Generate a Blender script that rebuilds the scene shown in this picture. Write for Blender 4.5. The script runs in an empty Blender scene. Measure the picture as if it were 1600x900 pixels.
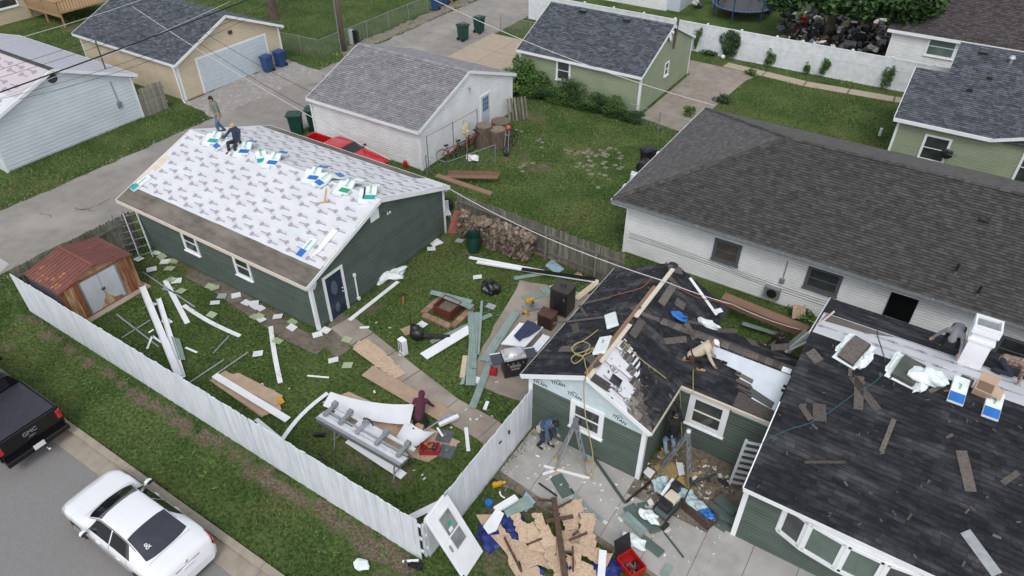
import bpy, bmesh, math, random
import numpy as np
from mathutils import Vector, Matrix
random.seed(7); RNG = np.random.default_rng(7)
S = bpy.context.scene
COL = S.collection
# ------------------------------------------------------------------ camera
CAM_H = 18.0
F_PX, PITCH, ROLL, YAW = 1108.5, math.radians(38.114), math.radians(-0.079), math.radians(122.739)
fw = Vector((math.cos(YAW)*math.cos(PITCH), math.sin(YAW)*math.cos(PITCH), -math.sin(PITCH)))
rt = fw.cross(Vector((0, 0, 1))).normalized(); up = rt.cross(fw)
rt2 = rt*math.cos(ROLL)+up*math.sin(ROLL); up2 = up*math.cos(ROLL)-rt*math.sin(ROLL)
cam_d = bpy.data.cameras.new("camera"); cam = bpy.data.objects.new("camera", cam_d); COL.objects.link(cam)
cam.matrix_world = Matrix(((rt2.x, up2.x, -fw.x, 0), (rt2.y, up2.y, -fw.y, 0), (rt2.z, up2.z, -fw.z, CAM_H), (0, 0, 0, 1)))
cam_d.sensor_width = 36; cam_d.lens = F_PX/1600*36; cam_d.clip_end = 2000; cam_d.clip_start = 0.1
S.camera = cam
# ------------------------------------------------------------------ sky, sun, exposure (overcast day)
SUN_EL, SUN_AZ = math.radians(54), math.radians(-62)     # azimuth of the place the light comes from, in world xy
W = bpy.data.worlds.new("World"); S.world = W; W.use_nodes = True
nt = W.node_tree; nt.nodes.clear()
sky = nt.nodes.new('ShaderNodeTexSky'); sky.sky_type = 'NISHITA'; sky.sun_disc = False
sky.sun_elevation = SUN_EL; sky.sun_rotation = math.pi/2-SUN_AZ; sky.air_density = 1.0; sky.dust_density = 1.5; sky.ozone_density = 1.0
hs = nt.nodes.new('ShaderNodeHueSaturation'); hs.inputs['Saturation'].default_value = 0.30
bgn = nt.nodes.new('ShaderNodeBackground'); bgn.inputs[1].default_value = 0.14
won = nt.nodes.new('ShaderNodeOutputWorld')
nt.links.new(sky.outputs[0], hs.inputs['Color']); nt.links.new(hs.outputs[0], bgn.inputs[0]); nt.links.new(bgn.outputs[0], won.inputs[0])
sd = bpy.data.lights.new("sun", 'SUN'); sd.energy = 0.6; sd.angle = math.radians(22); sd.color = (1, .97, .93)
so = bpy.data.objects.new("sun", sd); COL.objects.link(so)
dirv = -Vector((math.cos(SUN_AZ)*math.cos(SUN_EL), math.sin(SUN_AZ)*math.cos(SUN_EL), math.sin(SUN_EL)))
so.rotation_euler = dirv.to_track_quat('-Z', 'Y').to_euler(); so.location = (0, 0, 40)
S.view_settings.view_transform = 'Standard'; S.view_settings.look = 'None'; S.view_settings.exposure = 0.68; S.view_settings.gamma = 1
# ------------------------------------------------------------------ placing
def ray(x, y):
    return (rt2*((x-800)/F_PX) + up2*(-(y-450)/F_PX) + fw)
def G(x, y, z=0.0):
    r = ray(x, y); t = (z-CAM_H)/r.z
    return Vector((r.x*t, r.y*t, z))
class Frame:
    """a tilted plane such as a roof slope: origin O, U along the eave, V up the slope, N out of it"""
    def __init__(s, O, U, V):
        s.O = Vector(O); s.U = Vector(U).normalized(); s.N = s.U.cross(Vector(V)).normalized(); s.V = s.N.cross(s.U)
    def hit(s, x, y, h=0.0):
        r = ray(x, y); o = Vector((0, 0, CAM_H)); P = s.O+s.N*h
        return o + r*((P-o).dot(s.N)/r.dot(s.N))
    def mat(s, P, ang=0.0):
        c, n = math.cos(ang), math.sin(ang)
        u = s.U*c+s.V*n; v = s.V*c-s.U*n
        return Matrix(((u.x, v.x, s.N.x, P.x), (u.y, v.y, s.N.y, P.y), (u.z, v.z, s.N.z, P.z), (0, 0, 0, 1)))
    def w(s, u, v, h=0): return s.O+s.U*u+s.V*v+s.N*h
    def uv(s, P): d = P-s.O; return (d.dot(s.U), d.dot(s.V))
GROUND = Frame((0, 0, 0), (1, 0, 0), (0, 1, 0))
# ------------------------------------------------------------------ materials
MATS = {}
def mat(name, col, rough=.7, col2=None, scale=6.0, amt=.5, bump=0.0, bscale=None, metal=0.0, island=0.0, spec=.5, stretch=None, detail=6, col3=None, alpha=None, trans=0, coat=0, ramp=(.35, .65), emis=None, pos=False):
    if name in MATS: return MATS[name]
    m = bpy.data.materials.new(name); m.use_nodes = True; n = m.node_tree; N = n.nodes; L = n.links
    b = N['Principled BSDF']; b.inputs['Roughness'].default_value = rough; b.inputs['Metallic'].default_value = metal
    b.inputs['Specular IOR Level'].default_value = spec; b.inputs['Base Color'].default_value = (*col, 1)
    if coat: b.inputs['Coat Weight'].default_value = coat; b.inputs['Coat Roughness'].default_value = .05
    if trans: b.inputs['Transmission Weight'].default_value = trans
    if emis: b.inputs['Emission Color'].default_value = (*emis, 1); b.inputs['Emission Strength'].default_value = 1
    tc = N.new('ShaderNodeTexCoord'); mp = N.new('ShaderNodeMapping')
    if pos: L.new(N.new('ShaderNodeNewGeometry').outputs['Position'], mp.inputs[0])
    else: L.new(tc.outputs['Object'], mp.inputs[0])
    if stretch: mp.inputs['Scale'].default_value = stretch
    out = None
    if col2 is not None:
        nz = N.new('ShaderNodeTexNoise'); nz.inputs['Scale'].default_value = scale; nz.inputs['Detail'].default_value = detail; L.new(mp.outputs[0], nz.inputs[0])
        rp = N.new('ShaderNodeValToRGB'); rp.color_ramp.elements[0].position = ramp[0]; rp.color_ramp.elements[1].position = ramp[1]
        rp.color_ramp.elements[0].color = (*col, 1); rp.color_ramp.elements[1].color = (*col2, 1)
        L.new(nz.outputs[0], rp.inputs[0]); out = rp.outputs[0]
        if col3 is not None:
            n2 = N.new('ShaderNodeTexNoise'); n2.inputs['Scale'].default_value = scale*.23; n2.inputs['Detail'].default_value = 4; L.new(mp.outputs[0], n2.inputs[0])
            r2 = N.new('ShaderNodeValToRGB'); r2.color_ramp.elements[0].position = .5; r2.color_ramp.elements[1].position = .68; L.new(n2.outputs[0], r2.inputs[0])
            mx = N.new('ShaderNodeMixRGB'); L.new(r2.outputs[0], mx.inputs[0]); L.new(out, mx.inputs[1]); mx.inputs[2].default_value = (*col3, 1); out = mx.outputs[0]
    if island:
        ge = N.new('ShaderNodeNewGeometry'); oi = N.new('ShaderNodeObjectInfo')
        ad = N.new('ShaderNodeMath'); ad.operation = 'ADD'; L.new(ge.outputs['Random Per Island'], ad.inputs[0]); L.new(oi.outputs['Random'], ad.inputs[1])
        fr = N.new('ShaderNodeMath'); fr.operation = 'FRACT'; L.new(ad.outputs[0], fr.inputs[0])
        mr = N.new('ShaderNodeMapRange'); mr.inputs['To Min'].default_value = 1-island; mr.inputs['To Max'].default_value = 1+island; L.new(fr.outputs[0], mr.inputs[0])
        vm = N.new('ShaderNodeVectorMath'); vm.operation = 'SCALE'
        if out is not None: L.new(out, vm.inputs[0])
        else: vm.inputs[0].default_value = col
        L.new(mr.outputs[0], vm.inputs['Scale']); out = vm.outputs[0]
    if out is not None: L.new(out, b.inputs['Base Color'])
    if bump:
        nb = N.new('ShaderNodeTexNoise'); nb.inputs['Scale'].default_value = bscale or scale*3; nb.inputs['Detail'].default_value = 6; L.new(mp.outputs[0], nb.inputs[0])
        bm = N.new('ShaderNodeBump'); bm.inputs['Strength'].default_value = bump; bm.inputs['Distance'].default_value = .02; L.new(nb.outputs[0], bm.inputs['Height']); L.new(bm.outputs[0], b.inputs['Normal'])
    MATS[name] = m; return m
M = mat
white = M('white_vinyl', (.74, .76, .78), .5, (.62, .64, .66), 3, bump=.05)
whitep = M('white_painted_wood', (.72, .745, .78), .6, (.62, .645, .68), 4, island=.05, bump=.15, bscale=30, stretch=(1, 1, .3), pos=True)
whitebr = M('white_trim_coil', (.82, .83, .84), .35, (.76, .77, .79), 2)
wsid = M('white_siding', (.76, .765, .76), .5, (.68, .68, .67), 1.2, island=.04, pos=True)
wsid2 = M('pale_grey_siding', (.60, .65, .69), .5, (.54, .59, .63), .8, island=.04, pos=True)
green = M('dark_green_siding', (.074, .096, .081), .62, (.090, .114, .097), 1.5, island=.13, spec=.3, pos=True)
greenp = M('grey_green_panel', (.27, .345, .315), .45, (.21, .28, .255), 3, island=.15)
sage = M('sage_siding', (.27, .315, .205), .6, (.24, .28, .185), 1.2, island=.03, pos=True)
cream = M('cream_siding', (.60, .51, .37), .6, (.54, .46, .33), 1.2, island=.03, pos=True)
shN = M('charcoal_new_shingles', (.019, .020, .024), .9, (.036, .037, .043), 3.5, island=.32, bump=.5, bscale=90, spec=.2, col3=(.066, .066, .070), pos=True, ramp=(.4, .7), stretch=(.8, 3.2, 1))
shO = M('grey_brown_shingles', (.056, .054, .050), .92, (.084, .081, .075), 5, island=.25, bump=.5, bscale=90, spec=.2, pos=True)
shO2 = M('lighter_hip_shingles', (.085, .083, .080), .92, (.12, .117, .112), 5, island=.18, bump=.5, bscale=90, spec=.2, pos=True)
shB = M('blue_grey_shingles', (.070, .080, .094), .92, (.118, .130, .148), 5, island=.35, bump=.5, bscale=90, spec=.2, pos=True)
shW = M('faded_grey_shingles', (.20, .195, .205), .92, (.265, .26, .27), 9, island=.16, bump=.4, bscale=90, spec=.2, col3=(.30, .295, .30), pos=True)
shP = M('brown_purple_shingles', (.065, .055, .055), .92, (.10, .088, .087), 5, island=.3, bump=.5, bscale=90, spec=.2, pos=True)
shOld = M('worn_old_shingle_strip', (.185, .16, .135), .95, (.115, .10, .085), 4, bump=.4, bscale=60, stretch=(.4, 1, 1), col3=(.23, .205, .175), spec=.2)
shS = M('brown_shingle_strip', (.135, .118, .105), .93, (.085, .075, .068), 18, island=.35, bump=.5, bscale=80, spec=.2)
under = M('white_underlayment', (.66, .67, .69), .5, (.60, .61, .64), 1.3, bump=.8, bscale=1.8, pos=True)
icew = M('silver_ice_barrier', (.60, .65, .70), .45, (.52, .57, .62), 3, bump=.2, bscale=6)
wrap = M('pale_blue_house_wrap', (.58, .68, .70), .6, (.50, .60, .63), 4, bump=.15)
wood = M('raw_trim_board', (.58, .50, .40), .7, (.66, .60, .50), 5, stretch=(.3, 3, 3))
lumber = M('pale_new_lumber', (.62, .52, .38), .7, (.54, .44, .3), 6, island=.1)
oldwood = M('weathered_fence_wood', (.125, .115, .095), .9, (.19, .175, .145), 9, island=.3, bump=.4, bscale=30, stretch=(1, 1, .25), pos=True)
redwood = M('reddish_brown_board', (.20, .115, .075), .75, (.26, .155, .10), 5, stretch=(.3, 3, 3), bump=.2)
logm = M('split_log_wood', (.24, .185, .135), .9, (.11, .085, .062), 12, island=.55, bump=.5, bscale=25)
osb = M('strand_board', (.60, .45, .32), .8, (.46, .32, .21), 16, island=.10, bump=.2, bscale=40, detail=10, ramp=(.42, .6), col3=(.55, .42, .30), pos=True)
card = M('brown_cardboard', (.44, .32, .23), .85, (.38, .27, .19), 3, island=.1)
concrete = M('concrete_slab', (.40, .385, .36), .85, (.33, .315, .29), 2.2, bump=.3, bscale=40, col3=(.43, .42, .40), island=.05)
concD = M('weathered_brown_concrete', (.31, .265, .215), .88, (.24, .205, .17), 2.2, bump=.3, bscale=30, col3=(.36, .32, .27))
concT = M('tan_concrete', (.42, .35, .26), .88, (.37, .31, .235), 2.2, bump=.2, bscale=30)
kerbm = M('kerb_concrete', (.36, .31, .245), .88, (.29, .25, .20), 3, bump=.3, bscale=50)
asph = M('street_asphalt', (.195, .187, .18), .88, (.25, .242, .235), 26, bump=.5, bscale=150, col3=(.215, .205, .195), detail=12, ramp=(.3, .7))
alley = M('worn_alley_asphalt', (.29, .268, .24), .9, (.225, .208, .188), 1.6, bump=.6, bscale=55, col3=(.335, .312, .28), detail=12, ramp=(.3, .7))
gravel = M('pale_gravel', (.36, .34, .32), .95, (.24, .22, .205), 14, bump=.8, bscale=40, col3=(.42, .4, .375))
black = M('black_plastic', (.012, .012, .014), .4, (.02, .02, .022), 4)
blackm = M('black_painted_metal', (.014, .014, .015), .35, (.03, .028, .027), 5)
glass = M('dark_window_glass', (.025, .032, .034), .06, (.06, .068, .066), 1.2, spec=.9)
glassg = M('greenish_window_glass', (.07, .105, .085), .06, (.13, .175, .15), 1.0, spec=.9)
alum = M('brushed_aluminium', (.50, .51, .53), .35, (.40, .41, .43), 8, metal=.7)
alumw = M('white_aluminium_bed', (.72, .73, .75), .35, (.62, .63, .66), 6, metal=.2)
galv = M('galvanised_steel', (.36, .38, .39), .45, (.28, .30, .31), 6, metal=.5)
grey = M('grey_plastic', (.12, .13, .145), .6, (.16, .17, .185), 5)
cooler = M('white_plastic', (.78, .79, .80), .4, (.68, .69, .70), 3)
print_dark = M('dark_grey_print', (.25, .25, .27), .6)
print_pink = M('pink_print', (.60, .46, .50), .6)
ink = M('black_ink', (.03, .03, .035), .6)
bluep = M('blue_wrapper', (.015, .12, .42), .35, (.02, .16, .5), 5)
tealp = M('teal_wrapper', (.01, .30, .30), .35, (.02, .37, .36), 5)
greenw = M('green_wrapper', (.02, .33, .16), .35)
whitew = M('white_plastic_wrapper', (.78, .82, .81), .3, (.66, .73, .73), 6, bump=.35, bscale=12)
bluebin = M('blue_bin_plastic', (.018, .055, .16), .4, (.025, .075, .2), 5)
greenbin = M('dark_green_bin_plastic', (.008, .045, .035), .4, (.012, .06, .045), 5)
tarp = M('blue_tarp', (.010, .018, .12), .45, (.015, .032, .2), 7, bump=.8, bscale=8)
redm = M('red_enamel', (.42, .015, .012), .3, (.33, .012, .01), 4)
redfab = M('red_canvas', (.35, .03, .04), .8)
yel = M('yellow_plastic', (.62, .33, .02), .4, (.5, .26, .02), 6)
bagm = M('black_garbage_bag', (.008, .008, .009), .18, (.02, .02, .022), 8, bump=.9, bscale=14)
brownm = M('brown_metal', (.06, .03, .022), .4, (.10, .05, .035), 4)
rubber = M('rubber', (.015, .015, .016), .8)
carw = M('white_car_paint', (.78, .79, .80), .22, coat=1)
carb = M('black_car_paint', (.005, .005, .006), .25, coat=.4, spec=.3)
carr = M('red_car_paint', (.50, .012, .015), .25, coat=.8)
cglass = M('car_glass', (.012, .014, .016), .04, spec=.9)
cglass2 = M('tinted_rear_glass', (.03, .032, .045), .12, (.04, .042, .055), 3, spec=.6)
tonneau = M('dark_tonneau_vinyl', (.022, .022, .030), .6, (.03, .03, .04), 3)
chrome = M('chrome', (.7, .7, .72), .12, metal=1)
tail = M('red_tail_lamp', (.45, .01, .015), .15, coat=1)
lampc = M('clear_lamp', (.6, .6, .62), .1, coat=1)
rustroof = M('rusty_painted_roof', (.20, .070, .055), .8, (.145, .055, .045), 3, bump=.2, bscale=14, stretch=(1, .5, 1), col3=(.25, .11, .07))
rustw = M('rust_streaked_panel', (.40, .15, .045), .85, (.55, .42, .26), 4.5, stretch=(2.5, 2.5, .5), bump=.2, col3=(.19, .07, .035))
shedw = M('shed_door_white', (.56, .59, .62), .6, (.50, .52, .54), 3, col3=None)
soil = M('bare_soil', (.20, .165, .13), .95, (.12, .095, .072), 9, bump=.8, bscale=25, col3=(.25, .215, .17))
leafm = M('leaf_green', (.055, .115, .022), .6, (.085, .17, .035), 3, island=.45)
leafd = M('leaf_dark_green', (.028, .062, .016), .6, (.045, .10, .024), 3, island=.45)
bladem = M('grass_blades', (.078, .138, .030), .7, (.140, .185, .056), .35, island=.35, detail=8, pos=True)
bark = M('tree_bark', (.15, .11, .085), .95, (.08, .06, .045), 9, bump=.9, bscale=14, stretch=(1, 1, .3))
pole_m = M('utility_pole_wood', (.21, .16, .12), .9, (.14, .105, .08), 9, stretch=(1, 1, .15), bump=.4)
cablew = M('pale_cable', (.55, .55, .55), .6); cableb = M('black_cable', (.012, .012, .014), .6)
skin = M('skin', (.42, .24, .16), .55, (.36, .20, .13), 9)
hairm = M('dark_hair', (.012, .009, .008), .7)
paverm = M('worn_pavers', (.215, .20, .145), .9, (.15, .145, .095), 6, island=.25, bump=.3)
whitedebris = M('pale_scrap', (.68, .67, .62), .7, (.5, .48, .42), 9, island=.25)
tandebris = M('tan_scrap', (.36, .26, .15), .85, (.22, .15, .09), 9, island=.35)
insul = M('yellow_insulation', (.42, .33, .13), .95, (.30, .22, .09), 12, bump=1, bscale=25)
ropey = M('yellow_air_hose', (.38, .33, .14), .6); ropeb = M('teal_cord', (.02, .10, .12), .6); roper = M('orange_hose', (.35, .09, .04), .6)
# ------------------------------------------------------------------ mesh builder
class MB:
    def __init__(s): s.v = []; s.f = []; s.mi = []; s.mats = []; s.cur = 0
    def m(s, mt):
        if mt not in s.mats: s.mats.append(mt)
        s.cur = s.mats.index(mt); return s
    def add(s, vs, fs):
        o = len(s.v); s.v += [tuple(v) for v in vs]
        for f in fs: s.f.append(tuple(i+o for i in f)); s.mi.append(s.cur)
        return s
    def box(s, c, d, rz=0, M3=None, taper=1.0):
        hx, hy, hz = d[0]/2, d[1]/2, d[2]/2; vs = []
        for z in (-1, 1):
            k = 1 if z < 0 else taper
            for x, y in ((-1, -1), (1, -1), (1, 1), (-1, 1)): vs.append(Vector((x*hx*k, y*hy*k, z*hz)))
        if M3 is not None: vs = [M3 @ v for v in vs]
        if rz: R = Matrix.Rotation(rz, 3, 'Z'); vs = [R @ v for v in vs]
        c = Vector(c); return s.add([v+c for v in vs], [(0, 3, 2, 1), (4, 5, 6, 7), (0, 1, 5, 4), (1, 2, 6, 5), (2, 3, 7, 6), (3, 0, 4, 7)])
    def bb(s, a, b): return s.box([(a[i]+b[i])/2 for i in range(3)], [abs(b[i]-a[i]) for i in range(3)])
    def bar(s, p, q, w, h=None, roll=None):
        """box beam from p to q: w across, h deep"""
        p = Vector(p); q = Vector(q); h = h or w; d = (q-p); L = d.length
        if L < 1e-6: return s
        d.normalize(); r = Vector(roll) if roll is not None else Vector((0, 0, 1))
        if abs(d.dot(r)) > .99: r = Vector((1, 0, 0))
        a = d.cross(r).normalized(); b = a.cross(d).normalized()
        vs = [e+a*x*w/2+b*y*h/2 for e in (p, q) for x, y in ((-1, -1), (1, -1), (1, 1), (-1, 1))]
        return s.add(vs, [(0, 3, 2, 1), (4, 5, 6, 7), (0, 1, 5, 4), (1, 2, 6, 5), (2, 3, 7, 6), (3, 0, 4, 7)])
    def cyl(s, p, q, r, r2=None, n=10, cap=True):
        p = Vector(p); q = Vector(q); r2 = r if r2 is None else r2; d = (q-p).normalized()
        a = d.orthogonal().normalized(); b = d.cross(a)
        vs = []
        for e, rr in ((p, r), (q, r2)):
            for i in range(n): t = 2*math.pi*i/n; vs.append(e+(a*math.cos(t)+b*math.sin(t))*rr)
        fs = [(i, (i+1) % n, n+(i+1) % n, n+i) for i in range(n)]
        if cap: fs += [tuple(range(n-1, -1, -1)), tuple(range(n, 2*n))]
        return s.add(vs, fs)
    def tube(s, pts, r, n=6):
        pts = [Vector(p) for p in pts]; vs = []; k = len(pts)
        for i, p in enumerate(pts):
            d = (pts[min(i+1, k-1)]-pts[max(i-1, 0)]).normalized()
            ref = Vector((0, 0, 1)) if abs(d.z) < .9 else Vector((1, 0, 0))
            a = d.cross(ref).normalized(); b = a.cross(d)
            for j in range(n): t = 2*math.pi*j/n; vs.append(p+(a*math.cos(t)+b*math.sin(t))*r)
        fs = [(i*n+j, i*n+(j+1) % n, (i+1)*n+(j+1) % n, (i+1)*n+j) for i in range(k-1) for j in range(n)]
        fs += [tuple(range(n-1, -1, -1)), tuple(range((k-1)*n, k*n))]
        return s.add(vs, fs)
    def sph(s, c, r, n=10, m=7, sc=(1, 1, 1), z0=-1):
        c = Vector(c); vs = []; 
        for i in range(m+1):
            th = math.pi*i/m; zz = max(math.cos(th), z0)
            for j in range(n):
                ph = 2*math.pi*j/n; vs.append(c+Vector((r*sc[0]*math.sin(th)*math.cos(ph), r*sc[1]*math.sin(th)*math.sin(ph), r*sc[2]*zz)))
        return s.add(vs, [(i*n+j, (i+1)*n+j, (i+1)*n+(j+1) % n, i*n+(j+1) % n) for i in range(m) for j in range(n)])
    def prism(s, poly, z0, z1):
        n = len(poly); A = sum(poly[i][0]*poly[(i+1) % n][1]-poly[(i+1) % n][0]*poly[i][1] for i in range(n))
        if A < 0: poly = poly[::-1]
        vs = [(p[0], p[1], z0) for p in poly]+[(p[0], p[1], z1) for p in poly]
        return s.add(vs, [tuple(range(n-1, -1, -1)), tuple(range(n, 2*n))]+[(i, (i+1) % n, n+(i+1) % n, n+i) for i in range(n)])
    def slab(s, pts, th, N=None):
        """planar polygon of 3D points as a plate hanging th below its top face"""
        pts = [Vector(p) for p in pts]; n = len(pts)
        if N is None: N = (pts[1]-pts[0]).cross(pts[2]-pts[0]).normalized()
        if N.z < 0: pts = pts[::-1]; N = -N
        lo = [p-N*th for p in pts]
        return s.add(lo+pts, [tuple(range(n-1, -1, -1)), tuple(range(n, 2*n))]+[(i, (i+1) % n, n+(i+1) % n, n+i) for i in range(n)])
    def quad(s, a, b, c, d): return s.add([a, b, c, d], [(0, 1, 2, 3)])
    def data(s, name, off=None):
        me = bpy.data.meshes.new(name)
        v = s.v if off is None else [(a[0]-off[0], a[1]-off[1], a[2]-off[2]) for a in s.v]
        me.from_pydata(v, [], s.f)
        for m_ in s.mats: me.materials.append(m_)
        if len(s.mats) > 1: me.polygons.foreach_set('material_index', s.mi)
        me.update(); return me
    def build(s, name, mt=None, parent=None, world=False, smooth=False, kind=None, bevel=0):
        if mt is not None and not s.mats: s.mats = [mt]
        off = None
        if world and parent is not None: off = rootloc(parent)
        o = bpy.data.objects.new(name, s.data(name, off)); COL.objects.link(o)
        if parent is not None: o.parent = parent
        if smooth:
            o.data.polygons.foreach_set('use_smooth', [True]*len(o.data.polygons))
        if kind: o['kind'] = kind
        if bevel:
            bv = o.modifiers.new('bevel', 'BEVEL'); bv.width = bevel; bv.segments = 2; bv.limit_method = 'ANGLE'
        return o
def rootloc(o):
    l = Vector((0, 0, 0))
    while o is not None: l += o.location; o = o.parent
    return l
USED = {}
def tag(o, label, cat, group=None, kind=None):
    o['label'] = label; o['category'] = cat
    if group: o['group'] = group
    if kind: o['kind'] = kind
    return o
def thing(name, label, cat, loc=(0, 0, 0), rz=0, group=None, mtx=None):
    o = bpy.data.objects.new(name, None); COL.objects.link(o); o.empty_display_size = .2
    if mtx is not None: o.matrix_world = mtx
    else: o.location = loc; o.rotation_euler = (0, 0, rz)
    return tag(o, label, cat, group)
def setting(o, name=None):
    o['kind'] = 'structure'; return o
def flat(name, poly, z, th, mt):
    b = MB(); b.prism([(p[0], p[1]) for p in poly], z-th, z); return setting(b.build(name, mt))
def text_mesh(txt, size, mt, parent, M4, name='lettering', ext=.004, bold=False):
    c = bpy.data.curves.new('t', 'FONT'); c.body = txt; c.size = size; c.extrude = ext; c.align_x = 'CENTER'; c.align_y = 'CENTER'
    if bold: c.offset = size*.02
    o = bpy.data.objects.new('t', c); COL.objects.link(o); dg = bpy.context.evaluated_depsgraph_get()
    me = bpy.data.meshes.new_from_object(o.evaluated_get(dg)); bpy.data.objects.remove(o); me.materials.clear(); me.materials.append(mt)
    r = bpy.data.objects.new(name, me); COL.objects.link(r)
    if parent is not None: r.parent = parent
    r.matrix_local = M4; return r
def clip(poly, cl):
    """clip polygon by a convex ccw polygon"""
    out = poly
    for i in range(len(cl)):
        a = cl[i]; b = cl[(i+1) % len(cl)]; inp = out; out = []
        if not inp: break
        def side(p): return (b[0]-a[0])*(p[1]-a[1])-(b[1]-a[1])*(p[0]-a[0])
        for j in range(len(inp)):
            p = inp[j]; q = inp[(j+1) % len(inp)]; sp = side(p); sq = side(q)
            if sp >= 0: out.append(p)
            if (sp >= 0) != (sq >= 0):
                t = sp/(sp-sq); out.append((p[0]+(q[0]-p[0])*t, p[1]+(q[1]-p[1])*t))
    return out
def ccw(poly):
    A = sum(poly[i][0]*poly[(i+1) % len(poly)][1]-poly[(i+1) % len(poly)][0]*poly[i][1] for i in range(len(poly)))
    return poly if A > 0 else poly[::-1]
def inpoly(p, poly):
    x, y = p; c = False; n = len(poly)
    for i in range(n):
        x1, y1 = poly[i][:2]; x2, y2 = poly[(i+1) % n][:2]
        if (y1 > y) != (y2 > y) and x < (x2-x1)*(y-y1)/(y2-y1)+x1: c = not c
    return c
# ------------------------------------------------------------------ generic building helpers
def proj(P):
    d = Vector(P)-Vector((0, 0, CAM_H)); z = d.dot(fw); return (800+F_PX*d.dot(rt2)/z, 450-F_PX*d.dot(up2)/z, z)
def inview(P, m=0):
    x, y, z = proj(P); return z > 0 and -m < x < 1600+m and -m < y < 900+m
def wedge(mb, fr, poly, v0, expo, th, lo=.001, edge=None):
    if len(poly) < 3: return
    n = len(poly); top = [fr.w(u, v, lo+th*(1-(v-v0)/expo)) for u, v in poly]; bot = [fr.w(u, v, -.002) for u, v in poly]
    mt = mb.mats[mb.cur] if mb.mats else None
    mb.add(bot+top, [tuple(range(n, 2*n))])
    o = len(mb.v)-2*n
    if mt is not None and edge: mb.m(edge)
    for i in range(n): mb.f.append((o+i, o+(i+1) % n, o+n+(i+1) % n, o+n+i)); mb.mi.append(mb.cur)
    if mt is not None and edge: mb.m(mt)
EDGE_SHADE = M('shingle_cut_edge_shade', (.018, .018, .018), .95)  # black cut edges, which also paint in the shadow lines between courses
def lap(mb, fr, band, poly, expo, th):
    v0, v1 = band; big = 1000; um = min(p[0] for p in poly)-1; uM = max(p[0] for p in poly)+1
    vm = v0+(v1-v0)*.66
    for a, c in ((v0, vm), (vm, v1)):
        q = clip([(um, a), (uM, a), (uM, c), (um, c)], poly)
        if len(q) < 3: continue
        f = lambda v: th if v <= vm+1e-6 else th+(v-vm)/(v1-vm)*(.003-th)
        n = len(q); top = [fr.w(u, v, f(v)) for u, v in q]; bot = [fr.w(u, v, -.002) for u, v in q]
        mb.add(bot+top, [tuple(range(n, 2*n))]+[(i, (i+1) % n, n+(i+1) % n, n+i) for i in range(n)])
def shingles(parent, fr, poly, expo, tw, mt, th=.020, single=0, skip=(), name='shingle', rest='shingle_courses', seed=1):
    rnd = random.Random(seed); poly = ccw(poly); us = [p[0] for p in poly]; vs = [p[1] for p in poly]
    mb = MB().m(mt); tabs = []; v = min(vs); off = rootloc(parent)
    while v < max(vs)-.02:
        u = min(us)-rnd.random()*tw
        while u < max(us):
            k = rnd.choice((.7, .85, 1.0, 1.25)); w = tw*k
            c = clip([(u, v), (u+w-.008, v), (u+w-.008, v+expo), (u, v+expo)], poly)
            if len(c) > 2:
                cu = u+w/2; cv = v+expo/2
                if not any(inpoly((cu, cv), s_) for s_ in skip):
                    full = len(c) == 4 and abs((max(p[0] for p in c)-min(p[0] for p in c))-(w-.008)) < 1e-6 and abs((max(p[1] for p in c)-min(p[1] for p in c))-expo) < 1e-6
                    tabs.append((c, v, k, u, full, fr.w(cu, cv)))
            u += w
        v += expo
    idx = set()
    if single:
        cand = [(proj(t[5])[2], i) for i, t in enumerate(tabs) if t[4] and inview(t[5])]
        cand.sort(); idx = {i for _, i in cand[:single]}
    protos = {}
    for i, (c, v0, k, u0, full, P) in enumerate(tabs):
        t = th*(1+rnd.random()*.3)
        if i in idx:
            if k not in protos:
                b = MB().m(mt); g0 = Frame((0, 0, 0), (1, 0, 0), (0, 1, 0)); wedge(b, g0, [(0, 0), (tw*k-.008, 0), (tw*k-.008, expo), (0, expo)], 0, expo, th*1.12, edge=EDGE_SHADE)
                protos[k] = b.data(name)
            o = bpy.data.objects.new(name, protos[k]); COL.objects.link(o); o.parent = parent
            m4 = fr.mat(fr.w(u0, v0)); m4.translation = m4.translation-off; o.matrix_local = m4
        else: wedge(mb, fr, c, v0, expo, t, edge=EDGE_SHADE)
    if mb.v: mb.build(rest, mt, parent, world=True, kind='stuff')
    return len(tabs)
def siding(parent, O, U, poly, expo, mt, single=True, th=.030, N=None):
    fr = Frame(O, U, (0, 0, 1)); poly = ccw(poly); us = [p[0] for p in poly]; vs = [p[1] for p in poly]
    v = min(vs); mb = MB(); 
    while v < max(vs)-.005:
        c = clip([(min(us)-1, v), (max(us)+1, v), (max(us)+1, v+expo), (min(us)-1, v+expo)], poly)
        if len(c) > 2:
            if single:
                b = MB().m(mt); lap(b, fr, (v, v+expo), poly, expo, th); b.build('siding_board', mt, parent, world=True)
            else: mb.m(mt); lap(mb, fr, (v, v+expo), poly, expo, th)
        v += expo
    if mb.v: mb.build('siding_boards', mt, parent, world=True, kind='stuff')
    return fr
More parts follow.
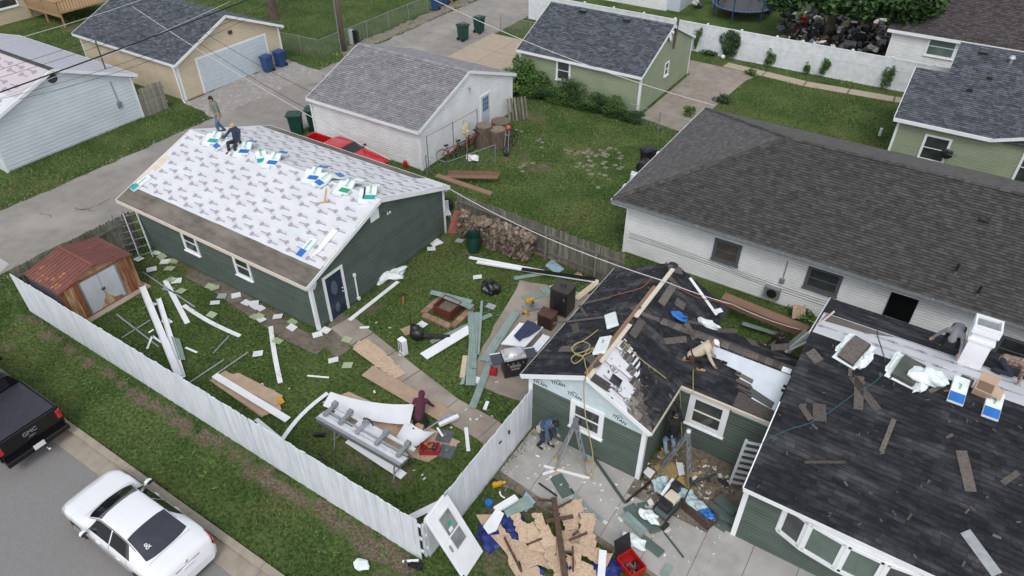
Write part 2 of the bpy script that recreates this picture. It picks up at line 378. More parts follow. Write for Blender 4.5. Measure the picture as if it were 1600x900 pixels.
def window(parent, fr, u, v, w, h, fmat=whitebr, gm=glass, fw_=.09, proud=.075, mull='h', name='window', extra=0):
    """frame with two panes, u,v = lower left of the outside of the frame"""
    b = MB().m(fmat)
    def fb(u0, u1, v0, v1, h0, h1):
        P = [fr.w(a, c, d) for d in (h0, h1) for a, c in ((u0, v0), (u1, v0), (u1, v1), (u0, v1))]
        b.add(P, [(0, 3, 2, 1), (4, 5, 6, 7), (0, 1, 5, 4), (1, 2, 6, 5), (2, 3, 7, 6), (3, 0, 4, 7)])
    fb(u, u+fw_, v, v+h, 0, proud); fb(u+w-fw_, u+w, v, v+h, 0, proud)
    fb(u+fw_, u+w-fw_, v, v+fw_, 0, proud-.002); fb(u+fw_, u+w-fw_, v+h-fw_, v+h, 0, proud-.002)
    iu0, iu1, iv0, iv1 = u+fw_, u+w-fw_, v+fw_, v+h-fw_
    if mull == 'h': fb(iu0, iu1, (iv0+iv1)/2-.018, (iv0+iv1)/2+.018, .034, proud-.008)
    s_ = .03
    fb(iu0, iu0+s_, iv0, iv1, .030, proud-.012); fb(iu1-s_, iu1, iv0, iv1, .030, proud-.012)
    o = b.build(name, fmat, parent, world=True)
    def pane(v0, v1, d):
        p = MB().m(gm); P = [fr.w(a, c, q) for q in (.020, d) for a, c in ((iu0+s_, v0), (iu1-s_, v0), (iu1-s_, v1), (iu0+s_, v1))]
        p.add(P, [(4, 5, 6, 7), (0, 1, 5, 4), (1, 2, 6, 5), (2, 3, 7, 6), (3, 0, 4, 7)]); p.build('pane', gm, o, world=True)
    if mull == 'h': m_ = (iv0+iv1)/2; pane(iv0, m_-.018, .036); pane(m_+.018, iv1, .044)
    else: pane(iv0, iv1, .038)
    s = MB().m(fmat); P = [fr.w(a, c, d) for d in (0, proud+.05) for a, c in ((u-.03, v-.045), (u+w+.03, v-.045), (u+w+.03, v-.002), (u-.03, v-.002))]
    s.add(P, [(0, 3, 2, 1), (4, 5, 6, 7), (0, 1, 5, 4), (1, 2, 6, 5), (2, 3, 7, 6), (3, 0, 4, 7)]); s.build('sill', fmat, o, world=True)
    return o
def frbox(b, fr, u0, u1, v0, v1, h0, h1):
    P = [fr.w(a, c, d) for d in (h0, h1) for a, c in ((u0, v0), (u1, v0), (u1, v1), (u0, v1))]
    return b.add(P, [(0, 3, 2, 1), (4, 5, 6, 7), (0, 1, 5, 4), (1, 2, 6, 5), (2, 3, 7, 6), (3, 0, 4, 7)])
# ------------------------------------------------------------------ ground sheet with soil showing through
NOGRASS = []
SOIL = []
def soil_px(x, y, r, s=1.0, ex=1.0):
    p = G(x, y); SOIL.append((p.x, p.y, r, s, ex))
for a in [(575,705,1.0,.62),(520,670,.6,.5),(620,745,.7,.55),(480,640,.6,.3),(730,430,.5,.35),(645,615,.5,.3),(560,690,.9,.45),(545,675,.7,.4),(600,740,.8,.35),(470,700,.7,.3),(700,760,.6,.3),(520,505,.5,.5),(575,480,.7,.6),(600,440,.7,.55),(560,430,.5,.5),(640,455,.5,.35),
          (350,440,.7,1),(320,420,.8,1),(290,400,.7,.9),(390,465,.7,.9),(430,495,.6,.9),(265,395,.5,.8),(690,375,.5,.7),(730,395,.5,.6),(700,350,.5,.7),(855,380,.5,.4),
          (100,600,.5,.3),(15,540,.4,.5),
          (770,470,.5,.3),(850,260,.5,.7),(835,265,.45,.6),(820,178,.8,.7),(845,185,.7,.6),(800,225,.7,.6),(820,240,.6,.5),(790,245,.6,.4),(960,330,.5,.3),(1000,340,.5,.3),(890,360,.5,.3),(905,310,.6,.3),
          (740,235,.5,.5),(860,395,.5,.4),(950,355,.6,.4),(650,470,.4,.3),(780,800,.5,.6),(800,790,.6,.6),(760,880,.8,.5),(835,790,.6,.7),(950,830,.6,.35),(800,880,.8,.5),(1000,860,.7,.45),(1020,880,.6,.4),
          (640,60,1.2,1),(600,80,1.2,1),(570,100,1.0,.9),(665,40,1.2,.9),(690,30,1.2,.9),(545,112,.8,.7),(120,45,1.5,.6),(400,140,1.5,.5),(430,125,1.2,.5),(700,75,1.0,.9),(890,10,1.5,.6),(815,20,1.5,.7),(800,40,1.2,.5),
          (1200,100,.8,.6),(1260,108,.8,.6),(1320,118,.8,.6),(1390,130,.8,.6),(1120,90,.8,.5),(1160,95,.8,.6),(1230,12,3,.6),(1350,50,4,.8),(1150,10,3,.4),(10,745,.5,.4),(430,850,.5,.3),(380,800,.5,.25),(600,890,.5,.4)]:
    soil_px(*a)
xq = -27.6
rs_ = random.Random(5)
while xq < -7.9:
    k = (xq+27.6)/19.7; st = rs_.uniform(.25, .75)+.25*k; SOIL.append((xq, 7.55-rs_.uniform(0, .25)-.25*k*rs_.random(), rs_.uniform(.16, .34)+.18*k, st, 1)); xq += rs_.uniform(.16, .4)
xs = np.concatenate([[-500, -250, -120, -80], np.arange(-60, -32, .5), np.arange(-32, 4, .16), np.arange(4, 20, 1.0), [30, 60, 120, 300, 500]])
ys = np.concatenate([[-300, -100, -20, 0], np.arange(4.6, 30, .16), np.arange(30, 60, .5), [65, 75, 90, 120, 200, 400, 700]])
XX, YY = np.meshgrid(xs, ys, indexing='ij')
def soilmask(X, Y):
    m = np.zeros_like(X)
    for (x, y, r, s, ex) in SOIL: m = np.maximum(m, s*np.exp(-(((X-x)**2+(Y-y)**2)/(r*r))))
    return m
SM = soilmask(XX, YY)
wob = (np.sin(XX*1.3+1)*np.sin(YY*1.7)+np.sin(XX*.37)*np.sin(YY*.41+2))*.010
ZZ = np.where(YY < 5.3, -.30, wob-.012); 
nx, ny = XX.shape
vv = np.stack([XX, YY, ZZ], -1).reshape(-1, 3)
I = np.arange(nx*ny).reshape(nx, ny); ff = np.stack([I[:-1, :-1], I[1:, :-1], I[1:, 1:], I[:-1, 1:]], -1).reshape(-1, 4)
me = bpy.data.meshes.new('lawn'); me.from_pydata(vv.tolist(), [], ff.tolist())
ca = me.attributes.new('soil', 'FLOAT', 'POINT'); ca.data.foreach_set('value', SM.reshape(-1).astype(np.float32))
gm_ = bpy.data.materials.new('lawn_ground'); gm_.use_nodes = True; N_ = gm_.node_tree.nodes; L_ = gm_.node_tree.links; bs = N_['Principled BSDF']; bs.inputs['Roughness'].default_value = .95; bs.inputs['Specular IOR Level'].default_value = .15
def nz_(scale, det=8, st=None):
    t = N_.new('ShaderNodeTexCoord'); mp = N_.new('ShaderNodeMapping'); L_.new(t.outputs['Object'], mp.inputs[0])
    if st: mp.inputs['Scale'].default_value = st
    n = N_.new('ShaderNodeTexNoise'); n.inputs['Scale'].default_value = scale; n.inputs['Detail'].default_value = det; L_.new(mp.outputs[0], n.inputs[0]); return n
def rp_(src, a, b, p0, p1):
    r = N_.new('ShaderNodeValToRGB'); r.color_ramp.elements[0].position = p0; r.color_ramp.elements[1].position = p1; r.color_ramp.elements[0].color = (*a, 1); r.color_ramp.elements[1].color = (*b, 1); L_.new(src, r.inputs[0]); return r
def mx_(f, a, b, mode='MIX'):
    m = N_.new('ShaderNodeMixRGB'); m.blend_type = mode
    if isinstance(f, float): m.inputs[0].default_value = f
    else: L_.new(f, m.inputs[0])
    L_.new(a, m.inputs[1]); L_.new(b, m.inputs[2]); return m
g1 = rp_(nz_(.55, 10).outputs[0], (.060, .106, .027), (.108, .156, .046), .38, .62)
g2 = rp_(nz_(9, 10).outputs[0], (.45, .45, .45), (1.25, 1.25, 1.2), .36, .66)
g3 = rp_(nz_(70, 4).outputs[0], (.5, .5, .5), (1.3, 1.3, 1.3), .35, .65)
dry = rp_(nz_(.33, 6).outputs[0], (0, 0, 0), (.55, .55, .55), .52, .72)
dryc = N_.new('ShaderNodeRGB'); dryc.outputs[0].default_value = (.17, .16, .065, 1)
a1 = mx_(dry.outputs[0], g1.outputs[0], dryc.outputs[0]); a2 = mx_(1.0, a1.outputs[0], g2.outputs[0], 'MULTIPLY'); a3 = mx_(.8, a2.outputs[0], g3.outputs[0], 'MULTIPLY')
at_ = N_.new('ShaderNodeAttribute'); at_.attribute_name = 'soil'
ns = nz_(3.2, 10); ad = N_.new('ShaderNodeMath'); ad.operation = 'MULTIPLY_ADD'; L_.new(ns.outputs[0], ad.inputs[0]); ad.inputs[1].default_value = 1.3; ad.inputs[2].default_value = -.66
ad2 = N_.new('ShaderNodeMath'); ad2.operation = 'ADD'; L_.new(ad.outputs[0], ad2.inputs[0]); L_.new(at_.outputs['Fac'], ad2.inputs[1])
sf = rp_(ad2.outputs[0], (0, 0, 0), (1, 1, 1), .28, .62)
sc_ = rp_(nz_(12, 10).outputs[0], (.085, .062, .042), (.20, .165, .115), .35, .68)
fin = mx_(sf.outputs[0], a3.outputs[0], sc_.outputs[0]); L_.new(fin.outputs[0], bs.inputs['Base Color'])
bmp = N_.new('ShaderNodeBump'); bmp.inputs['Strength'].default_value = .8; bmp.inputs['Distance'].default_value = .04; L_.new(nz_(28, 8).outputs[0], bmp.inputs['Height']); L_.new(bmp.outputs[0], bs.inputs['Normal'])
me.materials.append(gm_); go = bpy.data.objects.new('lawn', me); COL.objects.link(go); setting(go)
# ------------------------------------------------------------------ street, gutter, kerb, alley, paths
b = MB().m(asph); b.prism([(-400, -60), (300, -60), (300, 4.60), (-400, 4.60)], -.25, -.13); setting(b.build('street', asph))
def jointed(name, x0, x1, y0, y1, z0, z1, step, mt, gap=.012, axis=0):
    par = None; k = 0; a, e = (x0, x1) if axis == 0 else (y0, y1)
    base = MB().m(soil); base.bb((x0+.01, y0+.01, z0-.05), (x1-.01, y1-.01, z1-.012)); par = setting(base.build(name, soil))
    p = a
    while p < e-.01:
        q = min(p+step, e); b = MB().m(mt); dz = random.uniform(-.002, .003)
        if axis == 0: b.bb((p+gap/2, y0, z0), (q-gap/2, y1, z1+dz))
        else: b.bb((x0, p+gap/2, z0), (x1, q-gap/2, z1+dz))
        b.build('slab', mt, par); p = q
    return par
g = jointed('gutter', -42, -4, 4.604, 5.12, -.3, -.124, 3.05, kerbm)
g = jointed('kerb', -42, -4, 5.123, 5.34, -.3, .018, 3.05, kerbm)
for nm, xa, xb in (('kerb', -400, -42), ('kerb', -4, 300)):
    flat(nm, [(xa, 5.13), (xb, 5.13), (xb, 5.34), (xa, 5.34)], .015, .3, kerbm); flat('gutter', [(xa, 4.604), (xb, 4.604), (xb, 5.125), (xa, 5.125)], -.125, .2, kerbm)
def wavy(pts, step=.6, amp=.10, seed=3):
    r = random.Random(seed); out = []
    for i in range(len(pts)):
        a = Vector(pts[i]); c = Vector(pts[(i+1) % len(pts)]); L = (c-a).length; n = max(1, int(L/step))
        if L > 60: n = max(2, int(L/3))
        nrm = Vector((-(c-a).y, (c-a).x)).normalized()
        for k in range(n): out.append(tuple(a+(c-a)*(k/n)+nrm*(r.uniform(-amp, amp) if k else 0)))
    return out
alley_poly = wavy([(-36.35, 5.34), (-36.1, 14), (-36.1, 24), (-36.3, 45), (-36.6, 160), (-30.6, 160), (-30.4, 38), (-30.6, 24), (-30.8, 14.5), (-31.1, 10.6), (-31.0, 5.34)], .5, .09)
flat('alley', alley_poly, .010, .1, alley); NOGRASS.append(alley_poly)
ap = [G(-60, 440), G(0, 415), G(45, 346), G(0, 305+18), G(-80, 340)]
ap = [(-31.15, 5.35), (-31.15, 8.4), (-31.5, 9.05), (-36.2, 9.2), (-36.2, 5.35)]; flat('alley_apron', ap, .016, .1, concrete); NOGRASS.append(ap)
gv = wavy([(-39.5, 24.0), (-36.0, 23.6), (-36.0, 32.3), (-39.5, 32.6)], .4, .15); flat('gravel_drive', gv, .014, .05, gravel); NOGRASS.append(gv)
gv2 = wavy([(-37.7, 36), (-36.4, 35), (-36.6, 54), (-37.7, 54)], .4, .2); flat('gravel_verge', gv2, .012, .05, M('pebbly_verge', (.27, .235, .19), .95, (.16, .14, .11), 12, bump=.8, bscale=30))
td = [(-30.6, 35.2), (-23.7, 35.2), (-23.5, 37.2), (-23.5, 44.8), (-30.5, 44.8)]; 
tdp = flat('tan_driveway_base', td, .006, .05, soil); NOGRASS.append(td)
for i in range(3):
    for j in range(3):
        x0 = -30.5+i*2.33; y0 = 35.25+j*3.18; b = MB().m(concT); b.bb((x0+.01, y0+.01, 0), (x0+2.31, y0+3.16, .022)); b.build('slab', concT, tdp)
# sidewalk slabs from the garage door to the gate
def slabs_along(name, pts, w, step, mt, z=.02, wj=.0):
    base = None; P = [Vector((p[0], p[1], 0)) for p in pts]; left = []; right = []
    for i, p in enumerate(P):
        d = (P[min(i+1, len(P)-1)]-P[max(i-1, 0)]).normalized(); n = Vector((-d.y, d.x, 0)); left.append(p+n*w/2); right.append(p-n*w/2)
    poly = [(p.x, p.y) for p in left]+[(p.x, p.y) for p in reversed(right)]
    base = flat(name, poly, .004, .08, soil); NOGRASS.append(poly)
    for i in range(len(P)-1):
        L = (P[i+1]-P[i]).length; n = max(1, round(L/step))
        for k in range(n):
            a0 = left[i].lerp(left[i+1], k/n+.008); a1 = left[i].lerp(left[i+1], (k+1)/n-.008); b0 = right[i].lerp(right[i+1], k/n+.008); b1 = right[i].lerp(right[i+1], (k+1)/n-.008)
            s_ = MB().m(mt); zt = z+random.uniform(-.004, .004); s_.prism([(a.x, a.y) for a in (b0, b1, a1, a0)], -.02, zt); s_.build('slab', mt, base)
    return base
path_pts = [G(533, 503), G(640, 590), G(700, 637), G(762, 672), G(795, 700)]
slabs_along('garden_path', path_pts, 1.0, 1.5, concD)
slabs_along('side_path', [G(505, 545), G(455, 522), G(410, 492), G(350, 452), G(300, 425)], .75, 1.2, M('dirty_concrete', (.165, .14, .11), .9, (.105, .085, .062), 5, bump=.4, col3=(.2, .17, .14)), z=.012)
flat('door_step', [G(497, 530), G(540, 560)+Vector((-.3, -.2, 0)), G(585, 520), G(532, 488)], .012, .05, M('dirty_concrete', (.2, .17, .13)))
# worn concrete area round the grill and the smoker
pz = wavy([tuple(G(*p))[:2] for p in ((700, 500), (790, 455), (812, 425), (900, 440), (960, 430), (900, 520), (825, 590), (825, 610), (760, 600), (745, 560))], .5, .1)
pz = wavy([tuple(G(*p))[:2] for p in ((812, 438), (870, 448), (960, 470), (930, 560), (850, 640), (735, 598), (755, 540), (790, 480))], .5, .06)
pb = flat('grill_patio', pz, .012, .06, concD); NOGRASS.append(pz)
# clean concrete patio in the corner and its slabs
px_ = [(-7.85, 11.55), (-7.85, 13.42), (-3.86, 13.42), (-3.86, 14.2), (-1.0, 13.1), (6, 13.1), (6, 11.0), (-7.0, 11.0)]
pat = flat('patio_base', [(-7.8, 11.05), (9, 9.95), (9, 13.1), (-3.9, 13.4), (-7.8, 13.42)], .004, .1, soil)
NOGRASS.append([(-7.8, 11.2), (9, 9.9), (9, 13.4), (-7.8, 13.42)])
xsp = [-7.78, -6.62, -5.38, -4.12, -2.86, -1.6, -.34, .9, 2.2, 3.5, 4.8]
def yl(x): return 11.38-(x+7.8)*.105
for a, c in zip(xsp[:-1], xsp[1:]):
    rows = [(0, 13.42)] if c < -3.9 else [(0, 12.3 if c < -1 else 13.1)]
    top = 13.42 if c < -3.9 else (12.75 if c < -1.2 else 13.12)
    mid = None
    b = MB().m(concrete); b.prism([(a+.008, yl(a)), (c-.008, yl(c)), (c-.008, top), (a+.008, top)], -.03, .022+random.uniform(-.002, .002)); b.build('slab', concrete, pat)
sl = wavy([(-4.0, 12.8), (-1.0, 12.75), (-1.0, 15.5), (-3.9, 15.5)], .3, .06); flat('bare_earth', sl, .010, .05, soil); NOGRASS.append(sl)
# far side drive and walk
dr = [tuple(G(*p))[:2] for p in ((1068, 85), (1000, 183), (1075, 205), (1110, 175), (1165, 108), (1135, 95))]
dr = [(-14.9, 37.2), (-11.9, 36.6), (-11.4, 46.0), (-11.0, 47.4), (-15.0, 47.6), (-22, 47.6), (-22, 45.6), (-14.9, 45.2)]
drb = flat('sage_drive', dr, .012, .06, concD); NOGRASS.append(dr)
slabs_along('long_walk', [(-13.5, 48.1), (-8, 47.6), (0, 48.3)], .9, 3.2, concT)
# patches of old pavers sunk in the back lawn
pb = flat('paver_bed', [(-19.4, 27), (-19.2, 27), (-19.2, 27.2)], .0, .03, soil)
for cx, cy, nx_, ny_, sp in [(828, 260, 2, 5, .2), (850, 235, 2, 4, .35), (940, 262, 7, 7, .3), (965, 240, 6, 5, .35), (815, 205, 4, 2, .4), (860, 222, 4, 2, .4), (918, 267, 1, 2, .3), (955, 290, 3, 4, .3), (890, 238, 4, 3, .4), (930, 240, 5, 4, .4)]:
    c = G(cx, cy)
    for i in range(nx_):
        for j in range(ny_):
            if random.random() < sp+.25: continue
            b = MB().m(paverm); x = c.x+(i-nx_/2)*.34+random.uniform(-.04, .04); y = c.y+(j-ny_/2)*.26+random.uniform(-.03, .03); w_ = random.uniform(.09, .14)
            b.box((x, y, 0), (w_*2, random.uniform(.16, .23), .014+random.uniform(0, .02)), rz=random.uniform(-.2, .2)); b.build('paver', paverm, pb)
            SOIL.append((x, y, .25, .8, 1))
# ------------------------------------------------------------------ buildings
def gable_house(label, name, cat, x0, x1, y0, y1, eave_z, ridge_z, axis, oh, wallm, roofm, shm, expo, tw, single=0, siding_single=True, fascia=whitebr, sexpo=.115, ohr=None, walls='NSEW', seed=1, cls='building', skipA=(), skipB=(), oh_rake=.3, sheet=None, strip=0):
    """gabled house; axis 'x' = ridge runs along x. returns (thing, roof, frameNear, frameFar, wall frames)"""
    t = thing(name, label, cat, (x0, y0, 0))
    slope = (ridge_z-eave_z)
    b = MB().m(wallm); ym = (y0+y1)/2; xm = (x0+x1)/2
    half = (y1-y0)/2 if axis == 'x' else (x1-x0)/2
    sl = slope/(half+oh); wt = eave_z+sl*oh-.10     # wall top at wall line
    rz_ = ridge_z-.10
    if axis == 'x': sec = [(y0, 0), (y1, 0), (y1, wt), (ym, rz_), (y0, wt)]; 
    vs = []
    if axis == 'x':
        for x in (x0, x1): vs += [(x, p[0], p[1]) for p in sec]
    b.add(vs, [(4, 3, 2, 1, 0), (5, 6, 7, 8, 9), (0, 1, 6, 5), (1, 2, 7, 6), (2, 3, 8, 7), (3, 4, 9, 8), (4, 0, 5, 9)])
    w = b.build('wall', wallm, t, world=True)
    L = x1-x0; Wd = y1-y0; F = {}
    # siding
    if 'S' in walls: F['S'] = siding(w, (x0, y0, 0), (1, 0, 0), [(0, .05), (L, .05), (L, wt), (0, wt)], sexpo, wallm, siding_single)
    if 'E' in walls: F['E'] = siding(w, (x1, y0, 0), (0, 1, 0), [(0, .05), (Wd, .05), (Wd, wt), (Wd/2, rz_), (0, wt)], sexpo, wallm, siding_single)
    if 'W' in walls: F['W'] = siding(w, (x0, y1, 0), (0, -1, 0), [(0, .05), (Wd, .05), (Wd, wt), (Wd/2, rz_), (0, wt)], sexpo, wallm, siding_single)
    # roof
    ya, yb = y0-oh, y1+oh; xa, xb = x0-oh_rake, x1+oh_rake
    if ohr: xa, xb = ohr
    n1 = Vector((0, -(ridge_z-eave_z), ym-ya)).normalized(); n2 = Vector((0, (ridge_z-eave_z), ym-ya)).normalized()
    r = MB().m(roofm); r.slab([(xa, ya, eave_z), (xb, ya, eave_z), (xb, ym, ridge_z), (xa, ym, ridge_z)], .09, n1)
    r.slab([(xa, yb, eave_z), (xb, yb, eave_z), (xb, ym, ridge_z), (xa, ym, ridge_z)], .09, n2)
    ro = r.build('roof', roofm, t, world=True)
    f1 = Frame((xa, ya, eave_z), (1, 0, 0), (0, ym-ya, ridge_z-eave_z)); f2 = Frame((xb, yb, eave_z), (-1, 0, 0), (0, ym-yb, ridge_z-eave_z))
    SL = math.hypot(ym-ya, ridge_z-eave_z); RL = xb-xa
    if sheet is None:
        shingles(ro, f1, [(0, 0), (RL, 0), (RL, SL), (0, SL)], expo, tw, shm, single=single, seed=seed, skip=skipA)
        shingles(ro, f2, [(0, 0), (RL, 0), (RL, SL), (0, SL)], expo, tw, shm, seed=seed+1, skip=skipB)
        # ridge caps
        c = MB().m(shm); x = xa; 
        while x < xb-.05:
            q = min(x+.25, xb); zz = ridge_z+.022
            for s_ in (-1, 1): c.add([(x, ym, zz+.012), (q, ym, zz+.004), (q, ym+s_*.14, zz-.14*slope/(ym-ya)+.004), (x, ym+s_*.14, zz-.14*slope/(ym-ya)+.014)], [(0, 1, 2, 3) if s_ < 0 else (3, 2, 1, 0)])
            x = q
        c.build('ridge_caps', shm, ro, world=True, kind='stuff')
    # trim
    tr = MB().m(fascia)
    for yy, s_ in ((ya, -1), (yb, 1)): tr.bb((xa-.002, yy, eave_z-.15), (xb+.002, yy+s_*.03, eave_z+.012))
    for xx, s_ in ((xa, -1), (xb, 1)):
        for yq in (ya, yb):
            s1 = Vector((xx+s_*.014, yq, eave_z-.06)); s2 = Vector((xx+s_*.014, ym, ridge_z-.06)); tr.bar(s1, s2, .024, .16)
    tr.build('fascia', fascia, t, world=True)
    # soffit
    so_ = MB().m(fascia)
    for a, c in ((ya, y0), (y1, yb)): so_.bb((xa, a+.005, eave_z-.14), (xb, c-.005, eave_z-.125))
    so_.build('soffit', fascia, t, world=True)
    cb = []
    for cx, cy in ((x0, y0), (x1, y0), (x1, y1), (x0, y1)):
        c = MB().m(fascia); c.bb((cx-.04-(.05 if cx == x1 else 0), cy-.04-(.05 if cy == y1 else 0), 0), (cx+.04+(.05 if cx == x0 else 0), cy+.04+(.05 if cy == y0 else 0), wt-.02)); cb.append(c.build('corner_trim', fascia, t, world=True))
    return t, ro, f1, f2, F, w
# --- the green garage, re-roofed
gar, garoof, GA, GB, GF, garw = gable_house('dark green sided garage whose roof is covered in white printed underlayment', 'garage', 'garage', -27.55, -17.2, 13.12, 21.15, 2.32, 3.83, 'x', .27, green, wood, shOld, .14, .3, ohr=(-28.3, -17.02), walls='SE', sheet=1, fascia=whitebr, sexpo=.125)
SLg = math.hypot(4.285, 1.51); RLg = 28.3-17.02
def patch(parent, fr, poly, h0, h1, mt, name, kind=None):
    b = MB().m(mt); n = len(poly); poly = ccw(poly)
    b.add([fr.w(u, v, h0) for u, v in poly]+[fr.w(u, v, h1) for u, v in poly], [tuple(range(n, 2*n))]+[(i, (i+1) % n, n+(i+1) % n, n+i) for i in range(n)])
    return b.build(name, mt, parent, world=True, kind=kind)
def logo(b, fr, u, v, h, ang, s=1.0, k=None):
    """ring with a bar through it and faint printed lines"""
    c_, s_ = math.cos(ang), math.sin(ang)
    def T(x, y): return fr.w(u+(x*c_-y*s_)*s, v+(x*s_+y*c_)*s, h)
    n = 14; r0, r1 = .115, .085
    for m_, dx in ((print_dark, 0),):
        b.m(m_)
        for i in range(n):
            a0 = 2*math.pi*i/n; a1 = 2*math.pi*(i+1)/n
            b.quad(T(r1*math.cos(a0), r1*math.sin(a0)*.8), T(r0*math.cos(a0), r0*math.sin(a0)*.8), T(r0*math.cos(a1), r0*math.sin(a1)*.8), T(r1*math.cos(a1), r1*math.sin(a1)*.8))
        b.quad(T(-.05, -.05), T(.05, -.05), T(.035, .07), T(-.035, .07))
        b.quad(T(.07, -.02), T(.42, -.02), T(.42, .02), T(.07, .02))
    b.m(print_pink)
    b.quad(T(-.3, .10), T(.02, .10), T(.02, .125), T(-.3, .125)); b.quad(T(.1, .05), T(.4, .05), T(.4, .07), T(.1, .07)); b.quad(T(.1, .09), T(.34, .09), T(.34, .105), T(.1, .105))
def printed(parent, fr, u0, u1, v0, v1, h, seed=1, s=1.0, step=(.86, .52)):
    b = MB(); r = random.Random(seed); j = 0; v = v0+.2
    while v < v1-.08:
        u = u0+.25+(j % 2)*.36
        while u < u1-.4:
            du = r.uniform(-.03, .03)
            if j % 2 == 0: logo(b, fr, u+du, v, h, 0, s)
            else: logo(b, fr, u+du+.3, v, h, math.pi, s)
            u += step[0]*1.15
        v += step[1]/2+ (.03 if j % 2 else .0); j += 1
        if j % 4 == 0:
            b.m(M('faint_grey_print', (.50, .52, .56), .6)); uu = u0+.2
            while uu < u1-.3:
                b.quad(fr.w(uu, v-.1, h), fr.w(uu+.16, v-.1, h), fr.w(uu+.16, v-.085, h), fr.w(uu, v-.085, h)); uu += .4
            v += .06
    return b.build('printed_marks', print_dark, parent, world=True, kind='stuff')
# near slope: old strip at the eave, sheets of underlayment above
patch(garoof, GA, [(0, 0), (RLg, 0), (RLg, 1.02), (0, .98)], .001, .014, shOld, 'old_shingle_strip')
patch(garoof, GB, [(0, 0), (RLg, 0), (RLg, .75), (0, .75)], .001, .014, shOld, 'old_shingle_strip')
bands = [(.86, 1.95, .2, RLg-.05), (1.85, 2.95, .45, RLg), (2.86, 3.95, .12, RLg-.03), (3.85, SLg, .02, RLg+.02)]
for i, (a, c, l, rr) in enumerate(bands):
    h = .018+.005*i; pl = []
    n = 24
    for k in range(n+1): pl.append((l+(rr-l)*k/n, a+random.uniform(-.012, .012)))
    pl.append((rr+random.uniform(-.05, .02), (a+c)/2)); 
    for k in range(n+1): pl.append((rr-(rr-l)*k/n, c))
    pl.append((l-random.uniform(-.1, .12), (a+c)/2))
    s_ = patch(garoof, GA, pl, .002, h, under, 'underlayment_sheet'); printed(s_, GA, l+.05, rr-.05, a, c-.08, h+.003, seed=i)
for i, (a, c, l, rr) in enumerate([(.62, 1.75, .05, RLg), (1.68, 2.8, 0, RLg-.1), (2.72, 3.85, 0, RLg), (3.78, SLg+.0, 0, RLg-.02)]):
    h = .018+.005*i; pl = [(l, a if i else .0), (1.3, a if i else 0), (1.5, a), (rr, a), (rr, c), (l, c)]
    if i: pl = [(l, a), (rr, a), (rr, c), (l, c)]
    else: pl = [(l, .0), (1.25, .0), (1.45, a), (rr, a), (rr, c), (l, c)]
    b = MB().m(under); b.add([GB.w(u, v, h) for u, v in pl], [tuple(range(len(pl)))]); s_ = b.build('underlayment_sheet', under, garoof, world=True); printed(s_, GB, l+.05, rr-.05, a, c-.08, h+.003, seed=i+9)
# gutterless raw fascia board along the near eave
b = MB().m(wood); b.bb((-28.3, 12.80, 2.19), (-17.02, 12.818, 2.345)); b.build('raw_fascia_board', wood, gar, world=True)
def garwin(px, py, w=.92, h=.98):
    P = Frame((-27.55, 13.12, 0), (1, 0, 0), (0, 0, 1)).hit(px, py); return P.x+27.55, P.z
u, v = garwin(286, 383); window(garw, GF['S'], 3.0, 1.05, .95, 1.0)
window(garw, GF['S'], 6.15, 1.05, .95, 1.0)
# entry door on the gable wall with its white casing
def door(parent, fr, u, v, w, h, leafm_, casm, name='door', fw_=.11, oval=True, handle=True):
    b = MB().m(casm); frbox(b, fr, u, u+fw_, v, v+h, 0, .07); frbox(b, fr, u+w-fw_, u+w, v, v+h, 0, .07); frbox(b, fr, u+fw_, u+w-fw_, v+h-fw_, v+h, 0, .068)
    d = b.build(name, casm, parent, world=True)
    l = MB().m(leafm_); frbox(l, fr, u+fw_, u+w-fw_, v+.02, v+h-fw_, .0, .04)
    for (a, c, e, f) in ((.06, .12, .42, .72), (.5, .12, .86, .72)) if oval else ():
        pass
    lo = l.build('door_leaf', leafm_, d, world=True)
    if handle:
        k = MB().m(chrome)
        for vv_ in (v+.95, v+1.12): k.sph(fr.w(u+w-fw_-.08, vv_, .065), .03)
        k.build('door_handle', chrome, d, world=True)
    return d
blued = M('dark_blue_door', (.018, .028, .055), .3, (.03, .042, .075), 4)
dd = door(garw, GF['E'], .58, .03, 1.06, 2.1, blued, whitebr)
b = MB().m(M('oval_glass_wreath', (.07, .095, .125), .2, (.12, .14, .17), 20)); fr = GF['E']; n = 20
for cu, cv, ru, rv in ((1.08, 1.38, .16, .33), (1.08, .42, .12, .22)):
    o_ = len(b.v); b.add([fr.w(cu+ru*math.cos(2*math.pi*i/n), cv+rv*math.sin(2*math.pi*i/n), .041) for i in range(n)]+[fr.w(cu+ru*.8*math.cos(2*math.pi*i/n), cv+rv*.8*math.sin(2*math.pi*i/n), .047) for i in range(n)], [(i, (i+1) % n, n+(i+1) % n, n+i) for i in range(n)]+[tuple(range(n, 2*n))])
b.build('oval_light', None, dd, world=True)
# vent pipe beside the door, louvre and lamp on the gable
fr = GF['E']; b = MB().m(whitebr); b.cyl(fr.w(2.15, .2, .07), fr.w(2.15, 1.25, .07), .035); b.box(fr.w(2.15, 1.3, .06), (.1, .1, .14)); b.box(fr.w(2.15, .15, .09), (.12, .1, .12)); b.build('conduit', None, gar, world=True)
b = MB().m(whitebr); frbox(b, fr, 3.45, 3.95, 3.0, 3.42, .0, .05); b.build('gable_vent', None, gar, world=True)
b = MB().m(alum); b.cyl(fr.w(4.3, 3.1, .0), fr.w(4.3, 3.12, .18), .02); b.sph(fr.w(4.25, 3.06, .22), .06); b.sph(fr.w(4.38, 3.06, .22), .06); b.build('flood_lamp', None, gar, world=True)
b = MB().m(white); b.slab([fr.w(0, 1.9, .035), fr.w(.22, 1.9, .035), fr.w(.35, 2.12, .035), fr.w(.0, 2.2, .035)], .02); b.build('return_trim', None, gar, world=True)
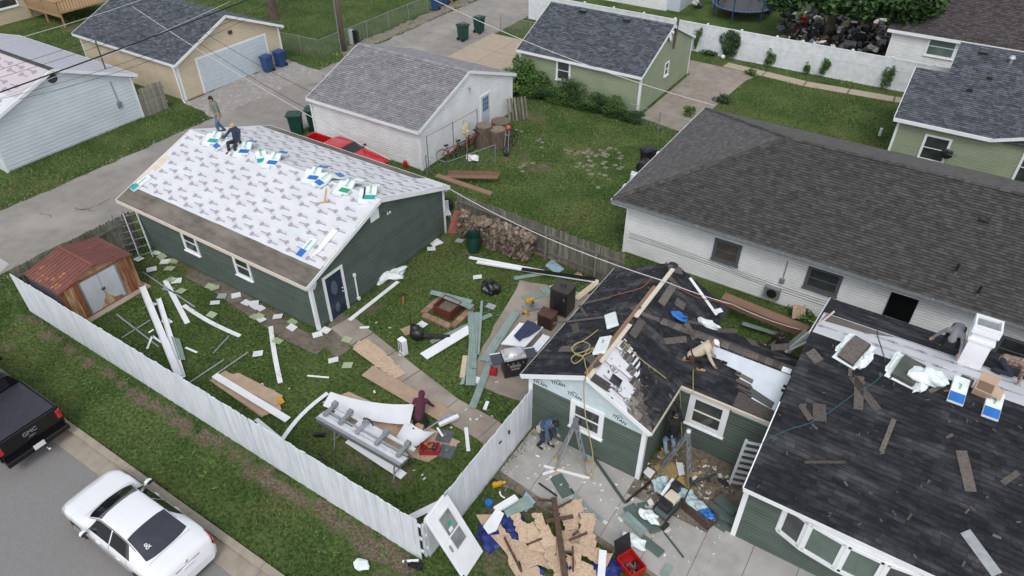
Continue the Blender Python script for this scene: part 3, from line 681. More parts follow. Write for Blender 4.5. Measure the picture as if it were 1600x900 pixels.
# --- white garage with the faded roof
wg, wgr, WA, WB, WF, wgw = gable_house('white sided garage with faded grey shingle roof beside the alley', 'garage', 'garage', -29.2, -21.7, 25.15, 33.75, 2.3, 3.95, 'x', .25, wsid, shW, shW, .14, .3, single=0, siding_single=True, seed=5, oh_rake=.15)
d2 = door(wgw, WF['E'], 5.3, .05, 1.05, 2.1, M('pale_blue_door', (.5, .55, .6), .5), whitebr, oval=False)
b = MB().m(M('blue_panes', (.10, .19, .27), .2))
for i in range(3):
    for j in range(3): frbox(b, WF['E'], 5.55+i*.19, 5.55+i*.19+.165, 1.15+j*.27, 1.15+j*.27+.24, .04, .046)
b.build('door_panes', None, d2, world=True)
b = MB().m(alum); b.sph(WF['E'].w(4.3, 3.0, .1), .08); b.cyl(WF['E'].w(4.3, 3.0, 0), WF['E'].w(4.3, 2.7, .12), .025); b.build('flood_lamp', None, wg, world=True)
b = MB().m(whitebr)
b.cyl((-29.24, 25.05, 0), (-29.24, 25.05, 2.0), .05); b.cyl((-29.24, 25.05, 2.0), (-29.28, 24.9, 2.2), .05); b.build('downspout', None, wg, world=True)
# --- sage garage
sg, sgr, SA, SB, SF, sgw = gable_house('sage green garage with blue grey shingle roof and dish on its gable', 'garage', 'garage', -23.35, -15.1, 37.3, 45.1, 2.45, 4.28, 'x', .25, sage, shB, shB, .14, .32, siding_single=True, seed=7, oh_rake=.12)
def uvw(fr, px, py): P = fr.hit(px, py); return fr.uv(P)
u, v = uvw(SF['S'], 869, 123); window(sgw, SF['S'], u, v, 1.0, 1.25)
u, v = uvw(SF['E'], 1036, 120); window(sgw, SF['E'], u, v, .62, .85, fw_=.07)
P = SA.hit(912, 18); b = MB().m(blackm); b.box(P+SA.N*.06, (.42, .42, .14)); b.build('roof_vent', None, sgr, world=True)
P = SA.hit(980, 32); b = MB().m(blackm); b.box(P+SA.N*.06, (.42, .42, .14)); b.build('roof_vent', None, sgr, world=True)
P = SF['E'].hit(1046, 57); b = MB().m(cooler); b.cyl(P+Vector((.05, 0, 0)), P+Vector((.12, .02, .02)), .30, .27, n=16); b.sph(P+Vector((.2, 0, .28)), .07); b.cyl(P, P+Vector((.2, 0, .28)), .015); b.build('dish', None, sg, world=True)
P = SF['E'].hit(1052, 60); b = MB().m(bark); b.bar(P+Vector((.1, 0, -.6)), P+Vector((.12, .1, 1.2)), .12); b.bar(P+Vector((.05, .35, -.1)), P+Vector((.05, .35, .9)), .04); b.build('mast', pole_m, sg, world=True)
# --- yellow garage
yg, ygr, YA, YB, YF, ygw = gable_house('cream sided garage with wide pale overhead door and blue grey roof', 'garage', 'garage', -49.5, -39.55, 24.2, 32.3, 2.4, 4.2, 'x', .25, cream, shB, shB, .14, .32, siding_single=True, seed=9, oh_rake=.3)
b = MB().m(M('pale_overhead_door', (.56, .62, .66), .5, (.5, .56, .6), 3)); fr = YF['E']
god = MB().m(whitebr); frbox(god, fr, 1.35, 6.95, 2.12, 2.26, 0, .04); frbox(god, fr, 1.35, 1.47, 0.02, 2.12, 0, .04); frbox(god, fr, 6.83, 6.95, .02, 2.12, 0, .04); god = god.build('garage_door', whitebr, ygw, world=True)
for i in range(8):
    b = MB().m(MATS['pale_overhead_door']); frbox(b, fr, 1.47, 6.83, .02+i*.262, .02+i*.262+.252, 0, .045); b.build('panel', None, god, world=True)
b = MB().m(brownm); frbox(b, fr, 4.15, 4.4, 2.95, 3.15, 0, .12); b.build('wall_lamp', None, yg, world=True)
b = MB().m(whitebr); b.cyl((-39.5, 24.0, .15), (-39.5, 24.0, 2.1), .04); b.cyl((-39.5, 24.0, .15), (-39.2, 23.9, .05), .04); b.cyl((-39.5, 24.0, 2.1), (-39.7, 23.95, 2.3), .04); b.build('downspout', None, yg, world=True)
for px in (896, 975):
    P = YA.hit(0, 0)
for px, py in ((299, 3), (325, 10)):
    P = YB.hit(px, py) if False else YA.w(8.2, SLg, 0)
# --- pale building at the left
lb, lbr, LA, LB, LF, lbw = gable_house('pale grey sided building at left edge under pink and white underlayment', 'garage', 'garage', -51.5, -39.7, 13.35, 21.35, 2.55, 4.25, 'x', .3, wsid2, under, under, .14, .32, siding_single=True, seed=11, walls='E', sexpo=.2, sheet=1, oh_rake=.25)
pink = M('pink_underlayment', (.56, .47, .49), .5, (.50, .46, .485), 1.2)
SLl = math.hypot(4.3, 1.7)
greyu = M('pale_streaked_underlayment', (.50, .50, .55), .6, (.36, .37, .41), 5, stretch=(.6, 6, 1), bump=.2)
for i in range(4):
    s_ = patch(lbr, LA, [(0, i*1.15), (12.1, i*1.15), (12.1, min(SLl, i*1.15+1.18)), (0, min(SLl, i*1.15+1.18))], .002, .012+.005*i, pink if i > 1 else under, 'underlayment_sheet'); printed(s_, LA, .1, 12, i*1.15+.05, min(SLl, i*1.15+1.1), .016+.005*i, seed=i, s=1.5, step=(1.0, .8))
    patch(lbr, LB, [(0, i*1.15), (12.1, i*1.15), (12.1, min(SLl, i*1.15+1.18)), (0, min(SLl, i*1.15+1.18))], .002, .012+.005*i, greyu, 'underlayment_sheet')
b = MB().m(shO); 
for s_ in (-1, 1): b.add([(-51.7, 17.35, 4.29), (-39.5, 17.35, 4.29), (-39.5, 17.35+s_*.15, 4.24), (-51.7, 17.35+s_*.15, 4.24)], [(0, 1, 2, 3) if s_ < 0 else (3, 2, 1, 0)])
b.build('ridge_strip', None, lbr, world=True)
fr = LF['E']; P = fr.hit(81, 122); b = MB().m(M('vent_dark', (.05, .045, .04), .7)); b.cyl(P-Vector((.0, 0, 0)), P+Vector((.05, 0, 0)), .26, n=18); b.build('gable_vent', None, lb, world=True)
P = fr.hit(185, 161); b = MB().m(galv); b.cyl(P, P+Vector((.14, 0, 0)), .13, n=14); b.box(P+Vector((.04, 0, -.12)), (.1, .24, .3)); b.cyl(P+Vector((.05, 0, 0)), P+Vector((.05, -.05, 1.3)), .025); b.build('electric_meter', None, lb, world=True)
P2 = LB.hit(165, 108); b = MB().m(M('service_mast', (.1, .08, .07), .6)); b.cyl(P2, P2+Vector((0, 0, 1.6)), .045); b.build('service_mast', None, lb, world=True); MAST = P2+Vector((0, 0, 1.6))
# --- neighbour with the hip roof
nb = thing('house', 'long white sided house with dark hip roof behind the job site', 'house', (-9.7, 24.15, 0))
b = MB().m(wsid); b.bb((-9.7, 24.15, 0), (14, 34.1, 2.62)); nbw = b.build('wall', wsid, nb, world=True)
NF = siding(nbw, (-9.7, 24.15, 0), (1, 0, 0), [(0, .05), (23.7, .05), (23.7, 2.6), (0, 2.6)], .115, wsid)
siding(nbw, (-9.7, 34.1, 0), (0, -1, 0), [(0, .05), (9.95, .05), (9.95, 2.6), (0, 2.6)], .115, wsid, single=False)
e, r_ = 2.68, 4.62; A_, B_, C_, D_ = Vector((-10.3, 23.75, e)), Vector((14.6, 23.75, e)), Vector((14.6, 34.5, e)), Vector((-10.3, 34.5, e)); R0, R1 = Vector((-5.0, 29.12, r_)), Vector((9.5, 29.12, r_))
b = MB().m(shO); b.slab([A_, B_, R1, R0], .1); b.slab([B_, C_, R1], .1); b.slab([C_, D_, R0, R1], .1); b.slab([D_, A_, R0], .1); nbr = b.build('roof', shO, nb, world=True)
NA = Frame(A_, (1, 0, 0), R0-Vector((R0.x, A_.y, e))); SLn = NA.uv(R0)[1]
shingles(nbr, NA, [(0, 0), NA.uv(B_), NA.uv(R1), NA.uv(R0)], .14, .26, shO, single=0, seed=21)
NB = Frame(D_, (0, -1, 0), R0-Vector((D_.x, R0.y, e))); shingles(nbr, NB, [NB.uv(D_), NB.uv(A_), NB.uv(R0)], .14, .26, shO2, seed=22)
NC = Frame(C_, (-1, 0, 0), R0-Vector((R0.x, C_.y, e))); shingles(nbr, NC, [NC.uv(C_), NC.uv(D_), NC.uv(R0), NC.uv(R1)], .14, .26, shO2, seed=23)
def caps(parent, p, q, mt, n=None, w=.13, jit=.0):
    d = (q-p); L = d.length; n = int(L/.22); b = MB().m(mt); dd_ = d.normalized(); sx = dd_.cross(Vector((0, 0, 1))).normalized()
    for i in range(n):
        a = p+d*(i/n); c = p+d*((i+1)/n+.01); k = .03+random.uniform(0, jit)
        b.add([a+Vector((0, 0, k)), c+Vector((0, 0, k+.012)), c+sx*w+Vector((0, 0, k-.04)), a+sx*w+Vector((0, 0, k-.05)), a-sx*w+Vector((0, 0, k-.05)), c-sx*w+Vector((0, 0, k-.04))], [(0, 1, 5, 4), (0, 3, 2, 1), (0, 4, 3)])
    b.build('ridge_caps', mt, parent, world=True, kind='stuff')
caps(nbr, R0, R1, shO, jit=.03); caps(nbr, A_, R0, shO, jit=.03); caps(nbr, D_, R0, shO, jit=.02)
b = MB().m(galv); b.bb((-10.3, 23.62, e-.12), (14.6, 23.745, e-.10)); b.bb((-10.3, 23.61, e-.12), (14.6, 23.63, e+.0)); b.bb((-10.3, 23.735, e-.12), (14.6, 23.748, e+.01))
for i in range(14): b.bb((-10.0+i*1.7, 23.62, e-.02), (-9.96+i*1.7, 23.74, e-.005))
b.build('gutter', galv, nb, world=True)
b = MB().m(whitebr); b.bb((-10.3, 23.75, e-.25), (14.6, 23.77, e-.12)); b.bb((-10.3, 23.78, e-.25), (14.6, 24.14, e-.235)); b.bb((-10.33, 23.7, e-.2), (-10.3, 34.5, e+.02)); b.build('fascia', whitebr, nb, world=True)
b = MB().m(whitebr); b.bb((-9.74, 24.09, 0), (-9.62, 24.15, 2.45)); b.build('corner_trim', whitebr, nb, world=True)
for px, py in ((1537, 345), (1493, 425), (1527, 460), (1545, 350)):
    if px == 1545: continue
    P = NA.hit(px, py); v_ = thing('roof_vent_pipe', {1537: 'small flat dark vent high on the hip roof near right edge', 1493: 'upright dark vent pipe, upper of two on the hip roof', 1527: 'upright dark vent pipe, lower of two on the hip roof'}[px], 'vent', P)
    b = MB().m(blackm)
    if px != 1537: b.cyl((0, 0, 0), (0, 0, .38), .045); b.cyl((0, 0, -.05), (0, 0, .06), .14, .06, n=12)
    else: b.box((0, 0, .05), (.3, .25, .08)); b.box((.1, .1, .09), (.12, .1, .06))
    b.build('pipe', blackm, v_)
greyf = M('grey_window_frame', (.10, .11, .125), .5)
blind = M('brown_blind_glass', (.10, .085, .07), .25, (.07, .06, .05), 3)
for (px, py, w, h, gl_, lab) in ((1112, 401, 1.1, .98, blind, None), (1255, 445, 1.25, .98, glass, None), (1545, 556, 1.2, 1.05, glass, None)):
    u, v = uvw(NF, px, py); window(nbw, NF, u, v-.02, w, h, fmat=greyf, gm=gl_, fw_=.1)
u, v = uvw(NF, 1379, 490); WB_ = uvw(NF, 1421, 503)[0]-u; b = MB().m(black); frbox(b, NF, u, u+WB_, v, v+1.05, 0, .06); o = b.build('window', black, nbw, world=True); b = MB().m(M('black_plastic_sheet', (.006, .006, .007), .3)); frbox(b, NF, u+.03, u+WB_-.03, v+.03, v+1.02, .06, .066); b.build('cover', None, o, world=True)
# service conduit, meter and cables low on the neighbour's wall
P = NF.hit(1222, 440); b = MB().m(galv); b.cyl(P+Vector((0, -.06, .0)), P+Vector((0, -.06, .18)), .1); b.cyl(P+Vector((0, -.05, 0)), P+Vector((0, -.05, 1.0)), .02); b.build('electric_meter', None, nb, world=True)
b = MB().m(cableb)
for z_, s_ in ((1.05, 0), (.95, .01), (.84, -.01)): b.tube([NF.w(u_, z_+.04*math.sin(u_*.7+s_*30)-u_*.02, .03) for u_ in np.linspace(.2, 9.5, 30)], .009, 4)
b.build('wall_cables', None, nb, world=True)
# --- sage house behind
sh = thing('house', 'sage green house with two level blue grey roof at right edge', 'house', (-1.7, 39, 0))
E_ = 2.6; y_e = 38.7; slp = .42
b = MB().m(sage); b.bb((-1.6, 39.0, 0), (14, 45.0, 2.62)); shw = b.build('wall', sage, sh, world=True); HF = siding(shw, (-1.6, 39.0, 0), (1, 0, 0), [(0, .05), (15.6, .05), (15.6, 2.6), (0, 2.6)], .115, sage)
siding(shw, (-1.6, 45, 0), (0, -1, 0), [(0, .05), (6, .05), (6, 2.6), (3.4, 3.5), (0, 2.6)], .115, sage, single=False)
H0 = Frame((-1.85, y_e, E_), (1, 0, 0), (0, 1, slp))
Vl = uvw(H0, 1435, 106)[1]; Ul = uvw(H0, 1483, 112)[0]; V2 = uvw(H0, 1503, 66)[1]
b = MB().m(shB); PZ = lambda u, v: H0.w(u, v)
b.slab([PZ(0, 0), PZ(4.4, 0), PZ(4.4, Vl), PZ(0, Vl)], .1); b.slab([PZ(Ul, Vl), PZ(16, Vl), PZ(16, V2), PZ(Ul, V2)], .1)
b.slab([PZ(0, Vl), PZ(Ul, Vl), PZ(Ul, Vl)+Vector((0, 2.4, -1.0)), PZ(0, Vl)+Vector((0, 2.4, -1.0))], .1); b.slab([PZ(Ul, V2), PZ(16, V2), PZ(16, V2)+Vector((0, 5, -2)), PZ(Ul, V2)+Vector((0, 5, -2))], .1)
b.slab([PZ(4.4, 0), PZ(16, 0), PZ(16, Vl), PZ(4.4, Vl)], .1)
# cross gable whose rake climbs to the right
gx0, gx1 = 2.55, 14; gz = E_+(gx1-gx0)/2*.33
gp = [Vector((gx0, y_e, E_)), Vector(((gx0+gx1)/2, y_e, gz)), Vector(((gx0+gx1)/2, y_e+7, gz)), Vector((gx0, y_e+.01, E_))]
g1_ = Frame((gx0, y_e-.05, E_), (0, -1, 0), Vector(((gx1-gx0)/2, 0, gz-E_)))
top = Vector(((gx0+gx1)/2, y_e-.05, gz)); back = Vector(((gx0+gx1)/2, y_e+(gz-E_)/slp, gz)); 
b.slab([Vector((gx0, y_e-.05, E_+.02)), top+Vector((0, 0, .02)), back+Vector((0, 0, .02))], .06)
shr = b.build('roof', shB, sh, world=True)
shingles(shr, H0, [(0, 0), (4.4, 0), (4.4, Vl), (0, Vl)], .14, .32, shB, seed=31); shingles(shr, H0, [(4.4, .2), (16, .2), (16, Vl), (4.4, Vl)], .14, .32, shB, seed=33); shingles(shr, H0, [(Ul, Vl), (16, Vl), (16, V2), (Ul, V2)], .14, .32, shB, seed=32)
shingles(shr, Frame((gx0, y_e-.05, E_+.02), (0, -1, 0), Vector(((gx1-gx0)/2, 0, gz-E_))), [(0, 0), (0, 5.98), (-(gz-E_)/slp, 5.98)], .14, .32, shB, seed=34)
b = MB().m(whitebr); b.bb((-1.87, y_e-.08, E_-.16), (gx0, y_e-.002, E_+.01)); b.bar((-1.87, y_e, E_-.03), PZ(0, Vl)+Vector((-.02, 0, -.03)), .03, .14); b.bar((gx0, y_e-.08, E_-.06), top+Vector((0, -.03, -.06)), .16, .03, roll=(0, 1, 0)); b.bb((-1.66, 38.96, 0), (-1.54, 39.02, 2.5)); b.build('fascia', whitebr, sh, world=True)
gw = MB().m(sage); gw.slab([Vector((gx0+.3, 38.985, 2.55)), Vector((gx1, 38.985, 2.55)), Vector(((gx0+gx1)/2, 38.985, gz-.1))], .05, Vector((0, -1, 0))); gw.build('gable_wall', sage, sh, world=True)
u, v = uvw(HF, 1432, 246); window(shw, HF, u, v, 1.25, 1.35)
u, v = uvw(HF, 1578, 283); window(shw, HF, u, v, 1.4, 1.7, gm=glass)
for k, (px, py) in enumerate(((1537, 83), (1515, 142), (1546, 123))):
    P = H0.hit(px, py); b = MB().m(blackm); b.box(P+H0.N*.05, (.42 if k < 1 else .25, .4 if k < 1 else .2, .12)); b.build('roof_vent', None, shr, world=True)
P = H0.hit(1578, 100); b = MB().m(alum); b.cyl(P, P+Vector((0, 0, .3)), .09); b.cyl(P+Vector((0, 0, .3)), P+Vector((0, 0, .42)), .17, .1, n=12); b.build('chimney_cap', None, shr, world=True)
P = HF.hit(1480, 238); dsh = thing('satellite_dish', 'black oval satellite dish on a bracket against the sage house', 'dish', P)
b = MB().m(blackm); b.sph((.0, -.42, .1), .3, n=16, sc=(1, .25, .9)); b.build('reflector', blackm, dsh, smooth=True); b = MB().m(galv); b.cyl((0, 0, -.5), (0, -.3, .05), .025); b.cyl((0, -.42, .1), (.3, -.8, .25), .015); b.box((.34, -.82, .28), (.2, .1, .12)); b.build('arm', galv, dsh)
# --- brown roofed house top right
E3 = 2.75; y3 = 55.0
P = G(1388, 45, E3); x3 = P.x; y3 = P.y
br = thing('house', 'white sided house under a big brown purple roof at top right', 'house', (x3, y3, 0))
yb3 = y3+.3; b = MB().m(wsid); b.bb((x3+.35, yb3, 0), (22, yb3+9, E3)); brw = b.build('wall', wsid, br, world=True); BF = siding(brw, (x3+.35, yb3, 0), (1, 0, 0), [(0, .05), (20, .05), (20, E3-.1), (0, E3-.1)], .14, wsid)
b = MB().m(shP); H3 = Frame((x3, y3, E3), (1, 0, 0), (0, 1, .48)); b.slab([H3.w(0, 0), H3.w(25, 0), H3.w(25, 6), H3.w(0, 6)], .1); b.slab([H3.w(0, 6), H3.w(25, 6), H3.w(25, 6)+Vector((0, 6, -2.6)), H3.w(0, 6)+Vector((0, 6, -2.6))], .1); brr = b.build('roof', shP, br, world=True)
shingles(brr, H3, [(0, 0), (20, 0), (20, 6), (0, 6)], .145, .34, shP, seed=41)
b = MB().m(whitebr); b.bb((x3-.02, y3-.06, E3-.18), (22, y3-.002, E3+.01)); b.bb((x3+.3, yb3-.03, 0), (x3+.4, yb3+.02, E3-.1)); b.build('fascia', None, br, world=True)
u, v = uvw(BF, 1443, 85); window(brw, BF, u, v, 1.7, 1.25, gm=glassg)
# ------------------------------------------------------------------ the green house being re-roofed
gh = thing('house', 'dark green sided house with new charcoal roof and unfinished patches', 'house', (-8, 13.4, 0))
EZ = 2.48
# walls
b = MB().m(green)
def wallbox(x0, x1, y0, y1, z1=2.36): b.bb((x0, y0, 0), (x1, y1, z1))
wallbox(-7.95, -4.05, 13.42, 19.4); wallbox(-4.05, -1.0, 15.52, 18.3); wallbox(-1.0, 12, 13.12, 21.7)
b.add([(-7.95, 13.42, 2.36), (-4.05, 13.42, 2.36), (-6.0, 13.42, 3.42), (-7.95, 13.5, 2.36), (-4.05, 13.5, 2.36), (-6.0, 13.5, 3.42)], [(0, 1, 2), (3, 5, 4)])
ghw = b.build('wall', green, gh, world=True)
f_w = siding(ghw, (-7.95, 13.42, 0), (1, 0, 0), [(0, .02), (3.9, .02), (3.9, 2.0), (0, 2.08)], .125, green)
f_e = siding(ghw, (-4.05, 13.42, 0), (0, 1, 0), [(0, .02), (2.1, .02), (2.1, 2.3), (0, 2.3)], .125, green)
f_l = siding(ghw, (-4.05, 15.52, 0), (1, 0, 0), [(0, .02), (3.05, .02), (3.05, 2.15), (0, 2.15)], .125, green)
f_m = siding(ghw, (-1.0, 13.12, 0), (1, 0, 0), [(0, .02), (13, .02), (13, 2.3), (0, 2.3)], .125, green)
f_mw = siding(ghw, (-1.0, 15.5, 0), (0, -1, 0), [(0, .02), (2.38, .02), (2.38, 2.3), (0, 2.3)], .125, green)
# house wrap showing above the siding of the gable and of the ell
b = MB().m(wrap); frbox(b, f_l, 0.02, 3.0, 2.15, 2.36, 0, .012); b.build('house_wrap', wrap, ghw, world=True); b = MB().m(wrap)
b.slab([f_w.w(0, 2.08, .015), f_w.w(3.9, 2.0, .015), f_w.w(3.9, 2.36, .015), f_w.w(1.97, 3.42, .015), f_w.w(0, 2.36, .015)], .012, Vector((0, -1, 0.0001)))
hw = b.build('house_wrap', wrap, ghw, world=True)
def plane_text(txt, fr, u, v, h, size, ang=0, mt=ink, parent=None, name='lettering', bold=True):
    P = fr.w(u, v, h); m4 = fr.mat(P-rootloc(parent) if parent else P, ang); return text_mesh(txt, size, mt, parent, m4, name, .001, bold)
for u, v, a in ((.35, 2.2, -.02), (1.55, 2.32, -.10), (3.05, 2.18, -.30), (.98, 2.52, .2)):
    plane_text('TITAN', f_w, u, v, .018, .17, a, parent=hw)
    b = MB().m(ink); c0 = f_w.w(u-.12, v+.10, .019); b.bar(c0, f_w.w(u, v+.17, .019), .008, .014); b.bar(f_w.w(u, v+.17, .019), f_w.w(u+.12, v+.10, .019), .008, .014); b.build('roof_mark', ink, hw, world=True)
# white corner boards and casings
b = MB().m(whitebr)
for x, y, dx, dy in ((-4.05, 13.42, 1, -1), (-7.95, 13.42, -1, -1), (-1.0, 13.12, -1, -1)):
    b.bb((x+(.04 if dx > 0 else -.04), y-.04, 0), (x-dx*.1, y+.10, 2.33))
    b.build('corner_trim', whitebr, gh, world=True); b = MB().m(whitebr)
# windows
u, v = uvw(f_w, 903, 677-0); 
u0, v0 = uvw(f_w, 891, 661); window(ghw, f_w, u0, v0, 1.12, 1.12, fw_=.13, proud=.08)
u0, v0 = uvw(f_l, 1071, 656); window(ghw, f_l, u0, v0, 1.22, 1.28, fw_=.16, proud=.08)
b = MB().m(M('blue_flashing', (.03, .07, .13), .5)); frbox(b, f_l, u0-.04, u0+1.26, v0+1.28, v0+1.34, 0, .03); frbox(b, f_l, u0-.04, u0, v0+.2, v0+1.28, 0, .02); frbox(b, f_l, u0+1.22, u0+1.26, v0, v0+1.28, 0, .02); b.build('flashing_tape', None, ghw, world=True)
# bow window on the long front
uS = uvw(f_m, 1222, 806)[0]; npan = 5; pw = .86; tot = npan*pw
def bow(t): return .52*math.sin(math.pi*min(max(t, 0), 1))**.55 if 0 < t < 1 else 0
pts = [(0, .03), (.66, .26), (1.6, .38), (2.5, .38), (3.4, .26), (4.05, .03)]
bw = MB().m(whitebr)
zt, zb = 2.26, 1.12
top = [f_m.w(uS+p[0], zt, p[1]) for p in pts]; 
poly_t = [(q.x, q.y) for q in top]
bw.prism(poly_t, zt+.004, zt+.08); bw.prism(poly_t, zb-.10, zb)
for p in pts: q = f_m.w(uS+p[0], 0, p[1]); bw.cyl((q.x, q.y, zb+.003), (q.x, q.y, zt-.004), .05, n=8)
for kk, (a, c) in enumerate(zip(pts[:-1], pts[1:])):
    A = f_m.w(uS+a[0], zb, a[1]); C_ = f_m.w(uS+c[0], zb, c[1]); h_ = zt-zb; up_ = Vector((0, 0, 1)); d_ = (C_-A).normalized()
    e_ = .006*(kk % 2); bw.bar(A+d_*.004+up_*(.05-e_), C_-d_*.004+up_*(.05-e_), .07, .10); bw.bar(A+d_*.004+up_*(h_-.062+e_), C_-d_*.004+up_*(h_-.062+e_), .07, .10); bw.bar(A+d_*.07+up_*.02, A+d_*.07+up_*(h_-.03), .07, .076, roll=d_); bw.bar(C_-d_*.07+up_*.02, C_-d_*.07+up_*(h_-.03), .07, .076, roll=d_)
bo = bw.build('bow_window', whitebr, ghw, world=True)
for k, (a, c) in enumerate(zip(pts[:-1], pts[1:])):
    A = f_m.w(uS+a[0], zb+.1, a[1]-.01); C_ = f_m.w(uS+c[0], zb+.1, c[1]-.01); d_ = (C_-A).normalized(); p = MB().m(glassg if k in (1, 2, 4) else glass)
    p.bar(A+d_*.1+Vector((0, 0, .47)), C_-d_*.1+Vector((0, 0, .47)), .02, .94); p.build('pane', None, bo, world=True)
# --- roof decks
WR = dict(x0=-8.15, x1=-3.83, y0=13.18, y1=19.65, xr=-5.98, zr=3.58)
wl = Frame((WR['x0'], WR['y1'], EZ), (0, -1, 0), (WR['xr']-WR['x0'], 0, WR['zr']-EZ))     # wing left slope
wr = Frame((WR['x1'], WR['y0'], EZ), (0, 1, 0), (WR['xr']-WR['x1'], 0, WR['zr']-EZ))      # wing right slope
SLw = math.hypot(2.17, 1.1)
ye0, ye1, yer = 15.38, 18.5, 16.95; zer = EZ+(yer-ye0)*.507
ef = Frame((-6, ye0, EZ), (1, 0, 0), (0, yer-ye0, zer-EZ)); eb = Frame((-1.0, ye1, EZ), (-1, 0, 0), (0, yer-ye1, zer-EZ))
mf = Frame((-1.05, 12.8, EZ), (1, 0, 0), (0, 4.9, 1.78)); mb_ = Frame((12, 22.1, EZ), (-1, 0, 0), (0, 17.7-22.1, 1.78)); ZR = EZ+1.78
SLm = math.hypot(4.9, 1.78); SLb = math.hypot(4.4, 1.78)
b = MB().m(wood)
b.slab([wl.w(0, 0), wl.w(6.47, 0), wl.w(6.47, SLw), wl.w(0, SLw)], .09); b.slab([wr.w(0, 0), wr.w(6.47, 0), wr.w(6.47, SLw), wr.w(0, SLw)], .09)
b.slab([(-5.5, ye0, EZ), (-1.05, ye0, EZ), (-1.05, yer, zer), (-5.5, yer, zer)], .09) if False else None
# ell deck clipped at the valley with the wing
vx = WR['x1']; vtop = (WR['xr']+.45, 0)
def ell_x(z): return WR['x1']-(z-EZ)/(WR['zr']-EZ)*2.17      # where the wing slope reaches height z
b.slab([(ell_x(EZ), ye0, EZ), (-1.02, ye0, EZ), (-1.02, yer, zer), (ell_x(zer), yer, zer)], .09)
b.slab([(ell_x(EZ), ye1, EZ), (-1.02, ye1, EZ), (-1.02, yer, zer), (ell_x(zer), yer, zer)], .09)
b.slab([mf.w(0, 0), mf.w(13, 0), mf.w(13, SLm), mf.w(0, SLm)], .09); b.slab([(-1.05, 22.1, EZ), (12, 22.1, EZ), (12, 17.7, ZR), (-1.05, 17.7, ZR)], .09)
b.add([(-1.0, 13.1, 2.3), (-1.0, 21.7, 2.3), (-1.0, 17.7, ZR-.1), (-.9, 13.1, 2.3), (-.9, 21.7, 2.3), (-.9, 17.7, ZR-.1)], [(0, 2, 1), (3, 4, 5)])
ghr = b.build('roof', M('black_roofing_felt', (.02,.02,.022), .95), gh, world=True); ghr.data.materials[0] = MATS['black_roofing_felt']
# singles budget 300 between the slopes
def uvof(fr, pts): return [fr.uv(fr.hit(*p)) for p in pts]
# wing right slope: bare underlayment area and step-laid shingles
bare = uvof(wr, [(921, 592), (990, 508), (1000, 580), (950, 640)])
uq = uvof(wr, [(977,528),(1016,668)]); under_u = ccw([(-.05, SLw+.05), (uq[0][0], SLw+.05), uq[0], uq[1], (uq[1][0], -.1), (-.05, -.1)])
old_u = ccw([(-.05, -.05), (.42, -.05), (.8, .15), (1.0, SLw*.34), (1.3, SLw*.42), (.6, SLw*.5), (-.05, SLw*.4)])
n = shingles(ghr, wl, [(0, 0), (6.47, 0), (6.47, SLw), (0, SLw)], .143, .27, shN, single=45, seed=51)
vly = [(0, 0), (ye0-WR['y0'], 0)]
# region of the wing's right slope not covered by the ell: before the ell's valley, and behind it
def wr_uv(x, y): return wr.uv(Vector((x, y, 0)))
fpoly = [(0, 0), (ye0-WR['y0'], 0), (yer-WR['y0'], (zer-EZ)/1.1*SLw), (yer-WR['y0'], SLw), (0, SLw)]
bpoly = [(6.47, 0), (6.47, SLw), (yer-WR['y0'], SLw), (yer-WR['y0'], (zer-EZ)/1.1*SLw), (ye1-WR['y0'], 0)]
shingles(ghr, wr, fpoly, .143, .27, shN, single=45, seed=52, skip=(under_u,))
shingles(ghr, wr, bpoly, .143, .27, shN, seed=53)
uq = uvof(wr, [(977,528),(999,600),(978,632),(1016,668),(1000,560)])
bare_u = ccw([(0, SLw-.1), (uq[0][0], SLw-.1), uq[4], uq[1], (uq[2][0], uq[2][1]), (0.0, SLw*.36)])
s_ = patch(ghr, wr, bare_u, .002, .012, under, 'underlayment_sheet')
lb_ = MB(); [logo(lb_, wr, a, c, .015, 1.57, 1.3) for a, c in ((.45, 1.5), (1.0, 1.25), (.9, 1.9), (.3, 1.05), (1.6, 1.95))]; lb_.build('printed_marks', print_dark, s_, world=True, kind='stuff')
patch(ghr, wr, [(0, 0), (uq[3][0], .05), (uq[1][0], uq[1][1]), (uq[2][0], uq[2][1]), (0, SLw*.36)], .001, .008, shOld, 'old_shingle_strip')
for i in range(16):
    vv_ = .05+i*.143; k = (vv_-uq[3][1])/(uq[0][1]-uq[3][1]); uu = uq[3][0]+(uq[0][0]-uq[3][0])*k-.12+(.07 if i % 2 else -.05)
    if vv_ < SLw-.1 and uu > 0: patch(ghr, wr, [(uu-.14, vv_), (uu+.19, vv_), (uu+.19, vv_+.13), (uu-.14, vv_+.13)], .002, .026, shS, 'starter_shingle')
ridge_s = SLw
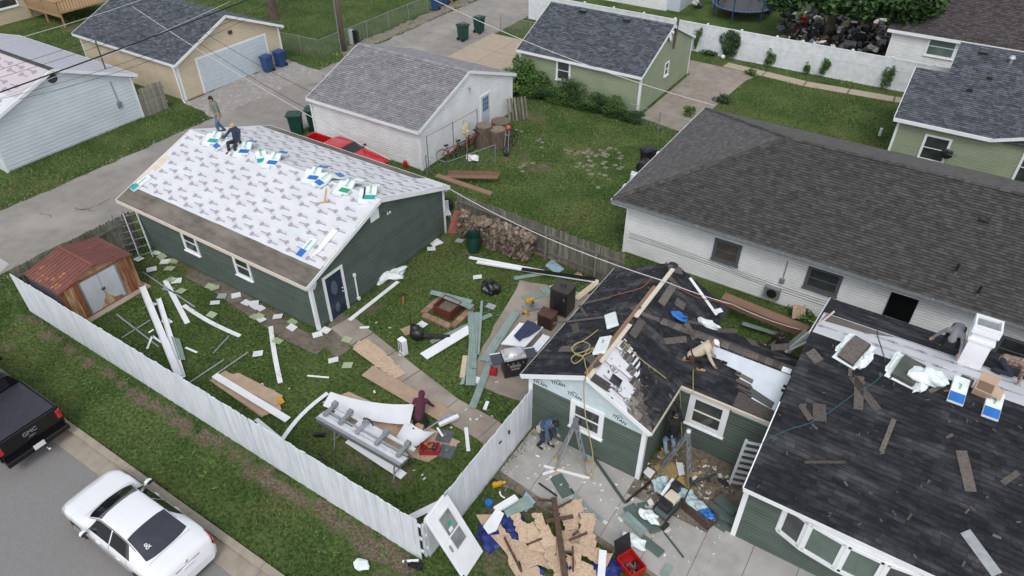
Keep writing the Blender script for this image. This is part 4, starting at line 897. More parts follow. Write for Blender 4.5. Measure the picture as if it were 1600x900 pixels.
# ell
ef2 = Frame((-1.05, ye0, EZ), (1, 0, 0), (0, yer-ye0, zer-EZ)); SLe = math.hypot(yer-ye0, zer-EZ); Le = 2.78
vd = (zer-EZ)/1.1*2.17
iw = ccw([(-2.35, SLe*.92), (-.02, SLe*.88), (-.05, SLe*.18), (-.8, SLe*.22), (-.85, SLe*.48), (-1.3, SLe*.5), (-1.35, SLe*.66), (-2.3, SLe*.72)])
shingles(ghr, ef2, [(-Le, 0), (0, 0), (0, SLe), (-Le-vd, SLe)], .143, .27, shN, single=40, seed=54, skip=(iw,))
eb2 = Frame((-1.02, ye1, EZ), (-1, 0, 0), (0, yer-ye1, zer-EZ)); SLe2 = math.hypot(yer-ye1, zer-EZ); shingles(ghr, eb2, [(0, 0), (2.8, 0), (2.8+vd, SLe2), (0, SLe2)], .143, .27, shN, seed=55)
patch(ghr, ef2, [(-2.9, SLe*.95), (-.05, SLe*.9), (-.1, SLe*.16), (-.85, SLe*.20), (-.9, SLe*.46), (-1.32, SLe*.48), (-1.36, SLe*.62), (-2.5, SLe*.68)], .002, .009, icew, 'ice_barrier')
patch(ghr, ef2, [(-.95, SLe*.30), (-.2, SLe*.22), (-.18, SLe*.34), (-.93, SLe*.44)], .010, .018, M('slate_strip', (.07, .078, .08), .8), 'shingle_strip')
for k in range(5):
    patch(ghr, ef2, [(-1.5+k*.1, SLe*(.62-k*.11)), (-.95, SLe*(.58-k*.1)), (-.95, SLe*(.50-k*.1)), (-1.5+k*.1, SLe*(.55-k*.11))], .002, .016+.002*k, shS, 'starter_shingle')
patch(ghr, ef2, [(-1.2, .02), (-.02, .02), (-.02, SLe*.2), (-1.2, SLe*.28)], .016, .026, shS, 'starter_shingle')
# main
shingles(ghr, mf, [(0, 0), (13, 0), (13, SLm), (0, SLm)], .143, .27, shN, single=170, seed=56)
mbk = Frame((12, 22.1, EZ), (-1, 0, 0), (0, -4.4, 1.78))
shingles(ghr, mbk, [(0, 0), (13.05, 0), (13.05, SLb*.50), (0, SLb*.50)], .143, .27, shN, seed=57)
s_ = patch(ghr, mbk, [(0, SLb*.46), (13.0, SLb*.46), (13.0, SLb), (0, SLb)], .002, .02, under, 'underlayment_sheet'); lb_ = MB()
for i in range(16):
    for j in range(2): logo(lb_, mbk, .5+i*.8+j*.4, SLb*(.62+.2*j), .023, (0, math.pi)[j], 1.2)
lb_.build('printed_marks', None, s_, world=True, kind='stuff')
patch(ghr, mbk, [(10.9, SLb*.5), (12.9, SLb*.48), (12.95, SLb*.68), (11.6, SLb*.62)], .022, .03, shOld, 'old_shingle_strip')
# ridge boards, fascia
tb = MB().m(wood)
rp0, rp1 = Vector((WR['xr'], WR['y0'], WR['zr'])), Vector((WR['xr'], WR['y1'], WR['zr']))
b = MB().m(wood); b.bar(rp0+Vector((.10, .0, .0)), Vector((WR['xr']+.10, 15.9, WR['zr'])), .13, .03); b.build('ridge_board', wood, ghr, world=True)
b = MB().m(redwood); b.bar(rp0+Vector((-.03, .05, .02)), rp1+Vector((-.03, -1.6, .02)), .12, .03); b.build('ridge_slot', None, ghr, world=True)
b = MB().m(wood); b.bar(Vector((WR['xr']+.10, 16.3, WR['zr']+.01)), Vector((WR['xr']+.10, 19.3, WR['zr']+.01)), .14, .04); b.build('ridge_board', wood, ghr, world=True)
caps(ghr, Vector((WR['xr'], 19.0, WR['zr'])), rp1, shN, w=.16)
caps(ghr, Vector((-1.0, yer, zer)), Vector((ell_x(zer)+.2, yer, zer)), shS, w=.16)
fb_ = [((WR['x0'], WR['y0'], EZ), (WR['xr'], WR['y0'], WR['zr']), whitebr), ((WR['x1'], WR['y0'], EZ), (WR['xr'], WR['y0'], WR['zr']), whitebr)]
for a, c, m_ in fb_:
    b = MB().m(m_); a = Vector(a); c = Vector(c); b.bar(a+Vector((0, -.018, -.07)), c+Vector((0, -.018, -.07)), .15, .03, roll=(0, 1, 0)); b.build('rake_board', m_, gh, world=True)
for a, c, m_ in (((WR['x1']+.016, WR['y0'], EZ-.06), (WR['x1']+.016, ye0, EZ-.06), wood), ((-3.80, ye0-.018, EZ-.06), (-1.1, ye0-.018, EZ-.06), wood), ((-1.05, 12.785, EZ-.06), (12, 12.785, EZ-.06), whitebr), ((WR['x0']-.016, WR['y0'], EZ-.06), (WR['x0']-.016, WR['y1'], EZ-.06), whitebr), ((-1.066, 12.8, EZ-.05), (-1.066, 15.36, EZ-.05+.93), whitebr), ((-1.066, 22.1, EZ-.03), (-1.066, 17.7, ZR-.03), whitebr)):
    b = MB().m(m_); b.bar(a, c, .03, .13); b.build('fascia', m_, gh, world=True)
b = MB().m(wood); b.bar((WR['x1']+.02, ye0-.05, EZ+.015), (-1.1, ye0-.05, EZ+.015), .06, .03); b.build('drip_edge', wood, gh, world=True)
b = MB().m(whitebr); b.bar((-3.5, ye0-.04, EZ+.045), (-5.1, ye0-.15, EZ+.5), .03, .02); 
b = MB().m(whitebr); b.bb((-1.05, 12.84, EZ-.13), (12, 13.1, EZ-.11)); b.build('soffit', None, gh, world=True)
# --- white metal chimney on the rear slope
C0 = mbk.hit(1512, 568); ch = thing('chimney', 'white metal clad chimney stack leaning over the rear roof slope', 'chimney', (C0.x, C0.y, C0.z-.5))
b = MB().m(whitebr); b.box((0, 0, .95), (.62, .55, 1.9), taper=.92); b.box((0, 0, 1.55), (.68, .61, .10)); b.box((0, 0, 1.88), (.70, .63, .16)); b.build('stack', whitebr, ch, bevel=.01)
b = MB().m(galv); b.box((0, 0, 1.97), (.52, .44, .02)); b.build('flue_top', galv, ch); b = MB().m(whitebr)
for sx, sy, dx, dy in ((0, .27, .70, .05), (0, -.27, .70, .05), (.32, 0, .05, .5), (-.32, 0, .05, .5)): b.box((sx, sy, 2.02), (dx, dy, .10))
b.build('rim', whitebr, ch)
b = MB().m(whitebr); b.slab([(-.42, -.5, .45), (0, -.34, .75), (0, -.30, .55), (-.42, -.44, .25)], .03); b.slab([(0, -.34, .75), (.42, -.5, .45), (.42, -.44, .25), (0, -.30, .55)], .03); b.build('flashing', whitebr, ch)
# ------------------------------------------------------------------ fences
def picket_fence(t, A, B, h, w, th, mt, gap=.006, jit=.03, tilt=.01, rail=None, side=1, top='flat', z0=0, sag=None):
    A = Vector((*A, 0)); B = Vector((*B, 0)); d = (B-A); L = d.length; d.normalize(); n = Vector((-d.y, d.x, 0))*side
    protos = []
    for k in range(3):
        b = MB().m(mt)
        if top == 'flat': b.box((w/2, 0, h/2), (w, th, h))
        else: b.prism([(0, 0), (w, 0), (w, h-.04), (w*.72, h), (w*.28, h), (0, h-.04)], -th/2, th/2); b.v = [(x, z, y) for x, y, z in b.v]; b.f = [f[::-1] for f in b.f]
        protos.append(b.data('picket'))
    k = int(L/(w+gap)); off = t.location
    for i in range(k):
        p = A+d*(i*(w+gap)); s = i*(w+gap)/L
        o = bpy.data.objects.new('picket', random.choice(protos)); COL.objects.link(o); o.parent = t
        zz = z0+random.uniform(-jit, jit)
        if sag: zz += sag(s)
        o.location = p-off+Vector((0, 0, zz)); o.rotation_euler = (random.uniform(-.006, .006), random.uniform(-tilt, tilt), math.atan2(d.y, d.x)+random.uniform(-.02, .02))
    if rail:
        for z_ in rail:
            b = MB().m(mt); b.bar(A+n*(th/2+.03)+Vector((0, 0, z_)), B+n*(th/2+.03)+Vector((0, 0, z_)), .045, .09); b.build('rail', mt, t, world=True)
        s = 0
        while s <= L+.1:
            b = MB().m(mt); p = A+d*min(s, L)+n*(th/2+.10); b.bb((p.x-.045, p.y-.045, 0), (p.x+.045, p.y+.045, h-.4)); b.build('post', mt, t, world=True); s += 2.42
fe = thing('picket_fence', 'long white board fence between the roadside grass and the yard', 'fence', (-27.7, 7.8, 0))
picket_fence(fe, (-27.65, 7.80), (-7.85, 7.72), 1.85, .138, .022, whitep, jit=.02, rail=(.4, 1.0, 1.6), side=1)
fe2 = thing('picket_fence', 'short white board fence running from corner door pile to the green house', 'fence', (-7.8, 7.8, 0))
picket_fence(fe2, (-7.80, 7.9), (-7.86, 13.40), 1.85, .138, .022, whitep, jit=.02, rail=(.4, 1.0, 1.6), side=1)
b = MB().m(blackm); b.box((-7.76, 11.9, 1.3), (.04, .05, .14)); b.box((-7.75, 11.4, 1.35), (.03, .12, .05)); b.build('gate_latch', blackm, fe2, world=True)
fw1 = thing('wooden_fence', 'weathered wooden fence behind the rusty shed along the alley', 'fence', (-28, 8, 0))
picket_fence(fw1, (-27.95, 7.95), (-27.95, 13.1), 1.8, .12, .02, oldwood, gap=.025, rail=(.35, 1.4), side=-1, top='dog')
fw2 = thing('wooden_fence', 'weathered grey wooden fence behind the firewood stack', 'fence', (-17.0, 22.2, 0))
FA, FB_ = G(700, 372), G(1012, 452)
FA = Vector((-17.2, 21.9, 0)); P1 = G(838, 398); P2_ = G(938, 428)
FBp = Vector((-8.5, 21.75, 0))
picket_fence(fw2, (-17.1, 22.05), (-8.6, 21.75), 1.65, .105, .02, oldwood, gap=.018, rail=(.35, 1.25), side=-1, top='dog')
fs = thing('wooden_fence', 'short piece of wooden fence at corner of the pale grey building', 'fence', (-39.4, 21.3, 0))
picket_fence(fs, (-39.6, 21.5), (-39.6, 23.1), 1.7, .14, .02, M('light_weathered_wood', (.28, .26, .22), .9, (.2, .185, .155), 9, island=.2, bump=.4), gap=.01, rail=(.4, 1.3), side=1)
# white vinyl privacy fence
vf = thing('vinyl_fence', 'tall white vinyl privacy fence with weeds growing against it', 'fence', (-27, 48.9, 0))
def vline(x): return 49.45+(x+17)*.012
x = -30.0
while x < 2.0:
    y = vline(x); p = MB().m(white); p.box((x, y, 1.0), (.13, .13, 2.0)); p.box((x, y, 2.03), (.17, .17, .05), taper=.5); p.build('post', white, vf, world=True)
    xe = x+2.4
    b = MB().m(white); b.bb((x+.065, y-.03, .08), (xe-.065, y+.03, 1.22)); b.build('panel', white, vf, world=True)
    b = MB().m(white); b.bb((x+.065, y-.035, 1.26), (xe-.065, y+.035, 1.86)); b.build('panel', white, vf, world=True)
    b = MB().m(white); b.bb((x+.06, y-.05, 1.86), (xe-.06, y+.05, 1.95)); b.bb((x+.06, y-.05, .0), (xe-.06, y+.05, .08)); b.bb((x+.06, y-.045, 1.215), (xe-.06, y+.045, 1.262)); b.build('rail', white, vf, world=True)
    x = xe
def chain(label, pts, h=1.25, step=2.4, mesh=.16, grp=None, tz=None):
    A0 = Vector((*pts[0], 0)); t = thing('chain_link_fence', label, 'fence', A0, group=grp); wires = MB().m(galv)
    for a, c in zip(pts[:-1], pts[1:]):
        a = Vector((*a, 0)); c = Vector((*c, 0)); L = (c-a).length; d = (c-a)/L; k = max(1, round(L/step))
        for i in range(k+1):
            p = a+d*(L*i/k); b = MB().m(galv); b.cyl(p, p+Vector((0, 0, h+.05)), .028, n=8); b.build('post', galv, t, world=True)
        b = MB().m(galv); b.cyl(a+Vector((0, 0, h)), c+Vector((0, 0, h)), .02, n=6); b.build('rail', galv, t, world=True)
        s = -h
        while s < L:
            for dr_ in (1, -1):
                s0, s1 = (s, s+h) if dr_ > 0 else (s+h, s); q0, q1 = s0, s1; z0, z1 = 0.03, h
                def cl(q): return min(max(q, 0), L)
                if abs(q1-q0) > 0:
                    t0 = (cl(q0)-q0)/(q1-q0); t1 = (cl(q1)-q0)/(q1-q0)
                    if abs(t1-t0) > .02: wires.bar(a+d*cl(q0)+Vector((0, 0, z0+(z1-z0)*t0)), a+d*cl(q1)+Vector((0, 0, z0+(z1-z0)*t1)), .006)
            s += mesh
    wires.build('wire_mesh', galv, t, world=True, kind='stuff'); return t
chain('low chain link fence beside the lawn and gravel at top left', [(-37.9, 34.2), (-37.9, 56), ], 1.2)
chain('chain link fence turning behind the blue bins and cream garage', [(-37.9, 34.2), (-41.5, 33.9), (-41.5, 32.6)], 1.2)
chain('tall bare chain link fence beside bicycles at white garage wall', [(-21.3, 25.2), (-21.0, 29.2)], 2.0, 2.0, 1.6)
chain('leaning chain link panel by the corner of white garage', [(-21.2, 24.9), (-19.9, 24.9), (-18.9, 27.8)], 1.1, 3, .55)
chain('low chain link fence at rear of the sage driveway', [(-15.2, 36.3), (-11.3, 35.9), (-8.5, 37.0)], 1.1, 2.2, .25)
chain('chain link fence corner behind tan driveway slab', [(-30.2, 45.4), (-24.8, 45.4)], 1.2, 2.2)
b = None
# ------------------------------------------------------------------ loose things: helpers
def quad_item(name, label, cat, px, mt, th=.012, z=.03, group=None, fr=GROUND, bend=None, cat2=None):
    """a flat panel, its corners given where they lie; z = height above the surface of each corner (or one number)"""
    zs = z if isinstance(z, (list, tuple)) else [z]*len(px)
    P = [fr.hit(q[0], q[1], zz) for q, zz in zip(px, zs)]
    c = sum(P, Vector())/len(P); t = MB().m(mt)
    if mt is osb and len(P) > 3:
        Q = []; rj = random.Random(len(label))
        for i in range(len(P)):
            a = P[i]; d = P[(i+1) % len(P)]-a; n_ = max(1, int(d.length/.09)) if (i+len(label)) % 2 else 1; s_ = d.cross(fr.N).normalized()
            Q += [a+d*(k/n_)+(s_*rj.uniform(-.05, .07) if k else Vector()) for k in range(n_)]
        P = Q
    if len(P) == 4 and bend:
        n = 8; up_ = fr.N; A, B, C_, D = [p-c for p in P]; top = []; bot = []
        for i in range(n+1):
            s = i/n; k = bend*math.sin(math.pi*s) if bend > 0 else -bend*abs(2*s-1)**2.2
            a = A.lerp(B, s)+up_*k; d = D.lerp(C_, s)+up_*k; top += [a, d]; bot += [a-up_*th, d-up_*th]
        o = len(top); fs = [(2*i, 2*i+2, 2*i+3, 2*i+1) for i in range(n)]+[(o+2*i, o+2*i+1, o+2*i+3, o+2*i+2) for i in range(n)]
        for i in range(n): fs += [(2*i, o+2*i, o+2*i+2, 2*i+2), (2*i+1, 2*i+3, o+2*i+3, o+2*i+1)]
        fs += [(0, 1, o+1, o), (2*n, o+2*n, o+2*n+1, 2*n+1)]
        t.add(top+bot, fs)
    else: t.slab([p-c for p in P], th)
    o = t.build(name, mt); o.location = c
    return tag(o, label, cat, group)
def plank(name, label, cat, a, b_, w, mt, th=.02, z=.03, z2=None, fr=GROUND, group=None, chan=False, ribs=0, droop=0):
    A = fr.hit(*a, z); B = fr.hit(*b_, z if z2 is None else z2); c = (A+B)/2; t = MB().m(mt); d = (B-A); L = d.length; d.normalize(); up_ = fr.N; s_ = d.cross(up_).normalized()
    if droop:
        n = 8; prev = A-c
        pts = [(A-c).lerp(B-c, i/n)+s_*droop*math.sin(math.pi*i/n) for i in range(n+1)]
        for p, q in zip(pts[:-1], pts[1:]): t.bar(p, q+(q-p)*.01, w, th, roll=up_)
    else: t.bar(A-c, B-c, w, th, roll=up_)
    if chan:
        for k in (-1, 1): t.bar(A-c+s_*k*w/2+up_*.03, B-c+s_*k*w/2+up_*.03, .012, .06, roll=up_)
    for i in range(ribs):
        k = -w/2+w*(i+.5)/ribs; t.bar(A-c+s_*k+up_*(th/2+.008), B-c+s_*k+up_*(th/2+.008), w/ribs*.35, .016, roll=up_)
    o = t.build(name, mt); o.location = c
    return tag(o, label, cat, group)
ORD = ['first', 'second', 'third', 'fourth', 'fifth', 'sixth', 'seventh', 'eighth', 'ninth', 'tenth', 'eleventh', 'twelfth', 'thirteenth', 'fourteenth', 'fifteenth', 'sixteenth', 'seventeenth', 'eighteenth']
whtile = M('white_tile', (.74, .76, .76), .5, (.66, .68, .68), 3); grtile = M('pale_green_tile', (.36, .44, .27), .6, (.31, .385, .235), 3); gytile = M('grey_tile', (.33, .35, .37), .6, (.28, .3, .32), 3)
def tile(px, py, mt, label, grp='loose siding squares scattered in the yard', s=.33, s2=None, tilt=0):
    P = G(px, py, .03); b = MB().m(mt); b.box((0, 0, .004), (s, s2 or s*.8, .008)); 
    o = b.build('siding_square', mt); o.location = P+Vector((0, 0, random.uniform(0, .03))); o.rotation_euler = (random.uniform(-.12, .12), random.uniform(-.12, .12), random.uniform(-.6, .6)+.4)
    return tag(o, label, 'siding square', grp)
row = [(245,395,'w'),(253,401,'g'),(258,409,'w'),(271,408,'g'),(265,420,'g'),(237,421,'w'),(217,405,'w'),(268,437,'g'),(276,439,'w'),(263,451,'y'),(283,455,'g')]
cn = {'w': ('white', whtile), 'g': ('pale green', grtile), 'y': ('grey', gytile)}
cnt = {}
for x, y, c in row:
    cnt[c] = cnt.get(c, 0)+1; tile(x, y, cn[c][1], '%s %s siding square on soil between rusty shed and dark green garage' % (ORD[cnt[c]-1], cn[c][0]) if not (c == 'y') else 'grey siding square lying over the end of a white board near shed', s=.40)
cnt = {}
for x, y, c in [(328,447,'g'),(336,450,'g'),(347,463,'y'),(336,473,'w'),(331,492,'g'),(369,462,'w'),(385,473,'w'),(397,474,'w'),(398,495,'g'),(400,480,'w'),(407,482,'w'),(405,494,'g'),(408,499,'w'),(434,495,'w'),(457,503,'g'),(456,512,'w'),(496,523,'w'),(509,516,'w'),(434,533,'g')]:
    cnt[c] = cnt.get(c, 0)+1; tile(x, y, cn[c][1], '%s %s siding square counted from the shed along the garage side path' % (ORD[cnt[c]-1], cn[c][0]), s=.36)
for x, y, c, lab in [(237,477,'w','small white square beside the two long white trim boards near shed'),(261,503,'w','white square between crossed trim boards in the left yard'),(403,553,'w','white square on grass left of the long leaning trim strip'),(542,531,'g','pale green square on grass near the strand board sheet'),(521,563,'w','white square on the lawn left of the strand board'),(543,571,'g','pale green square on grass beside the long cardboard strip'),(660,507,'w','white square on grass beside the black bags'),(746,433,'w','white square on lawn left of the garbage bag'),(674,389,'w','small white square below the crumpled sheet by the garage corner'),(718,377,'y','grey square on soil in front of the firewood stack'),(746,594,'w','white square on stacked green panels beside the path'),(767,479,'y','small grey blue square on grass under the garbage bag')]:
    tile(x, y, cn[c][1], lab, s=.36)
quad_item('crumpled_sheet', 'white bent metal sheet on soil by rear corner of the green garage', 'sheet', [(670,378),(683,372),(693,379),(677,386)], whitebr, .01, .06)
o = quad_item('plywood_offcut', 'tan plywood square leaning by the neighbour wall', 'offcut', [(1237,497),(1240,475),(1260,478),(1257,499)], osb, .02, [.1,.6,.6,.1])
P = NF.hit(1208, 454); t = thing('wall_fan_unit', 'grey square fan unit mounted on white neighbour wall', 'fan unit', P); b = MB().m(galv); b.box((0, -.12, 0), (.62, .22, .5)); b.build('housing', galv, t, bevel=.02); b = MB().m(black); b.cyl((0, -.23, 0), (0, -.245, 0), .2, n=20); f_ = b.build('grille', black, t)
# white trim boards
B_ = 'trim_board'
for a, c, w, lab, kw in [((546,500),(622,440),.17,'long white trim board lying from garden path to garage wall',{}),
    ((222,448),(280,588),.24,'longest white trim board of the pile right of the rusty shed',dict(z=.12,chan=True)),
    ((248,467),(286,590),.18,'white trim board lying right beside the longest one near shed',dict(z=.06,chan=True)),
    ((258,438),(293,505),.20,'short white trim board on the lawn with a grey square across its top',{}),
    ((287,477),(375,525),.17,'bent white trim board alone on the lawn below the garage side path',dict(droop=.09)),
    ((423,510),(438,598),.17,'white trim strip lying upright in the picture in mid yard',dict(droop=.03)),
    ((480,587),(514,590),.07,'small pair of thin white strips on grass above long cardboard',{}),
    ((562,512),(577,511),.10,'tiny white scrap strip lying on the garden path',{}),
    ((512,614),(440,688),.15,'long curved white strip between fence and the bending machine',dict(droop=.14,z=.08)),
    ((400,655),(440,688),.14,'white strip leaning low against inside of the long white fence',dict(z=.1)),
    ((728,668),(732,705),.12,'short white stick on grass right of the tool bag',{}),
    ((762,627),(757,640),.12,'short white stub standing by the garden path near the gate',dict(z=.1)),
    ((635,812),(690,785),.22,'white board on grass inside the fence corner',dict(z=.1)),
    ((850,728),(920,747),.09,'longer white strip of a crossed pair on the concrete',{}),
    ((872,733),(848,741),.09,'shorter white strip of the crossed pair on the concrete',dict(z=.05)),
    ((942,861),(939,905),.20,'white post lying over blue tarp at bottom of picture',dict(z=.5,th=.1)),
    ((807,777),(774,797),.20,'white gutter length across the top of scrap pile',dict(z=.3,th=.08))]:
    plank(B_, lab, 'board', a, c, w, whitebr, group='white trim boards left lying about', **kw)
for a, c, lab in [((182,491),(248,542),'thin grey strip crossing the lawn below the shed'),((190,528),(235,500),'thin pale strip crossing another strip below the shed'),((223,425),(305,480),'long grey strip running from shed corner across the lawn'),((333,552),(358,525),'thin green strip alone on the left lawn'),((297,597),(350,562),'thin grey strip just inside the long fence, nearer the shed'),((333,588),(388,550),'thin grey strip ending above the cardboard stack')]:
    plank('thin_strip', lab, 'strip', a, c, .055, gytile if 'green' not in lab else greenp, group='thin metal strips on the left lawn')
for k, (a, c) in enumerate([((230,545),(238,525)),((238,525),(252,535)),((246,500),(256,525)),((253,520),(262,548)),((240,515),(232,520)),((290,543),(308,551))]):
    plank('trim_scrap', ['short','bent','curved','slim','tiny','crumpled'][k]+' white scrap under the long trim boards right of shed', 'scrap', a, c, .08, whitebr, z=.05, group='white scraps under the trim boards')
quad_item('loose_siding', 'grey green corrugated panel lying under the white trim boards near shed', 'panel', [(267,525),(281,530),(290,562),(279,562)], greenp, .02, .08)
plank('long_board', 'broad white board on grass between the garden path and green panels', 'board', (662,557), (735,513), .42, whitebr, z=.10, th=.03)
# green siding panels
gp_ = 'loose_siding'; GP = 'grey green siding panels lying in piles'
for a, c, w, lab, kw in [((673,535),(768,491),.20,'long grey green panel under the broad white board',{}),((743,488),(735,602),.34,'wide grey green panel lying down the garden path edge',dict(z=.08)),((735,487),(740,575),.22,'grey green panel partly covered beside the widest one',dict(z=.13)),
    ((753,470),(747,554),.10,'narrow grey green strip right of the widest panel',dict(z=.08)),((732,560),(722,600),.12,'narrow strip hanging off the panel pile near the path',{}),((806,488),(757,564),.34,'long panel across the worn concrete left of the white table',dict(z=.1)),((768,560),(738,637),.26,'grey green panel pointing to the garden path near gate',dict(z=.06)),
    ((846,459),(818,467),.40,'ribbed panel scrap at corner of worn concrete',{}),((848,448),(860,462),.34,'short panel scrap tucked by the black smoker',{}),((803,435),(850,427),.22,'flat panel piece on lawn under the long gutters',{}),((673,456),(737,472),.26,'panel lying on top of the brick fire pit, upper',dict(z=.35)),((690,460),(738,480),.30,'panel lying on top of the brick fire pit, lower',dict(z=.38)),
    ((868,743),(888,775),.42,'ribbed green panel alone on the clean concrete',{}),((982,790),(1012,828),.40,'dark green panel at left of the compressor',dict(z=.08)),((1003,785),(1024,832),.34,'dark green panel nearest the compressor',dict(z=.05)),((975,803),(1006,832),.30,'pale blue green panel on top of patio pile',dict(z=.14)),((1002,840),(1034,866),.30,'green panel lying half over the grass edge below the patio',dict(z=.05)),
    ((1120,777),(1150,800),.36,'upper green panel of the heap by house corner',dict(z=.18)),((1107,792),(1148,812),.40,'middle green panel of the heap by house corner',dict(z=.12)),((1106,806),(1136,826),.34,'lowest green panel of the heap by house corner',{}),((1047,883),(1036,900),.20,'narrow blue grey panel end on grass at bottom edge',dict(z=.06)),
    ((890,763),(947,820),.12,'thin green strip along the edge of the scrap board pile',{}),((788,800),(829,783),.42,'green panel lying on grass above the scrap boards',dict(z=.18)),((1160,505),(1215,522),.22,'green panel on grass behind the house',dict(z=.3)),((1228,548),(1262,520),.4,'green panel standing by the man behind the roof',dict(z=1.2,z2=2.0))]:
    m_ = greenp
    if 'dark' in lab or 'heap' in lab or 'alone on the clean' in lab or 'half over' in lab: m_ = M('darker_green_panel', (.085, .12, .105), .5, (.105, .145, .128), 3)
    plank(gp_, lab, 'panel', a, c, w, m_, th=.014, group=GP, ribs=3 if w > .2 else 0, **kw)
quad_item('blue_sheet', 'pale blue foam sheet lying on lawn by the long gutters', 'sheet', [(852,415),(862,404),(882,420),(870,428)], M('pale_blue_foam', (.33, .46, .54), .5, (.28,.4,.48), 3), .03, .06)
quad_item('blue_sheet', 'pale blue sheet under the green panel at top of scrap pile', 'sheet', [(809,790),(822,768),(837,784),(822,800)], MATS['pale_blue_foam'], .02, .12)
quad_item('wood_chip', 'tan plywood offcut on grass by the ends of gutters', 'offcut', [(895,430),(903,424),(912,431),(903,436)], osb, .02, .04)
# long gutters
for a, c, w, m_, lab in [((733,403),(850,425),.12,whitebr,'white gutter length starting near the firewood'),((745,410),(935,441),.16,whitebr,'longest white gutter across the lawn'),((815,421),(930,437),.14,black,'black inner side of a long gutter on the lawn'),((870,452),(935,432),.0,None,None)]:
    if m_: plank('gutter_length', lab, 'gutter', a, c, w, m_, z=.08 if m_ is whitebr else .16, chan=True, group='gutter lengths lying on the back lawn')
for a, c, w, lab in [((900,467),(933,441),.26,'pale plank right of the black smoker'),((861,450),(874,442),.2,'short pale plank behind the black smoker'),((826,483),(838,470),.12,'pale scrap plank by the yellow saw'),((838,507),(850,495),.2,'pale plank under the brown cabinet'),((722,590),(727,556),.18,'tan plank on grass beside green panels')]:
    plank('lumber', lab, 'plank', a, c, w, lumber, th=.04, z=.05, group='pale lumber offcuts')
plank('reddish_plank', 'long reddish plank lying on ground along back fence', 'plank', (830,393), (945,432), .14, redwood, z=.08, th=.05)
# reddish boards on top of the back fence
for A, B, lab, w in [((-18.9,22.4,1.9),(-13.6,22.6,2.0),'long reddish brown board resting on the fence beside the garage corner',.32),]:
    A = Vector(A); B = Vector(B); 
A = G(682, 274, 1.9); B = G(768, 303, 1.7); t = MB().m(redwood); c = (A+B)/2; t.bar(A-c, B-c, .30, .05); o = t.build('board', redwood); o.location = c; tag(o, 'long reddish board resting on the fence behind garage corner', 'board')
A = G(697, 275, .35); B = G(778, 277, .35); t = MB().m(redwood); c = (A+B)/2; t.bar(A-c, B-c, .32, .05); t.bar(A-c+Vector((0, .16, .1)), B-c+Vector((0, .16, .1)), .04, .25); o = t.build('beam', redwood); o.location = c; tag(o, 'reddish brown beam lying on lawn beside white garage', 'beam')
A = G(1130, 462, 1.0); B = G(1262, 515, 1.0); t = MB().m(redwood); c = (A+B)/2; t.bar(A-c, B-c, .42, .05); t.bar(A-c+Vector((0, -.2, -.12)), B-c+Vector((0, -.2, -.12)), .05, .28); o = t.build('beam', redwood); o.location = c; tag(o, 'long brown beam behind the ell under neighbour windows', 'beam')
# strand board and cardboard in the yard
quad_item('strand_board', 'ragged strand board sheet lying beside the garden path', 'board', [(551,545),(560,532),(575,530),(600,548),(635,583),(617,592),(585,570)], osb, .015, .05)
quad_item('cardboard', 'long narrow cardboard strip beside the garden path', 'cardboard', [(565,586),(583,571),(712,645),(694,662)], card, .02, .06)
cs = thing('cardboard_stack', 'flattened brown cardboard stack with a white board across it', 'cardboard', G(385, 615))
for k, q in enumerate([[(327,594),(352,579),(445,628),(409,652)],[(335,600),(360,583),(430,610),(440,640),(410,650)],[(345,590),(372,582),(442,618),(432,634)]]):
    b = MB().m(card); P = [G(*p_, .04+.03*k) for p_ in q]; b.slab(P, .02); b.build('sheet', card, cs, world=True)
b = MB().m(yel); P = [G(432,622,.14), G(440,620,.14), G(445,628,.14), G(437,632,.14)]; b.slab(P, .01); b.build('yellow_tag', yel, cs, world=True)
plank(B_, 'white board lying on top of the flattened cardboard stack', 'board', (335,586), (450,656), .25, whitebr, z=.16)
quad_item('cardboard', 'large cardboard sheet spread under the bending machine', 'cardboard', [(503,628),(545,612),(720,690),(668,722),(600,700)], card, .02, .035)
quad_item('aluminium_sheet', 'large curled white sheet lying on cardboard behind bending machine', 'sheet', [(518,619),(648,638),(641,670),(506,641)], whitebr, .006, [.25,.1,.1,.25], bend=-.22)
quad_item('aluminium_sheet', 'smaller curled white sheet near the red tool bag', 'sheet', [(637,663),(683,681),(655,703),(621,690)], whitebr, .006, .1, bend=-.25)
plank(B_, 'white coil board on grass under front of bending machine', 'board', (544,687), (631,744), .28, whitebr, z=.05)
# --- metal bending machine
bk = thing('bending_machine', 'long aluminium sheet bending machine on folding legs in the yard', 'metal brake', (-11.7, 9.75, 0))
L0, L1 = -1.75, 1.7; b = MB().m(alum)
b.bar((L0, -.32, .84), (L1, -.32, .84), .10, .09); b.build('front_rail', alum, bk); b = MB().m(galv); b.bar((L0, -.37, .80), (L1, -.37, .80), .015, .16); b.build('front_lip', galv, bk); b = MB().m(alumw); b.bar((L0, -.20, .86), (L1, -.20, .86), .16, .02); b.bar((L0, -.05, .84), (L1, -.05, .84), .1, .015); b.build('bed', alumw, bk)
b = MB().m(alum); b.bar((L0+.1, .02, .93), (L1, .02, .93), .05, .05); b.build('hinge_rail', alum, bk); b = MB().m(alumw); b.bar((L0+.2, .34, .85), (L1, .34, .85), .12, .05); b.build('rear_rail', alumw, bk)
for k, x in enumerate((-1.55, -.9, -.2, .6, 1.45)):
    b = MB().m(galv if k in (0, 1, 3, 4) else alum); b.box((x, .1, .93), (.13, .56, .12)); b.box((x, .33, 1.0), (.16, .18, .14)); b.build('arm', None, bk, bevel=.01)
